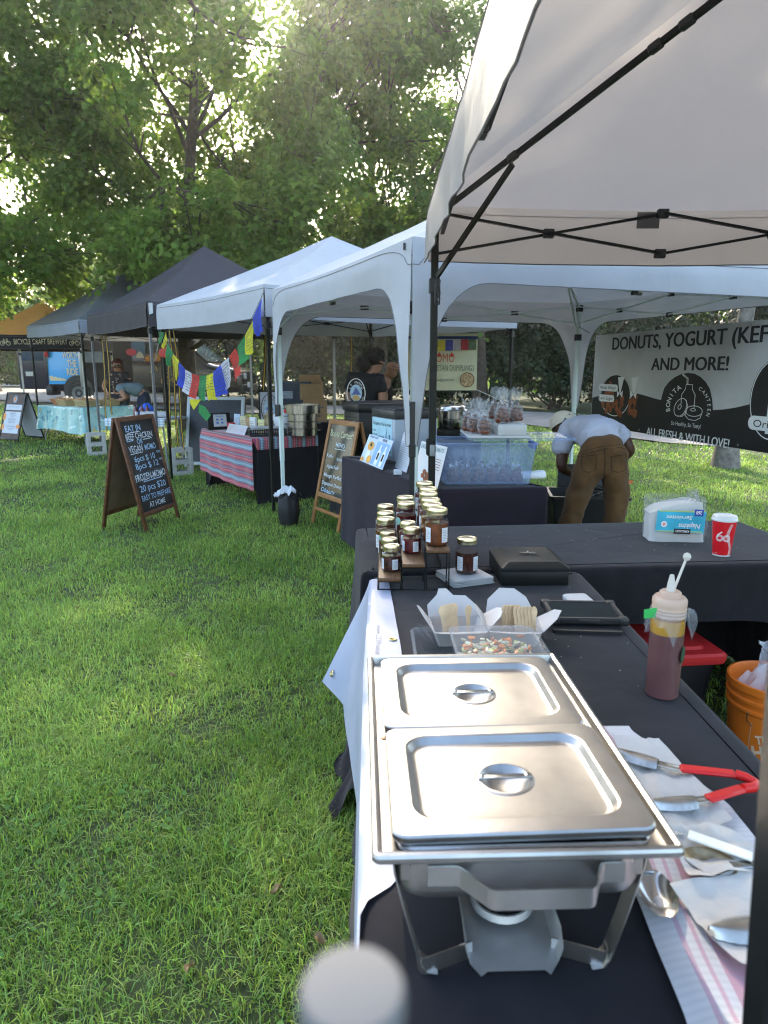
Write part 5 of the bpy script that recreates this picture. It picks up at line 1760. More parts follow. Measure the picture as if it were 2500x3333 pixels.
def jarmesh(r, h, sauce, rz, sticker):
    hl = h - .016
    m = MB()
    glass = [(.001, .0), (r * .86, .0), (r * .97, .005), (r, .014), (r, h * .60), (r * .985, h * .66), (r * .90, h * .72), (r * .82, h * .76), (r * .80, h * .80), (r * .80, hl)]
    m.lathe(glass, 28)
    parts = [('jar_glass', m, CLEAR)]
    m = MB()
    m.lathe([(.001, .004), (r * .84, .004), (r * .93, .009), (r * .955, .016), (r * .955, h * .58), (r * .95, h * .62), (.001, h * .62)], 28)
    parts.append(('sauce', m, SAUCES[sauce]))
    m = MB()
    m.lathe([(r * .82, hl - .004), (r * .86, hl - .003), (r * .875, hl + .002), (r * .86, hl + .0045), (r * .875, hl + .006), (r * .872, hl + .012), (r * .85, hl + .0155), (r * .80, hl + .0165), (r * .76, hl + .0155)], 30)
    parts.append(('lid', m, LID))
    m = MB()
    m.lathe([(r * .77, hl + .0155), (r * .70, hl + .0148), (r * .66, hl + .0158), (.001, hl + .0158)], 30)
    parts.append(('lid_disc', m, LIDT))
    lab = MB(); pr = MB(); stq = MB()
    def patch(b, a0, a1, z0, z1, rr_):
        b.grid(lambda u, v: (rr_ * math.sin(a0 + (a1 - a0) * u), -rr_ * math.cos(a0 + (a1 - a0) * u), z0 + (z1 - z0) * v), 6, 1)
    for li, (a0, w_) in enumerate(((.35, .62), (-1.15, .55))):
        if li:
            parts += [('label', lab, LABW), ('label_print', pr, LABP)]
            lab = MB(); pr = MB()
        patch(lab, a0, a0 + w_, h * .12, h * .52, r + .0006)
        for k in range(7): patch(pr, a0 + .08, a0 + w_ - (.08 if k % 3 else .2), h * (.17 + .045 * k), h * (.182 + .045 * k), r + .001)
    if sticker:
        for k in range(10): pass
        M_ = RZ(-.35) @ T(0, -r - .0012, h * .45) @ RX(PI / 2)
        stq.disc(0, 0, r * .36, r * .36, M_, 0)
        stq.v = [(q[0] * (r + .0012) / math.hypot(q[0], q[1]), q[1] * (r + .0012) / math.hypot(q[0], q[1]), q[2]) for q in stq.v]
        parts.append(('sticker', stq, LABG))
    parts.append(('label', lab, LABW))
    parts.append(('label_print', pr, LABP))
    return parts
_jar = {}
def jar(label, x, y, z, r, h, sauce, rz, sticker=False, group='sauce jars on the riser'):
    k = (r, h, sauce, sticker)
    if k not in _jar:
        t = thing('sauce_jar', label, 'jar', (x, y, z), rz, group)
        for nm, m, mt in jarmesh(r, h, sauce, 0, sticker):
            if m.f: m.build(nm, mt, t, False, 40)
        _jar[k] = t
    else:
        t = copy_tree(_jar[k])
        t.location = (x, y, z)
        t.rotation_euler = (0, 0, rz)
        tag(t, label, 'jar', group)
ORD = ['front', 'second', 'third', 'fourth', 'fifth', 'rearmost']
row = [('lowest', .802, [(362, 568, 0), (348, 523, 0), (335, 477, 0), (313, 385, 1), (310, 345, 1), (305, 298, 1)], ('brown', 'brown', 'amber', 'amber', 'amber', 'red')),
       ('middle', .852, [(500, 450, 0), (470, 412, 0), (443, 280, 1), (443, 240, 1)], ('red', 'red', 'red', 'red')),
       ('highest', .902, [(670, 320, 1), (632, 287, 1), (620, 255, 1), (608, 214, 1), (610, 182, 1), (551, 143, 1)], ('amber', 'amber', 'red', 'red', 'red', 'red'))]
for nm, z, L, sc in row:
    for i, (x, y, big) in enumerate(L):
        h, r = (.128, .0415) if big else (.092, .0345)
        p = at(*c5(x, y), z + h)
        o = ORD[i] if i < len(L) - 1 else 'rearmost'
        xs = {'lowest': .019, 'middle': .101, 'highest': .184}[nm]
        p.x = min(max(p.x, xs - .012), xs + .012)
        jar(('tall ' if big else 'short ') + sc[i] + ' sauce jar, ' + (o + ' jar' if o in ('front', 'rearmost') else o + ' jar from the front') + ' on the ' + nm + ' step', p.x, min(p.y, 2.89), z, r, h, sc[i], .28 * ((i * 7 + len(nm)) % 5 - 2), i in (2, 3, 5) and big == 1)
p = at(*c5(866, 752), .778)
jar('dark red sauce jar standing alone on a stack of napkins', p.x, p.y, .7785, .0415, .128, 'brown', .15, False, None)
t = thing('napkin_stack', 'stack of white paper napkins under the single jar', 'napkins', (p.x - .008, p.y - .01, TZ), .35)
for k in range(14):
    m = MB()
    a = .05 * math.sin(k * 2.1)
    m.box((.003 * math.sin(k * 1.7), .003 * math.cos(k * 2.3), .001 + .0018 * k), (.152 + .004 * math.sin(k), .150, .0013), RZ(a), 0)
    m.build('napkin', PAPER, t, False, 0)

# ---------------------------------------------------------------- cash box
pf_, pr_ = at(1633, 1912, TZ), at(1852, 1912, TZ)
cb = thing('cash_box', 'black metal cash box with sloped lid and small chrome handle', 'cash box', (.528, 2.415, TZ), R_(1))
m = MB(); m.box((0, 0, .027), (.238, .258, .052), None, .006); m.build('box_body', BLACKM, cb, False, 30)
m = MB()
m.loops([rrect(.1215, .1315, .010, z, 5) for z in (.052, .062)] + [rrect(.1195, .1295, .010, .066, 5), rrect(.092, .102, .006, .082, 5), rrect(.090, .100, .006, .0825, 5)], None, 0, True, True)
m.build('box_lid', BLACKM, cb, False, 25)
m = MB(); m.loops([rrect(.040, .024, .003, .0835, 2), rrect(.036, .020, .003, .0838, 2), rrect(.030, .014, .002, .083, 2)], None, 0, True, True); m.build('handle_plate', BLACKM, cb, False, 25)
m = MB(); m.tube([(-.03, -.008, .084), (-.03, -.010, .089), (.026, -.010, .089), (.026, -.008, .084)], .003, 8); m.box((.0, .005, .087), (.008, .022, .008), None, .002); m.build('box_handle', STEELD, cb)

# ---------------------------------------------------------------- card reader, tablet and folder
p = at(1882, 1945, TZ + .015)
t = thing('card_reader', 'small white square card reader', 'card reader', (p.x, p.y, TZ), .1)
m = MB(); m.loops([rrect(.040, .040, .012, 0), rrect(.041, .041, .012, .006), rrect(.041, .041, .012, .013), rrect(.036, .036, .010, .017)], None, 0, True, True); m.build('reader_body', WHITEP, t, False, 30)
t = thing('tablet', 'black tablet in a rugged rubber case', 'tablet', (.605, 1.965, TZ + .012), R_(-3))
m = MB(); m.loops([rrect(.108, .079, .012, 0), rrect(.112, .083, .014, .006), rrect(.112, .083, .014, .016), rrect(.108, .079, .012, .021), rrect(.099, .070, .006, .021), rrect(.097, .068, .006, .018)], None, 0, True, True)
for sx in (-1, 1):
    for sy in (-1, 1): m.box((sx * .10, sy * .072, .0115), (.03, .03, .024), None, .006)
m.box((0, -.083, .011), (.06, .006, .014), None, .002)
m.build('case', BLACKP, t, False, 30)
m = MB(); m.box((0, 0, .0185), (.19, .132, .0012)); m.build('screen', mat('dark screen', (.01, .014, .013), .05, 0, 0, spec=.6), t)
m = MB(); m.loops([rrect(.10, .075, .01, 0), rrect(.10, .075, .01, .010)], T(.592, 1.915, TZ + .001) @ RZ(R_(-5)), 0, True, True)
tag(m.build('folder', BLACKP, None, False, 30), 'thin black folder under the tablet', 'folder')

# ---------------------------------------------------------------- squeeze bottle
sb = thing('squeeze_bottle', 'tall squeeze bottle of mauve sauce wrapped in cling film at the neck', 'squeeze bottle', (.651, 1.475, TZ))
m = MB(); m.lathe([(.001, .001), (.033, .001), (.0365, .004), (.0368, .02), (.0368, .155), (.0366, .157), (.001, .157)], 32)
m.build('sauce', mat('mauve sauce', (.135, .050, .048), .35, 0, .25, 5, col2=(.20, .085, .08), coat=.4), sb, False, 40)
m = MB(); m.lathe([(.0368, .157), (.0368, .19), (.001, .19)], 32)
m.build('oil_layer', mat('yellow oil', (.48, .25, .03), .3, 0, .25, 12, coat=.4), sb, False, 40)
m = MB(); m.lathe([(.034, .0), (.0378, .003), (.0382, .02), (.0382, .195), (.036, .203), (.034, .206)], 32); m.build('bottle_wall', CLEAR, sb, False, 40)
PEACH = mat('peach plastic cap', (.70, .52, .40), .4, 0, .06, 9, transl=.35)
m = MB()
m.lathe([(.037, .196), (.038, .199), (.0365, .203), (.038, .207), (.0365, .211), (.038, .215), (.0365, .219), (.0378, .224), (.0375, .236), (.033, .242), (.024, .244), (.0235, .252), (.020, .255), (.001, .255)], 32)
m.build('cap', PEACH, sb, False, 40)
m = MB(); m.lathe([(.010, .253), (.0085, .27), (.0045, .292), (.003, .293), (.001, .293)], 16); m.build('nozzle', mat('milky plastic', (.75, .72, .66), .4, 0, .05, 9, transl=.4), sb, False, 40)
m = MB()
def film(u, v):
    a = 2 * PI * u
    r = .040 + .022 * v * (1 + .7 * math.sin(a * 3 + 1)) * (.5 + .5 * math.sin(a * 2 + .4)) + .004 * math.sin(a * 17) * v
    return (r * math.cos(a), r * math.sin(a), .215 - .02 * v - .05 * v * max(0, math.sin(a * 4 + 2.2)) + .01 * math.sin(a * 9) * v)
m.grid(film, 72, 8)
m.build('cling_film', FILM, sb, False, 50)
m = MB()
m.add([(-.062, -.012, .214), (-.036, -.02, .222), (-.036, -.016, .196), (-.060, -.010, .192)], [(0, 1, 2, 3)])
m.build('bag_edge', mat('green bag strip', (.05, .45, .10), .4), sb, False, 0)
m = MB()
m.disc(0, 0, .018, .02, T(0, 0, .11) @ RZ(R_(52)) @ T(0, -.0388, 0) @ RX(PI / 2), 0)
m.ring(0, 0, .014, .016, .0016, T(0, 0, .11) @ RZ(R_(52)) @ T(0, -.0391, 0) @ RX(PI / 2), 0)
m.build('emblem', mat('dark green emblem', (.02, .06, .03), .5), sb, False, 0)
m = MB()
a, e = V((.672, 1.535, TZ + .195)), V((.713, 1.545, TZ + .315))
m.tube([V((.655, 1.53, TZ + .002)), a, e], [.0035, .0035, .003], 8)
m.lathe([(.001, -.010), (.007, -.007), (.0095, 0), (.007, .007), (.001, .010)], 12, Matrix.Translation(e))
tag(m.build('stirrer', bpy.data.materials['milky plastic']), 'milky plastic stirrer with a ball end behind the squeeze bottle', 'stirrer')

# ---------------------------------------------------------------- napkin pack and paper cup on the cross table
npk = thing('napkin_pack', 'plastic pack of white napkins with an upside down turquoise label', 'napkin pack', (1.295, 2.965, TZ), R_(-4))
m = MB()
def pk(r, z, sh): return [(p[0] * (1 - .05 * (z > .12)) , p[1] + sh, p[2] + .005 * nz((p[0], p[1], z), 30) + (.05 * (p[0] + .12) / .24 - .045) * (z > .1) - .02 * (abs(p[0]) / .118) ** 3 * (z > .15)) for p in rrect(.118, .062, r, z, 5, e=5)]
m.loops([pk(.02, .002, 0), pk(.03, .012, 0), pk(.03, .06, .005), pk(.03, .12, .012), pk(.03, .165, .02), pk(.028, .180, .026), pk(.024, .184, .030)], None, 0, True, True)
m.build('napkins', mat('soft white napkins', (.52, .52, .50), .9, 0, .05, 20, .5, 50), npk, False, 50)
m = MB()
def wrapf(u, v):
    a = 2 * PI * u
    q = rrect(.122, .066, .03, 0, 6)
    k = u * len(q)
    p = V(q[int(k) % len(q)]).lerp(V(q[(int(k) + 1) % len(q)]), k - int(k))
    z = .192 * v
    o = 1 + .03 * nz((p.x, p.y, z), 22) + .02 * nz((p.x, p.y, z), 60)
    return (p.x * o, p.y * o + .02 * v, z + .012 * v * nz((p.x, p.y, 3), 25))
m.grid(wrapf, 60, 14)
m.grid(lambda u, v: (.06 + .05 * u + .02 * nz((u * 3, v * 3, 1), 2), .02 + .04 * math.sin(u * 9) * v, .17 + .06 * v * (1 - abs(u - .4)) + .02 * nz((u * 4, v * 4, 0), 2)), 14, 10)
m.grid(lambda u, v: (.112 + .045 * u, .0 + .05 * v + .02 * nz((u * 5, v * 4, 4), 1.5), .02 + .15 * v * (1 - .25 * u) + .018 * nz((u * 4, v * 6, 2), 2)), 12, 16)
m.build('plastic_wrap', FILM, npk, False, 40)
MN = T(.002, -.069, .096) @ RX(PI / 2 - R_(3)) @ RZ(R_(180 - 1)) @ Matrix.Diagonal((1.1, 1.14, 1, 1))
TURQ = mat('turquoise label', (.03, .40, .56), .3, 0, .15, 14)
m = MB(); m.poly([(-.098, -.040), (.090, -.040), (.094, .040), (-.094, .044)], MN, 0, .0); m.build('pack_label', TURQ, npk, False, 0)
m = MB(); m.poly([(-.090, -.041), (.084, -.041), (.084, -.0365), (-.090, -.0365)], MN, 0, .0008); m.poly([(-.088, .037), (.088, .037), (.088, .040), (-.088, .041)], MN, 0, .0008); m.build('label_edge', mat('lime print', (.42, .58, .16), .4), npk, False, 0)
m = MB(); m.poly([(-.087, -.048), (-.052, -.048), (-.052, -.022), (-.087, -.022)], MN, 0, .0012); m.build('count_badge', mat('deep blue print', (.02, .06, .32), .4), npk, False, 0)
m = MB()
fit(m, '260', MN, -.080, -.058, -.042, .013, None, .02, .002)
fit(m, 'Napkins', MN, -.078, .006, .008, .019, None, .015, .002, .2)
fit(m, 'Serviettes', MN, -.045, .055, -.022, .015, None, .012, .002, .2)
m.disc(.062, .012, .012, .012, MN, .0018)
m.build('label_text', WHITEINK, npk, False, 0)
m = MB(); m.poly([(-.042, .028), (.022, .028), (.022, .048), (-.042, .048)], MN, 0, .0022); m.build('name_strip', INK, npk, False, 0)
m = MB(); fit(m, 'KIRKLAND', MN, -.036, .016, .033, .009, None, .01, .0034); m.build('name_text', WHITEINK, npk, False, 0)
m = MB()
for k in range(6):
    a = k * PI / 3
    m.poly([(.062, .012), (.062 + .009 * math.cos(a), .012 + .009 * math.sin(a)), (.062 + .005 * math.cos(a + .6), .012 + .005 * math.sin(a + .6))], MN, 0, .0024)
m.build('red_seal', mat('red seal print', (.6, .03, .03), .5), npk, False, 0)

cup = thing('paper_cup', 'red paper coffee cup with white lid and white number 60', 'cup', (1.385, 2.70, TZ))
CR0, CR1, CH = .033, .046, .15
m = MB(); m.lathe([(.001, .004), (CR0 - .003, .004), (CR0, .0), (CR0 + .0005, .002), (CR1, CH)], 40)
m.build('cup_wall', mat('red cup paper', (.60, .008, .016), .4, 0, .05, 20), cup, False, 40)
m = MB(); m.lathe([(CR0 + .0008, .0), (CR0 + .0012, .003), (CR0 + .0012, .006)], 40); m.build('cup_base', WHITEP, cup)
m = MB(); m.lathe([(CR1 - .001, CH - .006), (CR1 + .003, CH - .004), (CR1 + .0035, CH + .001), (CR1 + .001, CH + .004), (CR1 + .0005, CH + .012), (CR1 - .003, CH + .017), (CR1 - .006, CH + .018), (CR1 - .008, CH + .013), (.001, CH + .012)], 40)
m.build('cup_lid', mat('white lid plastic', (.62, .62, .61), .35, 0, .03, 9), cup, False, 40)
m = MB()
def wrapc(m, b, ang, rf):
    m.add([((rf(q[1]) + .0008 + q[2]) * math.sin(ang + q[0] / rf(q[1])), -(rf(q[1]) + .0008 + q[2]) * math.cos(ang + q[0] / rf(q[1])), q[1]) for q in b.v], b.f)
rf = lambda z: CR0 + (CR1 - CR0) * z / CH
I4 = Matrix.Identity(4)
b = MB()
for r_ in (.0135, .0105, .0075):
    b.ring(-.013, .078, r_, r_ * 1.0, .0014, I4, 0, 30)
    b.ring(.013, .078, r_, r_ * 1.0, .0014, I4, 0, 30)
    b.stroke([(-.013 - r_, .078), (-.012 - r_ * .7, .092), (.0 - r_ * .5, .106 - (.0135 - r_) * .4)], .0014, I4, 0)
for k in range(4):
    b.stroke([(.020 + .003 * k + .008 * math.sin(i * .55 + .4), .004 + .133 * i / 12) for i in range(13)], .0011, I4, 0)
b.text('60 years', .004, I4, -.022, .014, 0)
wrapc(m, b, R_(-26), rf)
m.build('cup_print', WHITEINK, cup, False, 0)

# ---------------------------------------------------------------- orange bucket and red-lidded tote under the cross table
bk = thing('bucket', 'orange plastic bucket with stencilled white logo', 'bucket', (1.455, 2.36, 0))
ORA = mat('orange plastic', (.72, .17, .015), .42, 0, .06, 7)
BR = lambda z: .128 + .022 * z / .37
m = MB(); m.lathe([(.001, .01), (.122, .006), (.128, .0), (BR(.26), .26), (BR(.27) + .008, .268), (BR(.27) + .008, .278), (BR(.28), .282), (BR(.30), .30), (BR(.3) + .009, .305), (BR(.3) + .009, .315), (BR(.32), .32), (BR(.34), .34), (BR(.34) + .009, .345), (BR(.37) + .006, .37), (BR(.37) - .002, .372), (BR(.36) - .006, .36), (.121, .02), (.001, .018)], 48)
m.build('bucket_wall', ORA, bk, False, 30)
m = MB(); b = MB()
Mx = T(0, .13, 0) @ RZ(R_(16))
b.stroke([(-.10, -.03), (.10, -.03), (.10, .11), (-.10, .11)], .003, T(0, .12, 0), 0, True)
b2 = MB()
fit(b2, 'THE', Mx, -.065, .0, .045, .034, None, .035, 0)
fit(b2, 'HOME', Mx, -.085, .075, -.012, .05, None, .045, 0)
fit(b2, 'DEPOT', Mx, -.085, .085, -.07, .05, None, .045, 0)
wrapc(m, b, R_(-12), BR); wrapc(m, b2, R_(-12), BR)
m.build('logo', mat('pale bucket print', (.72, .52, .38), .6), bk, False, 0)
m = MB(); m.tube([(.15 * math.cos(a) * 1.03, .15 * math.sin(a) * .4 - .13, .30 - .11 * math.sin(a)) for a in [PI * i / 14 for i in range(15)]], .0025, 6); m.build('bail', STEEL, bk)
m = MB()
m.grid(lambda u, v: (1.445 + .11 * (u - .5) * 2 + .03 * nz((u * 4, v * 4, 1), 1.2), 2.36 + .10 * (v - .5) * 2, .30 + .12 * (1 - (2 * u - 1) ** 2) * (1 - (2 * v - 1) ** 2) + .05 * nz((u * 5, v * 5, 2), 1.3)), 24, 24)
m.grid(lambda u, v: (1.415 + .07 * u + .02 * nz((u * 4, v * 4, 6), 1.4), 2.38 + .03 * math.sin(u * 8), .38 + .12 * v + .02 * nz((u * 5, v * 5, 8), 1.3)), 14, 14)
tag(m.build('plastic_bag', BAG, None, False, 50), 'crumpled clear plastic bag stuffed in the orange bucket', 'plastic bag')
tt = thing('storage_tote', 'black storage tote with a red lid under the cross table', 'storage tote', (.99, 2.66, 0), R_(6))
m = MB(); m.loops([rrect(.27, .17, .03, .0), rrect(.30, .20, .03, .38)], None, 0, True, True); m.build('tote_body', BLACKP, tt, False, 30)
m = MB()
m.loops([rrect(.325, .225, .03, .375), rrect(.33, .23, .03, .39), rrect(.33, .23, .03, .41), rrect(.32, .22, .03, .418), rrect(.27, .17, .03, .416), rrect(.26, .16, .03, .425), rrect(.10, .10, .03, .425)], None, 0, True, True)
for k in range(3): m.box((.12 + .06 * k - .1, -.195, .4205), (.03, .03, .006), None, .002)
m.build('tote_lid', mat('red plastic lid', (.42, .02, .02), .4, 0, .06, 8), tt, False, 30)

# ---------------------------------------------------------------- towels, tongs and spoons right of the chafer
TOWEL = stripes('tea towel', [(0, (.53, .51, .51)), (.14, (.48, .31, .36)), (.17, (.53, .51, .51)), (.22, (.48, .30, .35)), (.25, (.53, .51, .51)), (.31, (.47, .25, .30)), (.47, (.53, .51, .51))], 'U', scale=1, dash=60, weave=.08)
def towel_pt(u, v):
    Y = .60 + .72 * v
    xl = float(np.interp(Y, [.60, .66, .85, 1.0, 1.3], [.345, .352, .362, .385, .42]))
    xr = float(np.interp(Y, [.60, .9, 1.05, 1.3], [.56, .60, .60, .52]))
    x = xl + (xr - xl) * u
    z = TZ + .004 + .012 * math.sin(PI * min(1, u * 2.4)) * (1 if u < .42 else 0) * (1 - v * .4) + .004 * nz((x, Y, 0), 14) + (.022 * (1 - v / .07) * math.sin(PI * u) if v < .07 else 0)
    return (x, Y, z + .003)
m = MB(); m.grid(towel_pt, 40, 60)
tag(m.build('tea_towel', TOWEL, None, False, 60), 'white tea towel with pink checked stripes beside the chafing dish', 'towel')
m = MB()
m.grid(lambda u, v: (.372 + .19 * u, .595 + .03 * math.cos(v * 2 * PI) * (1 - .0 * u), TZ + .026 + .022 * math.sin(v * 2 * PI) + .004 * nz((u * 4, v * 5, 0), 1)), 16, 20, None, 0, (.3, 1))
tag(m.build('tea_towel', TOWEL, None, False, 60), 'rolled near end of a pink striped tea towel', 'towel')
TISSUE = mat('embossed paper towel', (.56, .54, .50), .9, 0, .03, 30, .8, 130, transl=.15)
def sheet(label, quad, seed, amp=.010, lift=.012):
    P = [at(x, y, TZ + .02) for x, y in quad]
    def fn(u, v):
        p = P[0].lerp(P[1], u).lerp(P[3].lerp(P[2], u), v)
        e = 1 + .0 * u
        z = TZ + .016 + lift * 0 + amp * (nz((u * 2.2, v * 2.2, seed), 1.2) + .35 * nz((u * 6, v * 6, seed), 1.1)) + lift * (abs(2 * u - 1) ** 3 + abs(2 * v - 1) ** 3) * .5
        x_, y_ = .006 * nz((u * 3, v * 3, seed + 4), 1.3), .006 * nz((u * 3, v * 3, seed + 9), 1.3)
        return (p.x + x_, p.y + y_, z + .004 * (seed % 3))
    m = MB(); m.grid(fn, 30, 30)
    tag(m.build('paper_towel', TISSUE, None, False, 60), label, 'paper towel', 'paper towels under the utensils')
sheet('paper towel under the red handled tongs', [(1990, 2402), (2142, 2412), (2385, 2678), (2180, 2740)], 1)
sheet('paper towel under the brown stained serving spoon', [(2165, 2700), (2330, 2705), (2560, 2830), (2240, 2885)], 2, .012)
sheet('large bright paper towel under the scalloped tongs head', [(2178, 2905), (2560, 2800), (2600, 3190), (2395, 3160)], 4, .010)
HEADST = mat('worn tong steel', (.50, .47, .42), .3, 1, .25, 25)
def tong_head(m, p, d, L, W, n, flip=1):
    d = V(d).normalized(); s = V((-d.y, d.x, 0))
    def fn(u, v):
        w_ = W * (math.sin(PI * min(1, .25 + u * .72)) ** .6) * (1 if u < .97 else .6)
        k = 2 * v - 1
        sc = 1 + (.10 * abs(math.sin(u * n * PI)) if abs(k) > .9 else 0)
        return p + d * L * u + s * w_ * k * sc * .5 + V((0, 0, flip * .012 * (1 - k * k)))
    m.grid(fn, 34, 10)
def tongs(label, a1, b1, a2, b2, bend, h1, h2):
    t = thing('tongs', label, 'tongs', (bend[0], bend[1], TZ + .02))
    z = TZ + .034
    f = lambda q, zz=z: V((q[0], q[1], zz))
    m = MB()
    for (s, e) in ((a1, b1), (a2, b2)):
        m.bar(f(s), f(e), .022, .009, up=(0, 0, 1), bev=.004)
    m.tube([f(b1), f(b1).lerp(f(bend), .6) + V((0, .006, 0)), f(bend), f(b2).lerp(f(bend), .6) + V((0, -.006, 0)), f(b2)], [.0085, .0085, .0075, .0085, .0085], 10)
    m.build('grip', RED, t, True, 40)
    for (s, h) in ((a1, h1), (a2, h2)):
        m = MB()
        m.bar(f(s, z - .001), f(h, z - .004), .017, .004, up=(0, 0, 1), bev=.001)
        d = f(h) - f(s)
        tong_head(m, f(h, z - .006) - d.normalized() * .02, d, .085, .036, 7)
        m.build('arm', HEADST, t, True, 50)
q = lambda x, y: tuple(at(x, y, TZ + .034).xy)
tongs('red handled steel tongs lying open on paper towel', q(2212, 2500), q(2395, 2520), q(2303, 2600), q(2418, 2566), q(2464, 2550), q(2105, 2470), q(2225, 2605))
t = thing('tongs', 'second tongs whose scalloped steel head lies on the bright paper towel', 'tongs', (.50, .78, TZ + .024))
m = MB()
h0, h1 = at(2450, 3010, TZ + .03), at(2297, 3022, TZ + .03)
tong_head(m, V((h0.x + .03, h0.y - .005, TZ + .030)), (h1 - h0), (h1 - h0).length + .03, .045, 8)
m.bar(V((h0.x + .03, h0.y - .005, TZ + .032)), V((h0.x + .16, h0.y - .01, TZ + .034)), .016, .004, bev=.001)
m.build('arm', HEADST, t, True, 50)
def spoon(label, tip, neck, end, W, mt, stain=None, lift=.0):
    t = thing('serving_spoon', label, 'serving spoon', (neck[0], neck[1], TZ + .02))
    a, b_, e = [V((q_[0], q_[1], TZ + .03 + lift)) for q_ in (tip, neck, end)]
    d = b_ - a; L = d.length; d.normalize(); s = V((-d.y, d.x, 0))
    m = MB()
    def fn(u, v):
        k = 2 * v - 1
        w_ = W * max(.12, math.sin(PI * (.06 + .86 * u))) ** .6
        return a + d * L * u + s * w_ * k * .5 - V((0, 0, .016 * (1 - k * k) * math.sin(PI * u)))
    m.grid(fn, 20, 12)
    m.build('bowl', mt, t, True, 60)
    m = MB(); m.bar(b_ - d * .008, e, .014, .004, bev=.001); m.build('handle', STEELD, t, True, 40)
    if stain:
        m = MB()
        m.grid(lambda u, v: V(fn(.2 + .6 * u, .25 + .5 * v)) + V((0, 0, .0012)), 8, 8)
        m.build('sauce_smear', stain, t, True, 60)
spoon('serving spoon smeared with brown sauce on paper towel', q(2228, 2770), q(2400, 2815), q(2560, 2800), .06, mat('brown stained steel', (.34, .25, .14), .3, .8, .5, 25), mat('sauce smear', (.34, .14, .02), .4, 0, .7, 40, col2=(.40, .33, .22)))
spoon('polished steel serving spoon standing between chafing dish and towel', q(2170, 2975), q(2110, 2820), q(2050, 2680), .055, STEELD)
m = MB()
a, c = at(2240, 2715, TZ + .04), at(2450, 2790, TZ + .036)
m.bar(a, c, .022, .004, bev=.0015)
tag(m.build('plastic_knife', mat('cream plastic', (.78, .76, .66), .4, 0, .03, 9)), 'cream plastic handle lying above the brown stained spoon', 'utensil')

# ---------------------------------------------------------------- white post close to the camera
t = thing('post', 'slim pale metal post with a grey band, blurred close to the camera', 'post', (-.0067, .12, 0))
m = MB(); m.lathe([(.04, .0), (.04, .008), (.016, .014), (.0113, .03), (.0113, 1.363)], 24); m.build('post_tube', mat('pale post paint', (.12, .12, .12), .9, 0, .05, 9, spec=.1), t)
m = MB(); m.lathe([(.0114, 1.363), (.0116, 1.3635), (.0116, 1.3662), (.0114, 1.3667)], 24); m.build('post_band', mat('dark grey band', (.015, .016, .019), .9, spec=.1), t)
m = MB(); m.lathe([(.0113, 1.3667), (.0113, 1.371), (.0105, 1.3725), (.0075, 1.3733), (.0002, 1.3736)], 24, cap1=True); m.build('post_cap', mat('grey cap plastic', (.15, .147, .142), .9, 0, .03, 9, spec=.1), t)
rr = random.Random(21)
m = MB()
for k in range(70):
    x, y = (rr.uniform(.45, 1.7), rr.uniform(2.75, 3.15)) if k % 3 else (rr.uniform(.4, .7), rr.uniform(1.5, 2.3))
    m.box((0, 0, 0), (rr.uniform(.0015, .004), rr.uniform(.001, .0025), .001), T(x, y, TZ + .0012) @ RZ(rr.uniform(0, 6)))
tag(m.build('crumbs', PAPER, None, False, 0), 'pale crumbs and lint scattered over the black tablecloths', 'crumbs', kind='stuff')
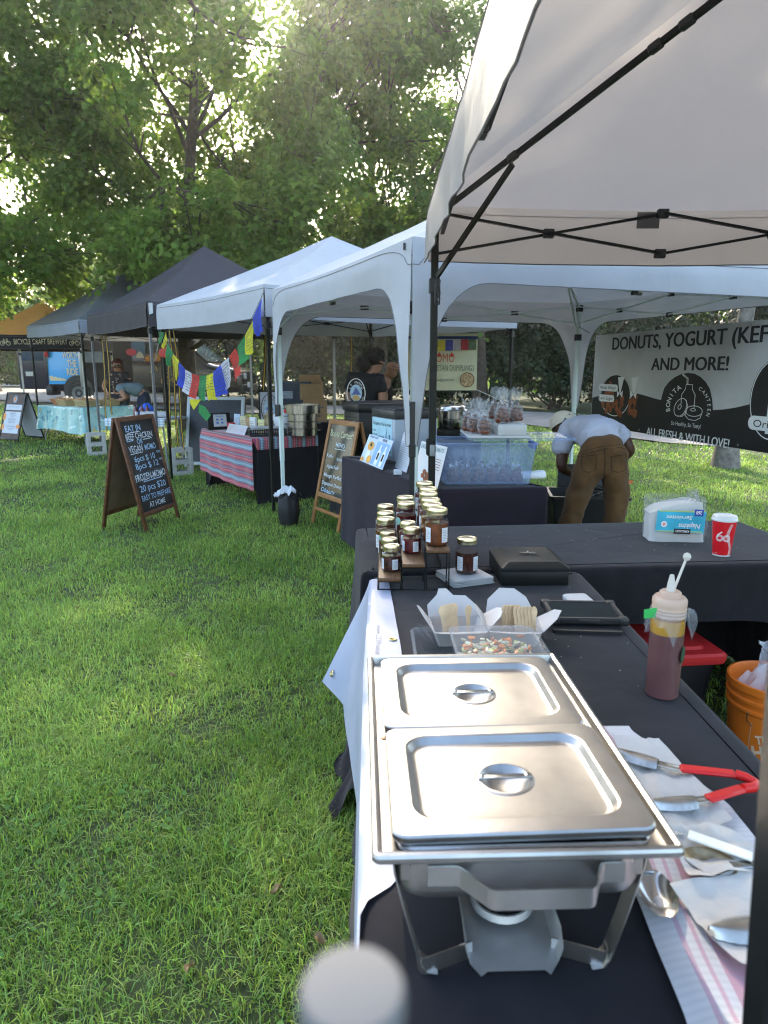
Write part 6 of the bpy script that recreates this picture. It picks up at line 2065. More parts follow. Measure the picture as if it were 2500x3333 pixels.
# ---------------------------------------------------------------- donut stall table
cover('tablecloth', 'dark purple tablecloth on the donut table', 'tablecloth', [(.345, 4.24), (1.07, 4.34), (.40, 6.10), (-.38, 5.93)], TZ, PURPLECLOTH, flare=lambda i, u: .02, amp=.005, folds=4, seed=3)
DONUT = mat('glazed donut ball', (.125, .034, .010), .3, 0, .45, 30, coat=.3)
TAGW = mat('white bow tag', (.56, .57, .62), .6, 0, .1, 40)
_bag = {}
BAGF = mat('crinkled cellophane', (.62, .64, .66), .12, 0, 0, clear=.88, spec=.9)
def donut_bag(label, x, y, z, s, rz, v, group):
    if v not in _bag:
        t = thing('donut_bag', label, 'bag of donuts', (x, y, z), rz, group)
        rr = random.Random(v)
        k = 0
        for (zz, n, r_) in ((.021, 5, .027), (.050, 5, .025), (.076, 3, .014)):
            for i in range(n):
                a = 2 * PI * i / n + zz * 30 + rr.uniform(-.3, .3)
                m = MB()
                R = .0195 + rr.uniform(-.002, .003)
                M = T(r_ * math.cos(a), r_ * math.sin(a), zz + rr.uniform(-.002, .008)) @ Matrix.Diagonal((1, 1, .92, 1))
                m.lathe([(.0008, -R)] + [(R * math.cos(q), R * math.sin(q)) for q in [-1.2 + .4 * j for j in range(7)]] + [(.0008, R)], 12, M)
                m.build('donut_ball', DONUT, t, False, 60)
        m = MB()
        def f(u, w_):
            a = 2 * PI * u
            zz = .215 * w_
            if w_ < .45: r = .030 + .018 * math.sin(PI * min(1, w_ / .55))
            elif w_ < .56: r = .048 * (1 - (w_ - .45) / .11) + .010 * ((w_ - .45) / .11)
            else: r = .010 + .034 * ((w_ - .56) / .44) ** .9
            r *= 1 + .13 * math.sin(a * 5 + v) * (.3 + w_) + .07 * math.sin(a * 11 + zz * 60)
            return (r * math.cos(a), r * math.sin(a) * (1 if w_ < .56 else .75), zz + (.018 * math.sin(a * 2 + v) if w_ > .8 else 0))
        m.grid(f, 40, 22)
        m.build('cellophane', BAGF, t, False, 40)
        m = MB()
        MT = T(0, -.014, .118) @ RX(R_(78))
        for s_ in (-1, 1):
            m.poly([(s_ * .003, .0), (s_ * .018, .016), (s_ * .032, .012), (s_ * .030, -.010), (s_ * .016, -.012)][::s_], MT, .0015)
        m.box((0, 0, .001), (.010, .010, .004), MT)
        m.build('bow_tag', TAGW, t, False, 0)
        m = MB()
        m.lathe([(.012, .112), (.0135, .118), (.012, .124)], 12)
        m.grid(lambda u, w_: (.012 + .030 * u, -.016 - .006 * math.sin(u * 5), .118 - .02 * u + .006 * w_), 6, 1)
        m.build('ribbon', mat('brown ribbon', (.20, .11, .08), .5) if 'brown ribbon' not in bpy.data.materials else bpy.data.materials['brown ribbon'], t, False, 40)
        t.scale = (s, s, s)
        _bag[v] = t
    else:
        t = copy_tree(_bag[v])
        t.location = (x, y, z)
        t.rotation_euler = (0, 0, rz)
        t.scale = (s, s, s)
        tag(t, label, 'bag of donuts', group)
TOTEC = mat('milky clear tote', (.42, .54, .80), .18, 0, .05, 4, clear=.75, tint=(.84, .91, 1.0))
tote = thing('clear_tote', 'large clear storage tote full of bagged donuts', 'storage tote', (.665, 4.58, TZ), R_(2))
m = MB()
o_ = [rrect(.27, .19, .03, .004, 5), rrect(.285, .2, .035, .012, 5), rrect(.315, .222, .035, .265, 5), rrect(.33, .236, .035, .268, 5), rrect(.33, .236, .035, .28, 5), rrect(.322, .228, .035, .283, 5), rrect(.312, .218, .035, .276, 5)]
m.loops(o_, None, 0, True)
m.build('tote_body', TOTEC, tote, False, 30)
for s_ in (-1, 1):
    m = MB(); m.box((s_ * .338, 0, .245), (.03, .13, .05), None, .01); m.build('latch', mat('blue plastic latch', (.02, .10, .50), .35, 0, .1, 9) if s_ < 0 else bpy.data.materials['blue plastic latch'], tote, False, 30)
lid_ = thing('tote_lid', 'clear plastic lid set askew on top of the clear tote', 'lid', (.90, 4.66, TZ + .286), R_(3))
m = MB()
m.loops([rrect(.345, .24, .04, .0, 5), rrect(.35, .245, .04, .003, 5), rrect(.35, .245, .04, .016, 5), rrect(.335, .23, .04, .019, 5), rrect(.30, .20, .03, .012, 5), rrect(.28, .18, .03, .012, 5)], None, 0, False, True)
m.build('lid_panel', TOTEC, lid_, False, 30)
names = ['leftmost', 'second', 'third', 'fourth', 'fifth', 'rightmost']
for i in range(6):
    donut_bag('bagged donut balls, ' + (names[i] + (' of' if i in (0, 5) else ' from left in')) + ' the front row inside the clear tote', .455 + .084 * i, 4.44 + .01 * (i % 2), TZ + .013, .95, i * 1.1, i % 3, 'bagged donuts inside the clear tote')
for i in range(5):
    donut_bag('bagged donut balls, ' + names[i] + (' of' if i == 0 else ' from left in') + ' the back row inside the clear tote', .50 + .084 * i, 4.60 + .012 * (i % 2), TZ + .013, .95, i * 1.7 + .5, (i + 1) % 3, 'bagged donuts inside the clear tote')
TS = T(.745, 4.64, TZ + .305)
m = MB(); m.box((0, 0, .010), (.40, .50, .018), TS, .006); m.box((.085, .0, .055), (.19, .46, .075), TS, .012)
tag(m.build('display_step', WHITEP, None, False, 30), 'white plastic two level step holding bagged donuts on the tote lid', 'display stand')
zl, zu = TZ + .305 + .0195, TZ + .305 + .093
for lab, x, y, z, k in [('front bag of donut balls at the near edge of the white step', .655, 4.45, zl, 0), ('bag of donut balls second from the front on the low left side of the step', .605, 4.58, zl, 1), ('bag of donut balls at the far left end of the white step', .58, 4.76, zl, 2),
                        ('bag of donut balls on the low level against the upper step', .665, 4.66, zl, 1), ('bag of donut balls at the back of the low level', .66, 4.82, zl, 0),
                        ('bag of donut balls at the near end of the upper step', .775, 4.47, zu, 2), ('bag of donut balls at the right end of the upper step', .885, 4.60, zu, 0), ('bag of donut balls in the middle of the upper step', .79, 4.62, zu, 1),
                        ('bag of donut balls at the far left of the upper step', .77, 4.79, zu, 2), ('bag of donut balls at the far right of the upper step', .865, 4.78, zu, 1)]:
    donut_bag(lab, x, y, z, 1.0, x * 40 + y * 9, k, 'bagged donuts on the white step')
# rolled white towel
t = thing('hand_towel', 'rolled white towel at the right end of the donut table', 'towel', (1.005, 4.62, TZ), R_(20))
m = MB()
m.grid(lambda u, v: (-.10 + .2 * u, (.035 + .008 * v) * math.cos(v * 2 * PI * 1.6) + .006 * math.sin(u * 7), .033 + (.026 + .006 * v) * math.sin(v * 2 * PI * 1.6) + .004 * nz((u * 5, v * 6, 0), 1)), 20, 48)
m.build('roll', mat('white terry', (.78, .78, .80), .95, 0, .05, 20, .8, 160), t, False, 60)

# fridge with posters
fr = thing('portable_fridge', 'grey portable fridge with black lid and a teal poster', 'fridge', (.168, 5.755, TZ), R_(23.6))
m = MB(); m.box((0, 0, .18), (.39, .47, .34), None, .012); m.build('fridge_body', mat('light grey fridge plastic', (.36, .40, .46), .4, 0, .05, 5), fr, False, 30)
m = MB(); m.box((0, 0, .387), (.40, .48, .072), None, .014); m.box((.0, 0, .426), (.36, .44, .01), None, .004); m.build('fridge_lid', mat('charcoal lid', (.03, .03, .032), .45, 0, .1, 9), fr, False, 30)
m = MB(); m.box((.1965, -.02, .30), (.006, .16, .05), None, .002); m.build('control_panel', BLACKP, fr)
MF = frame((-.196, .215, .02), (0, -1, 0), (0, 0, 1))
m = MB(); m.poly([(.0, .03), (.41, .03), (.41, .325), (.0, .325)], MF, .002); m.build('poster', mat('teal poster', (.40, .62, .70), .5, 0, .12, 6), fr, False, 0)
m = MB()
fit(m, 'The Superhero of Your Gut is Here!', MF, .02, .39, .265, .03, None, .0, .003)
fit(m, 'KEFIR', MF, .02, .08, .21, .016, None, .004, .003); fit(m, 'YOGURT', MF, .02, .11, .175, .016, None, .004, .003)
fit(m, 'YOGURT KEFIR', MF, .12, .25, .16, .018, None, .006, .003); fit(m, 'PREMIUM QUALITY', MF, .12, .25, .07, .012, None, .002, .003)
m.poly([(.34, .05), (.375, .05), (.375, .12), (.365, .14), (.365, .2), (.35, .2), (.35, .14), (.34, .12)], MF, 0, .0032)
m.stroke([(.30, .06), (.29, .14), (.30, .2), (.31, .25), (.28, .18), (.31, .15)], .004, MF, .003)
m.build('poster_print', INK, fr, False, 0)
def leaning(name, label, cat, a, b, upv, mt):
    a, b, upv = V(a), V(b), V(upv)
    t = thing(name, label, cat, tuple((a + b) / 2))
    M = frame(a, b - a, upv)
    W, H = (b - a).length, upv.length
    m = MB(); m.poly([(0, 0), (W, 0), (W, H), (0, H)], M, .003); m.build('card', mt, t, True, 0)
    return t, M, W, H
t, M, W, H = leaning('poster_card', 'pale blue poster of yogurt and kefir bottles leaning on the fridge', 'poster', (-.200, 5.60, TZ + .004), (-.012, 5.06, TZ + .004), (.085, .03, .215), mat('pale blue poster', (.56, .64, .80), .4, 0, .1, 4))
m = MB(); m.poly([(W * .46, .01), (W * .97, .01), (W * .97, H * .84), (W * .46, H * .84)], M, 0, .004); m.build('poster_panel', mat('blue poster panel', (.26, .44, .72), .4, 0, .2, 5), t, True, 0)
m = MB()
for dx in (.6, .8):
    m = MB(); m.poly([(W * dx, H * .06), (W * (dx + .12), H * .06), (W * (dx + .12), H * .5), (W * (dx + .08), H * .6), (W * (dx + .08), H * .76), (W * (dx + .03), H * .76), (W * (dx + .03), H * .6), (W * dx, H * .5)], M, 0, .005); m.build('bottle_picture', WHITEINK, t, True, 0)
m = MB()
m.disc(W * .25, H * .3, W * .09, H * .2, M, .005)
m.build('bottle_picture', WHITEINK, t, True, 0)
m = MB(); m.disc(W * .25, H * .62, W * .13, H * .16, M, .0055); m.disc(W * .35, H * .16, W * .09, H * .14, M, .0055); m.disc(W * .08, H * .09, W * .07, H * .08, M, .0055)
m.build('orange_picture', mat('orange fruit print', (.75, .36, .06), .5, 0, .3, 20), t, True, 0)
m = MB()
fit(m, 'DRINKING YOGURT', M, W * .06, W * .42, H * .9, .016, None, .0, .005); fit(m, 'KEFIR', M, W * .62, W * .8, H * .88, .02, None, .01, .005)
for dx in (.63, .83): m.poly([(W * dx, H * .24), (W * (dx + .06), H * .24), (W * (dx + .06), H * .48), (W * dx, H * .48)], M, 0, .006)
m.disc(W * .25, H * .66, W * .04, H * .06, M, .0065)
m.build('poster_print', INK, t, True, 0)
t, M, W, H = leaning('menu_sheet', 'white printed menu sheet beside the white tent leg', 'menu', (.085, 5.20, TZ + .004), (.165, 4.92, TZ + .004), (.07, .02, .27), PAPERP)
m = MB()
for k in range(16): m.poly([(W * (.2 - .1 * (k % 4 == 0)), H * (.92 - .055 * k)), (W * (.8 + .06 * (k % 3)), H * (.92 - .055 * k)), (W * (.8 + .06 * (k % 3)), H * (.93 - .055 * k)), (W * (.2 - .1 * (k % 4 == 0)), H * (.93 - .055 * k))], M, 0, .0045)
m.build('menu_lines', mat('thin grey print', (.25, .25, .28), .7, 0, 0), t, True, 0)
t, M, W, H = leaning('poster_card', 'pale poster about digestive donuts behind the black pole', 'poster', (.195, 4.58, TZ + .004), (.335, 4.215, TZ + .004), (.06, .03, .265), mat('pale aqua poster', (.60, .70, .76), .4, 0, .08, 4, col2=(.74, .62, .58)))
m = MB(); fit(m, 'DIGESTIVE DONUTS', M, W * .05, W * .93, H * .84, .026, None, .006, .0045); m.build('poster_title', mat('teal print', (.10, .22, .24), .6, 0, 0), t, True, 0)
m = MB()
for k in range(5): m.poly([(W * .55, H * (.66 - .06 * k)), (W * .92, H * (.66 - .06 * k)), (W * .92, H * (.675 - .06 * k)), (W * .55, H * (.675 - .06 * k))], M, 0, .0045)
for (x, y) in ((.4, .3), (.5, .25), (.36, .2), (.48, .14), (.58, .18)): m.disc(W * x, H * y, W * .07, H * .06, M, .0045 + .0002 * x)
m.build('donut_picture', DON, t, True, 0)
m = MB(); m.box((.10, 4.86, TZ + .02), (.06, .05, .036), None, .004)
tag(m.build('price_card', PAPERP, None, False, 30), 'tiny white price card at the foot of the menu sheet', 'card')

# behind the stall: bent man's tote, bags
bt = thing('storage_tote', 'black storage tote with hinged lid standing on the grass by the bent man', 'storage tote', (1.80, 5.95, gz(1.8, 5.9)), R_(-8))
m = MB(); m.loops([rrect(.27, .19, .03, .0), rrect(.32, .235, .03, .40), rrect(.34, .255, .03, .405), rrect(.34, .255, .03, .425), rrect(.315, .23, .03, .425), rrect(.27, .19, .03, .05)], None, 0, True, True); m.build('tote_body', BLACKP, bt, False, 30)
m = MB(); m.box((.10, .30, .56), (.62, .03, .30), RX(-.25), .01); m.build('tote_lid', BLACKP, bt, False, 30)
t = thing('cable_heap', 'heap of black cable lying on the black tote', 'cable', (1.83, 5.86, gz(1.8, 5.9) + .40))
m = MB()
rr = random.Random(9)
for k in range(7):
    m.tube([(.10 * math.cos(a + k) + .02 * k - .06, .07 * math.sin(a + k * 1.3), .02 + .018 * k * .6 + .012 * math.sin(a * 3 + k)) for a in [2 * PI * i / 16 for i in range(16)]], .008, 6, closed=True)
m.box((0, 0, .0), (.22, .16, .03), None, .01)
m.build('cable', BLACKP, t, False)
t = thing('measuring_cup', 'orange lidded cup on the corner of the black tote', 'cup', (2.05, 5.78, gz(2, 5.8) + .425), .4)
m = MB(); m.lathe([(.001, 0), (.045, 0), (.058, .10), (.056, .10), (.043, .006), (.001, .006)], 24); m.build('cup_wall', mat('cloudy plastic', (.45, .40, .32), .4, 0, .05, 9), t, False, 40)
m = MB(); m.lathe([(.060, .10), (.064, .103), (.064, .135), (.058, .14), (.001, .142)], 24); m.box((.075, 0, .12), (.05, .05, .02), None, .006); m.build('cup_rim', mat('orange rim plastic', (.70, .13, .02), .4), t, False, 40)
t = thing('paper_bag', 'crumpled brown paper bag on the grass beside the donut table', 'paper bag', (1.56, 6.35, gz(1.5, 6.3)), .3)
m = MB()
m.loops([[(p[0] + .03 * nz((p[0], p[1], z), 9), p[1] + .03 * nz((p[1], p[0], z), 9, 3), z + (.03 * nz((p[0], p[1], 1), 12) if z > .3 else 0)) for p in rrect(.16, .11, .03, z, 6)] for z in (.0, .06, .12, .18, .24, .30, .36)], None, 0, True)
m.build('bag', mat('brown paper', (.16, .12, .085), .85, 0, .2, 9), t, False, 40)

# ---------------------------------------------------------------- dumpling stall: black back table with cooler and steamer
cover('tablecloth', 'black tablecloth under the cooler and domed steamer', 'tablecloth', [(-.32, 6.52), (1.02, 7.10), (.76, 7.72), (-.58, 7.16)], TZ, STRETCH, flare=lambda i, u: .01, amp=.003, folds=3, seed=4)
co = thing('cooler', 'big black cooler box standing left of the grey fridge', 'cooler', (-.02, 7.0, TZ), R_(23.6))
m = MB(); m.box((0, 0, .17), (.68, .42, .33), None, .02); m.build('cooler_body', BLACKP, co, False, 30)
m = MB(); m.box((0, 0, .375), (.71, .45, .085), None, .02); m.box((0, 0, .42), (.62, .36, .012), None, .005); m.build('cooler_lid', BLACKP, co, False, 30)
m = MB()
for k in range(5): m.box((-.343, 0, .12 + .04 * k), (.008, .3, .012), None, .002)
m.box((-.05, -.22, .30), (.08, .02, .07), None, .006)
m.build('grip_rib', BLACKP, co, False, 30)
bu = thing('burner', 'black gas burner under the domed steamer', 'burner', (.74, 7.42, TZ), R_(20))
m = MB(); m.box((0, 0, .06), (.36, .32, .11), None, .012); m.build('burner_body', BLACKM, bu, False, 30)
m = MB()
for k in range(4): m.bar((.05 * math.cos(k * PI / 2), .05 * math.sin(k * PI / 2), .123), (.16 * math.cos(k * PI / 2), .16 * math.sin(k * PI / 2), .123), .014, .02)
m.build('pot_support', BLACKM, bu, False, 30)
sp = thing('steamer_pot', 'polished domed steamer pot on the black burner', 'steamer pot', (.74, 7.42, TZ + .134))
m = MB(); m.lathe([(.001, 0), (.15, 0), (.155, .01), (.155, .085), (.160, .088), (.155, .091), (.155, .165), (.163, .168), (.163, .174)], 40); m.build('pot_wall', STEELD, sp, False, 30)
m = MB(); m.lathe([(.163, .174), (.162, .178), (.15, .19), (.145, .215), (.11, .232), (.001, .24)], 40); m.lathe([(.012, .24), (.022, .255), (.02, .262), (.001, .264)], 16); m.build('pot_lid', STEELD, sp, False, 30)

# ---------------------------------------------------------------- dumpling stall: front table with the striped cloth
A_, B_ = V((-1.41, 7.45, 0)), V((-2.30, 8.70, 0))
ux = (B_ - A_).normalized(); uy = V((-ux.y, ux.x, 0)) * -1
if uy.x < 0: uy = -uy
DEP = .80
D_, C_ = A_ + uy * DEP, B_ + uy * DEP
cover('table_cover', 'black stretch cover on the dumpling table, arched between its feet', 'table cover', [tuple(A_.xy), tuple(D_.xy), tuple(C_.xy), tuple(B_.xy)], TZ - .004, STRETCH,
      zb=lambda i, u: .02 + (.24 * (1 - abs(2 * u - 1) ** 5) if i == 3 else 0), flare=lambda i, u: .02 if i != 3 else -.03, amp=.002, folds=2, seed=5)
MOMOST = stripes('woven striped cloth', [(0, (.50, .05, .09)), (.06, (.30, .03, .14)), (.09, (.55, .16, .14)), (.16, (.50, .04, .08)), (.24, (.20, .03, .16)), (.27, (.24, .19, .20)), (.33, (.10, .08, .11)), (.355, (.24, .42, .52)), (.42, (.34, .32, .34)), (.46, (.20, .38, .50)), (.52, (.08, .06, .09)), (.55, (.27, .22, .23)), (.61, (.22, .03, .15)), (.65, (.52, .05, .08)), (.73, (.60, .22, .15)), (.77, (.50, .04, .09)), (.84, (.20, .03, .16)), (.87, (.28, .24, .25)), (.94, (.12, .08, .11))], 'V', scale=7.5, dash=95, weave=.45)
Lf = (B_ - A_).length
def stripe_pt(u, v):
    X = -.13 + (Lf + .16) * u            # along the front edge, overhanging the right end
    Y = -.53 + (.53 + DEP * .98) * v     # from the hem up the front and across the top
    dv, du = max(0, -Y), max(0, -X)
    z = TZ + .004
    x, y = X, Y
    o = .012 + .010 * math.sin(X * 16 + dv * 3) * min(1, dv * 3)
    if dv > 0: y = -o - .035 * min(1, dv * 8)
    if du > 0: x = -.010 - .004 * math.sin(Y * 20)
    z -= max(dv, du) * (1 if not (dv > 0 and du > 0) else 1)
    if dv > 0 and du > 0:
        x, y = -.012 - .02 * min(du, .1), -.045
        z = TZ + .004 - max(dv, .0)
    z -= .02 * math.sin(PI * u) * (dv / .53) + .05 * (1 - u) * (dv / .53)
    p = A_ + ux * x + uy * y
    return (p.x, p.y, z)
m = MB()
m.grid(stripe_pt, 50, 60)
tag(m.build('striped_cloth', MOMOST, None, False, 60), 'red, blue and grey woven striped cloth hanging over the front of the dumpling table', 'tablecloth')
SCALE = Lf
def on8(x, y, z=TZ + .008): return at(*c8(x, y), z)
# steamer stack
p = V((-.925, 7.76, TZ + .006))
st_ = thing('steamer_stack', 'stack of four wide steel steamer tiers on the striped cloth', 'steamer', tuple(p))
zz = 0
for k, (r, h) in enumerate(((.165, .085), (.168, .078), (.170, .085), (.205, .10))):
    m = MB()
    m.lathe([(.001, zz + .002), (r - .004, zz + .002), (r, zz + .006), (r, zz + h - .010), (r + .008, zz + h - .008), (r + .008, zz + h - .002), (r - .004, zz + h - .002), (r - .006, zz + .012 if k == 3 else zz + h - .012), (.001, zz + .014 if k == 3 else zz + h - .012)], 44)
    o = m.build('steamer_tier', STEELD, st_, False, 30)
    m = MB()
    for a in ((.3, 3.5) if k != 2 else (.1, 3.2)):
        c_ = V((math.cos(a), math.sin(a), 0)); s_ = V((-c_.y, c_.x, 0))
        m.tube([c_ * r + s_ * .035 + V((0, 0, zz + h * .6)), c_ * (r + .035) + s_ * .03 + V((0, 0, zz + h * .65)), c_ * (r + .035) - s_ * .03 + V((0, 0, zz + h * .65)), c_ * r - s_ * .035 + V((0, 0, zz + h * .6))], .005, 6)
    m.build('tier_handle', STEELD, o, False)
    zz += h
t = thing('ladle', 'ladle with red handle end resting on the steamer stack', 'ladle', tuple(on8(1000, 585, 1.0)))
m = MB(); a = V((-1.10, 7.66, TZ + .285)); m.tube([a, V((-1.02, 7.72, TZ + .262))], .006, 8); m.build('ladle_stem', STEEL, t, True)
m = MB(); m.lathe([(.001, -.02), (.016, -.016), (.020, 0), (.016, .018), (.001, .022)], 14, Matrix.Translation(a)); m.build('ladle_grip', RED, t, True)
# black basket with papers
p = on8(830, 800)
bs = thing('wire_basket', 'black plastic basket holding white papers on the striped cloth', 'basket', (-1.33, 7.73, TZ + .006), R_(20))
m = MB()
for (sx, sy, lx, ly) in ((0, -.13, .40, .006), (0, .13, .40, .006), (-.2, 0, .006, .26), (.2, 0, .006, .26)):
    m.box((sx, sy, .01), (lx, ly, .018)); m.box((sx, sy, .072), (lx, ly, .014))
    n_ = int(max(lx, ly) / .025)
    for k in range(n_ + 1):
        f = k / n_ - .5
        m.box((sx + f * (lx if lx > ly else 0), sy + f * (ly if ly > lx else 0), .04), (.008, .008, .06))
m.box((0, 0, .005), (.40, .26, .006))
m.build('basket_wall', BLACKP, bs, False, 30)
m = MB(); m.poly([(-.15, -.1), (.16, -.12), (.17, .1), (-.14, .12)], T(-1.36, 7.74, TZ + .09) @ RZ(.2) @ RY(-.05), .006); m.poly([(-.14, -.12), (.15, -.1), (.16, .12), (-.15, .1)], T(-1.36, 7.74, TZ + .098) @ RZ(.35), .005)
tag(m.build('papers', PAPER, None, False, 0), 'white papers lying across the black basket', 'papers')
# payment stand, boxes, cards
t = thing('payment_terminal', 'black payment stand with a white card at the left end of the striped cloth', 'payment terminal', (-2.05, 8.52, TZ + .006), R_(32))
m = MB(); m.box((0, 0, .105), (.36 * .8, .03, .2), RX(-.15), .006); m.box((0, .05, .008), (.26, .16, .014), None, .004); m.build('stand', BLACKM, t, False, 30)
m = MB(); m.box((.01, -.018, .11), (.165, .004, .15), RX(-.15)); m.build('card', PAPERP, t, False, 30)
m = MB()
MPY = RX(-.15) @ frame((-.06, -.0215, .05), (1, 0, 0), (0, 0, 1))
fit(m, 'Square', MPY, .02, .12, .105, .018, None, .004, 0)
for k, (x, y) in enumerate(((.02, .06), (.08, .06), (.02, .02), (.08, .02))): m.poly([(x, y), (x + .03, y), (x + .03, y + .022), (x, y + .022)], MPY, 0, 0)
m.build('card_print', mat('blue print', (.05, .16, .45), .6, 0, 0), t, False, 0)
m = MB(); m.box((0, 0, .05), (.085, .07, .10), T(-1.86, 8.33, TZ + .006) @ RZ(.5), .004)
tag(m.build('red_box', mat('red carton', (.50, .02, .03), .5, 0, .1, 20), None, False, 30), 'small red carton next to the payment stand', 'box')
for i, (x, y, lab) in enumerate(((-1.80, 8.12, 'folded white price card with red pattern, left of three'), (-1.70, 7.99, 'folded white price card with red pattern, middle of three'), (-1.60, 7.86, 'folded white price card with red pattern, right of three'))):
    t = thing('price_card', lab, 'price card', (x, y, TZ + .006), R_(-52), 'folded price cards on the striped cloth')
    m = MB()
    m.add([(-.08, -.05, 0), (.08, -.05, 0), (.08, 0, .10), (-.08, 0, .10), (.08, .05, 0), (-.08, .05, 0)], [(0, 1, 2, 3), (3, 2, 4, 5)])
    m.build('card', PAPERP, t, False, 0)
    m = MB()
    MC = frame((-.08, -.0505, 0), (1, 0, 0), (0, .05, .10))
    for k in range(5): m.stroke([(.02 + .025 * k, .015), (.035 + .025 * k, .05), (.02 + .025 * k, .09)], .003, MC, .0015)
    m.build('red_pattern', mat('red pattern print', (.6, .12, .14), .6, 0, 0) if i == 0 else bpy.data.materials['red pattern print'], t, False, 0)
for i, (x, y, h, w_, c, lab) in enumerate(((-1.82, 8.42, .20, .11, (.50, .62, .78), 'pale blue card propped up behind the price cards'), (-1.70, 8.30, .18, .10, (.66, .58, .38), 'cream spice packet standing behind the middle price card'), (-1.62, 8.22, .17, .08, (.50, .30, .14), 'brown spice packet standing between pale packets'),
                                           (-1.55, 8.12, .18, .10, (.72, .72, .72), 'white packet standing behind the right price card'), (-1.44, 8.02, .16, .10, (.66, .64, .30), 'yellow note card standing near the black basket'))):
    t = thing('packet', lab, 'packet', (x, y, TZ + .006), R_(-40), 'packets and cards standing on the dumpling table')
    m = MB(); m.box((0, 0, h / 2), (w_, .035 if i in (1, 2, 3) else .012, h), RX(-.12 if i == 0 else 0), .004); m.build('front', mat('packet ' + 'abcde'[i], c, .6, 0, .1, 12), t, False, 30)
    m = MB()
    for k in range(4): m.poly([(-w_ * .35, h * (.3 + .13 * k)), (w_ * .35, h * (.3 + .13 * k)), (w_ * .35, h * (.33 + .13 * k)), (-w_ * .35, h * (.33 + .13 * k))], frame((0, -.0185 if i in (1, 2, 3) else -.0075, 0), (1, 0, 0), (0, 0.12 if i == 0 else 0, 1)), 0, .001)
    m.build('packet_print', mat('packet print', (.3, .28, .26), .7, 0, 0) if i == 0 else bpy.data.materials['packet print'], t, False, 0)
t = thing('cap', 'dark baseball cap behind the payment stand', 'cap', (-1.98, 8.80, TZ + .006), R_(20))
m = MB(); m.lathe([(.095, 0), (.098, .03), (.085, .08), (.05, .115), (.001, .125)], 20); m.build('crown', mat('charcoal cloth', (.025, .025, .028), .9, 0, .2, 9), t, False, 60)
m = MB(); m.grid(lambda u, v: ((.09 + .075 * v) * math.cos((u - .5) * 1.9), (.09 + .03 * v) * math.sin((u - .5) * 1.9), .012 - .02 * v * v), 12, 5); m.build('visor', bpy.data.materials['charcoal cloth'], t, False, 60)
t = thing('jar', 'brass coloured spice jar behind the cards', 'jar', (-1.43, 8.45, TZ + .006))
m = MB(); m.lathe([(.001, 0), (.05, 0), (.052, .12), (.04, .14), (.04, .15), (.055, .152), (.055, .185), (.001, .188)], 20); m.build('jar_wall', mat('brass jar', (.30, .24, .13), .35, .7, .2, 20), t, False, 40)
m = MB()
m.grid(lambda u, v: (-1.16 + .12 * math.cos(2 * PI * u) * math.sin(PI * (.1 + .8 * v)) * (1 + .25 * nz((u * 6, v * 4, 0), 1)), 7.92 + .12 * math.sin(2 * PI * u) * math.sin(PI * (.1 + .8 * v)), TZ + .02 + .30 * v * (1 + .12 * nz((math.cos(2 * PI * u) * 2, math.sin(2 * PI * u) * 2, 3), 1))), 30, 16)
tag(m.build('plastic_bag', WHITEBAG, None, False, 50), 'bulging white plastic bag left of the steamer stack', 'plastic bag')
# back table with bin, boxes, logo board
cover('table_cover', 'black cover on the rear table under the boxes', 'table cover', [(-1.75, 9.35), (-.15, 9.35), (-.15, 10.0), (-1.75, 10.0)], TZ + .03, STRETCH, flare=lambda i, u: .01, amp=.002, folds=2, seed=6)
ZB = TZ + .035
t = thing('storage_bin', 'dark blue bin with grey rim behind the cardboard boxes', 'bin', (-1.27, 9.72, ZB), R_(3))
m = MB(); m.loops([rrect(.2, .16, .03, 0), rrect(.245, .2, .03, .50), rrect(.255, .21, .03, .505), rrect(.255, .21, .03, .54), rrect(.235, .19, .03, .54), rrect(.20, .16, .03, .05)], None, 0, True, True); m.build('bin_body', mat('dark blue grey plastic', (.035, .055, .08), .45, 0, .1, 6), t, False, 30)
m = MB(); m.box((-.08, -.19, .36), (.16, .01, .10)); m.build('bin_label', mat('pale bin label', (.3, .36, .40), .6, 0, .3, 30), t, False)
def carton(label, x, y, z, sx, sy, sz, rz, open_):
    t = thing('cardboard_box', label, 'cardboard box', (x, y, z), rz, 'cardboard boxes stacked on the rear table')
    m = MB(); m.box((0, 0, sz / 2), (sx, sy, sz)); m.build('box_body', CARD, t, False, 0)
    if open_:
        m = MB(); m.poly([(-sx / 2, 0), (sx / 2, 0), (sx / 2, .12), (-sx / 2, .12)], T(0, sy / 2 - .004, sz) @ RX(R_(80)), .004); m.build('flap', CARD, t, False, 0)
        m = MB(); m.poly([(-sy / 2, 0), (sy / 2, 0), (sy / 2 - .01, .11), (-sy / 2 + .01, .11)], T(sx / 2 - .004, 0, sz) @ RZ(-PI / 2) @ RX(R_(115)), .004); m.build('flap', CARD, t, False, 0)
        m = MB(); m.poly([(-.04, .05), (.03, .05), (.03, .13), (-.04, .13)], frame((sx / 2 + .002, 0, .0), (0, 1, 0), (0, 0, 1)), .001); m.build('box_label', mat('cream box label', (.55, .52, .28), .6), t, False, 0)
    m = MB(); m.poly([(-sx / 2, -.02), (sx / 2, -.02), (sx / 2, .02), (-sx / 2, .02)], T(0, 0, sz + .001), 0); m.build('tape', mat('packing tape', (.42, .28, .14), .3) if open_ else bpy.data.materials['packing tape'], t, False, 0)
carton('open cardboard box with raised flap on top of another box', -1.0, 9.5, ZB + .30, .30, .22, .21, R_(14), True)
carton('closed cardboard box underneath the open one', -.95, 9.5, ZB, .32, .24, .30, R_(4), False)
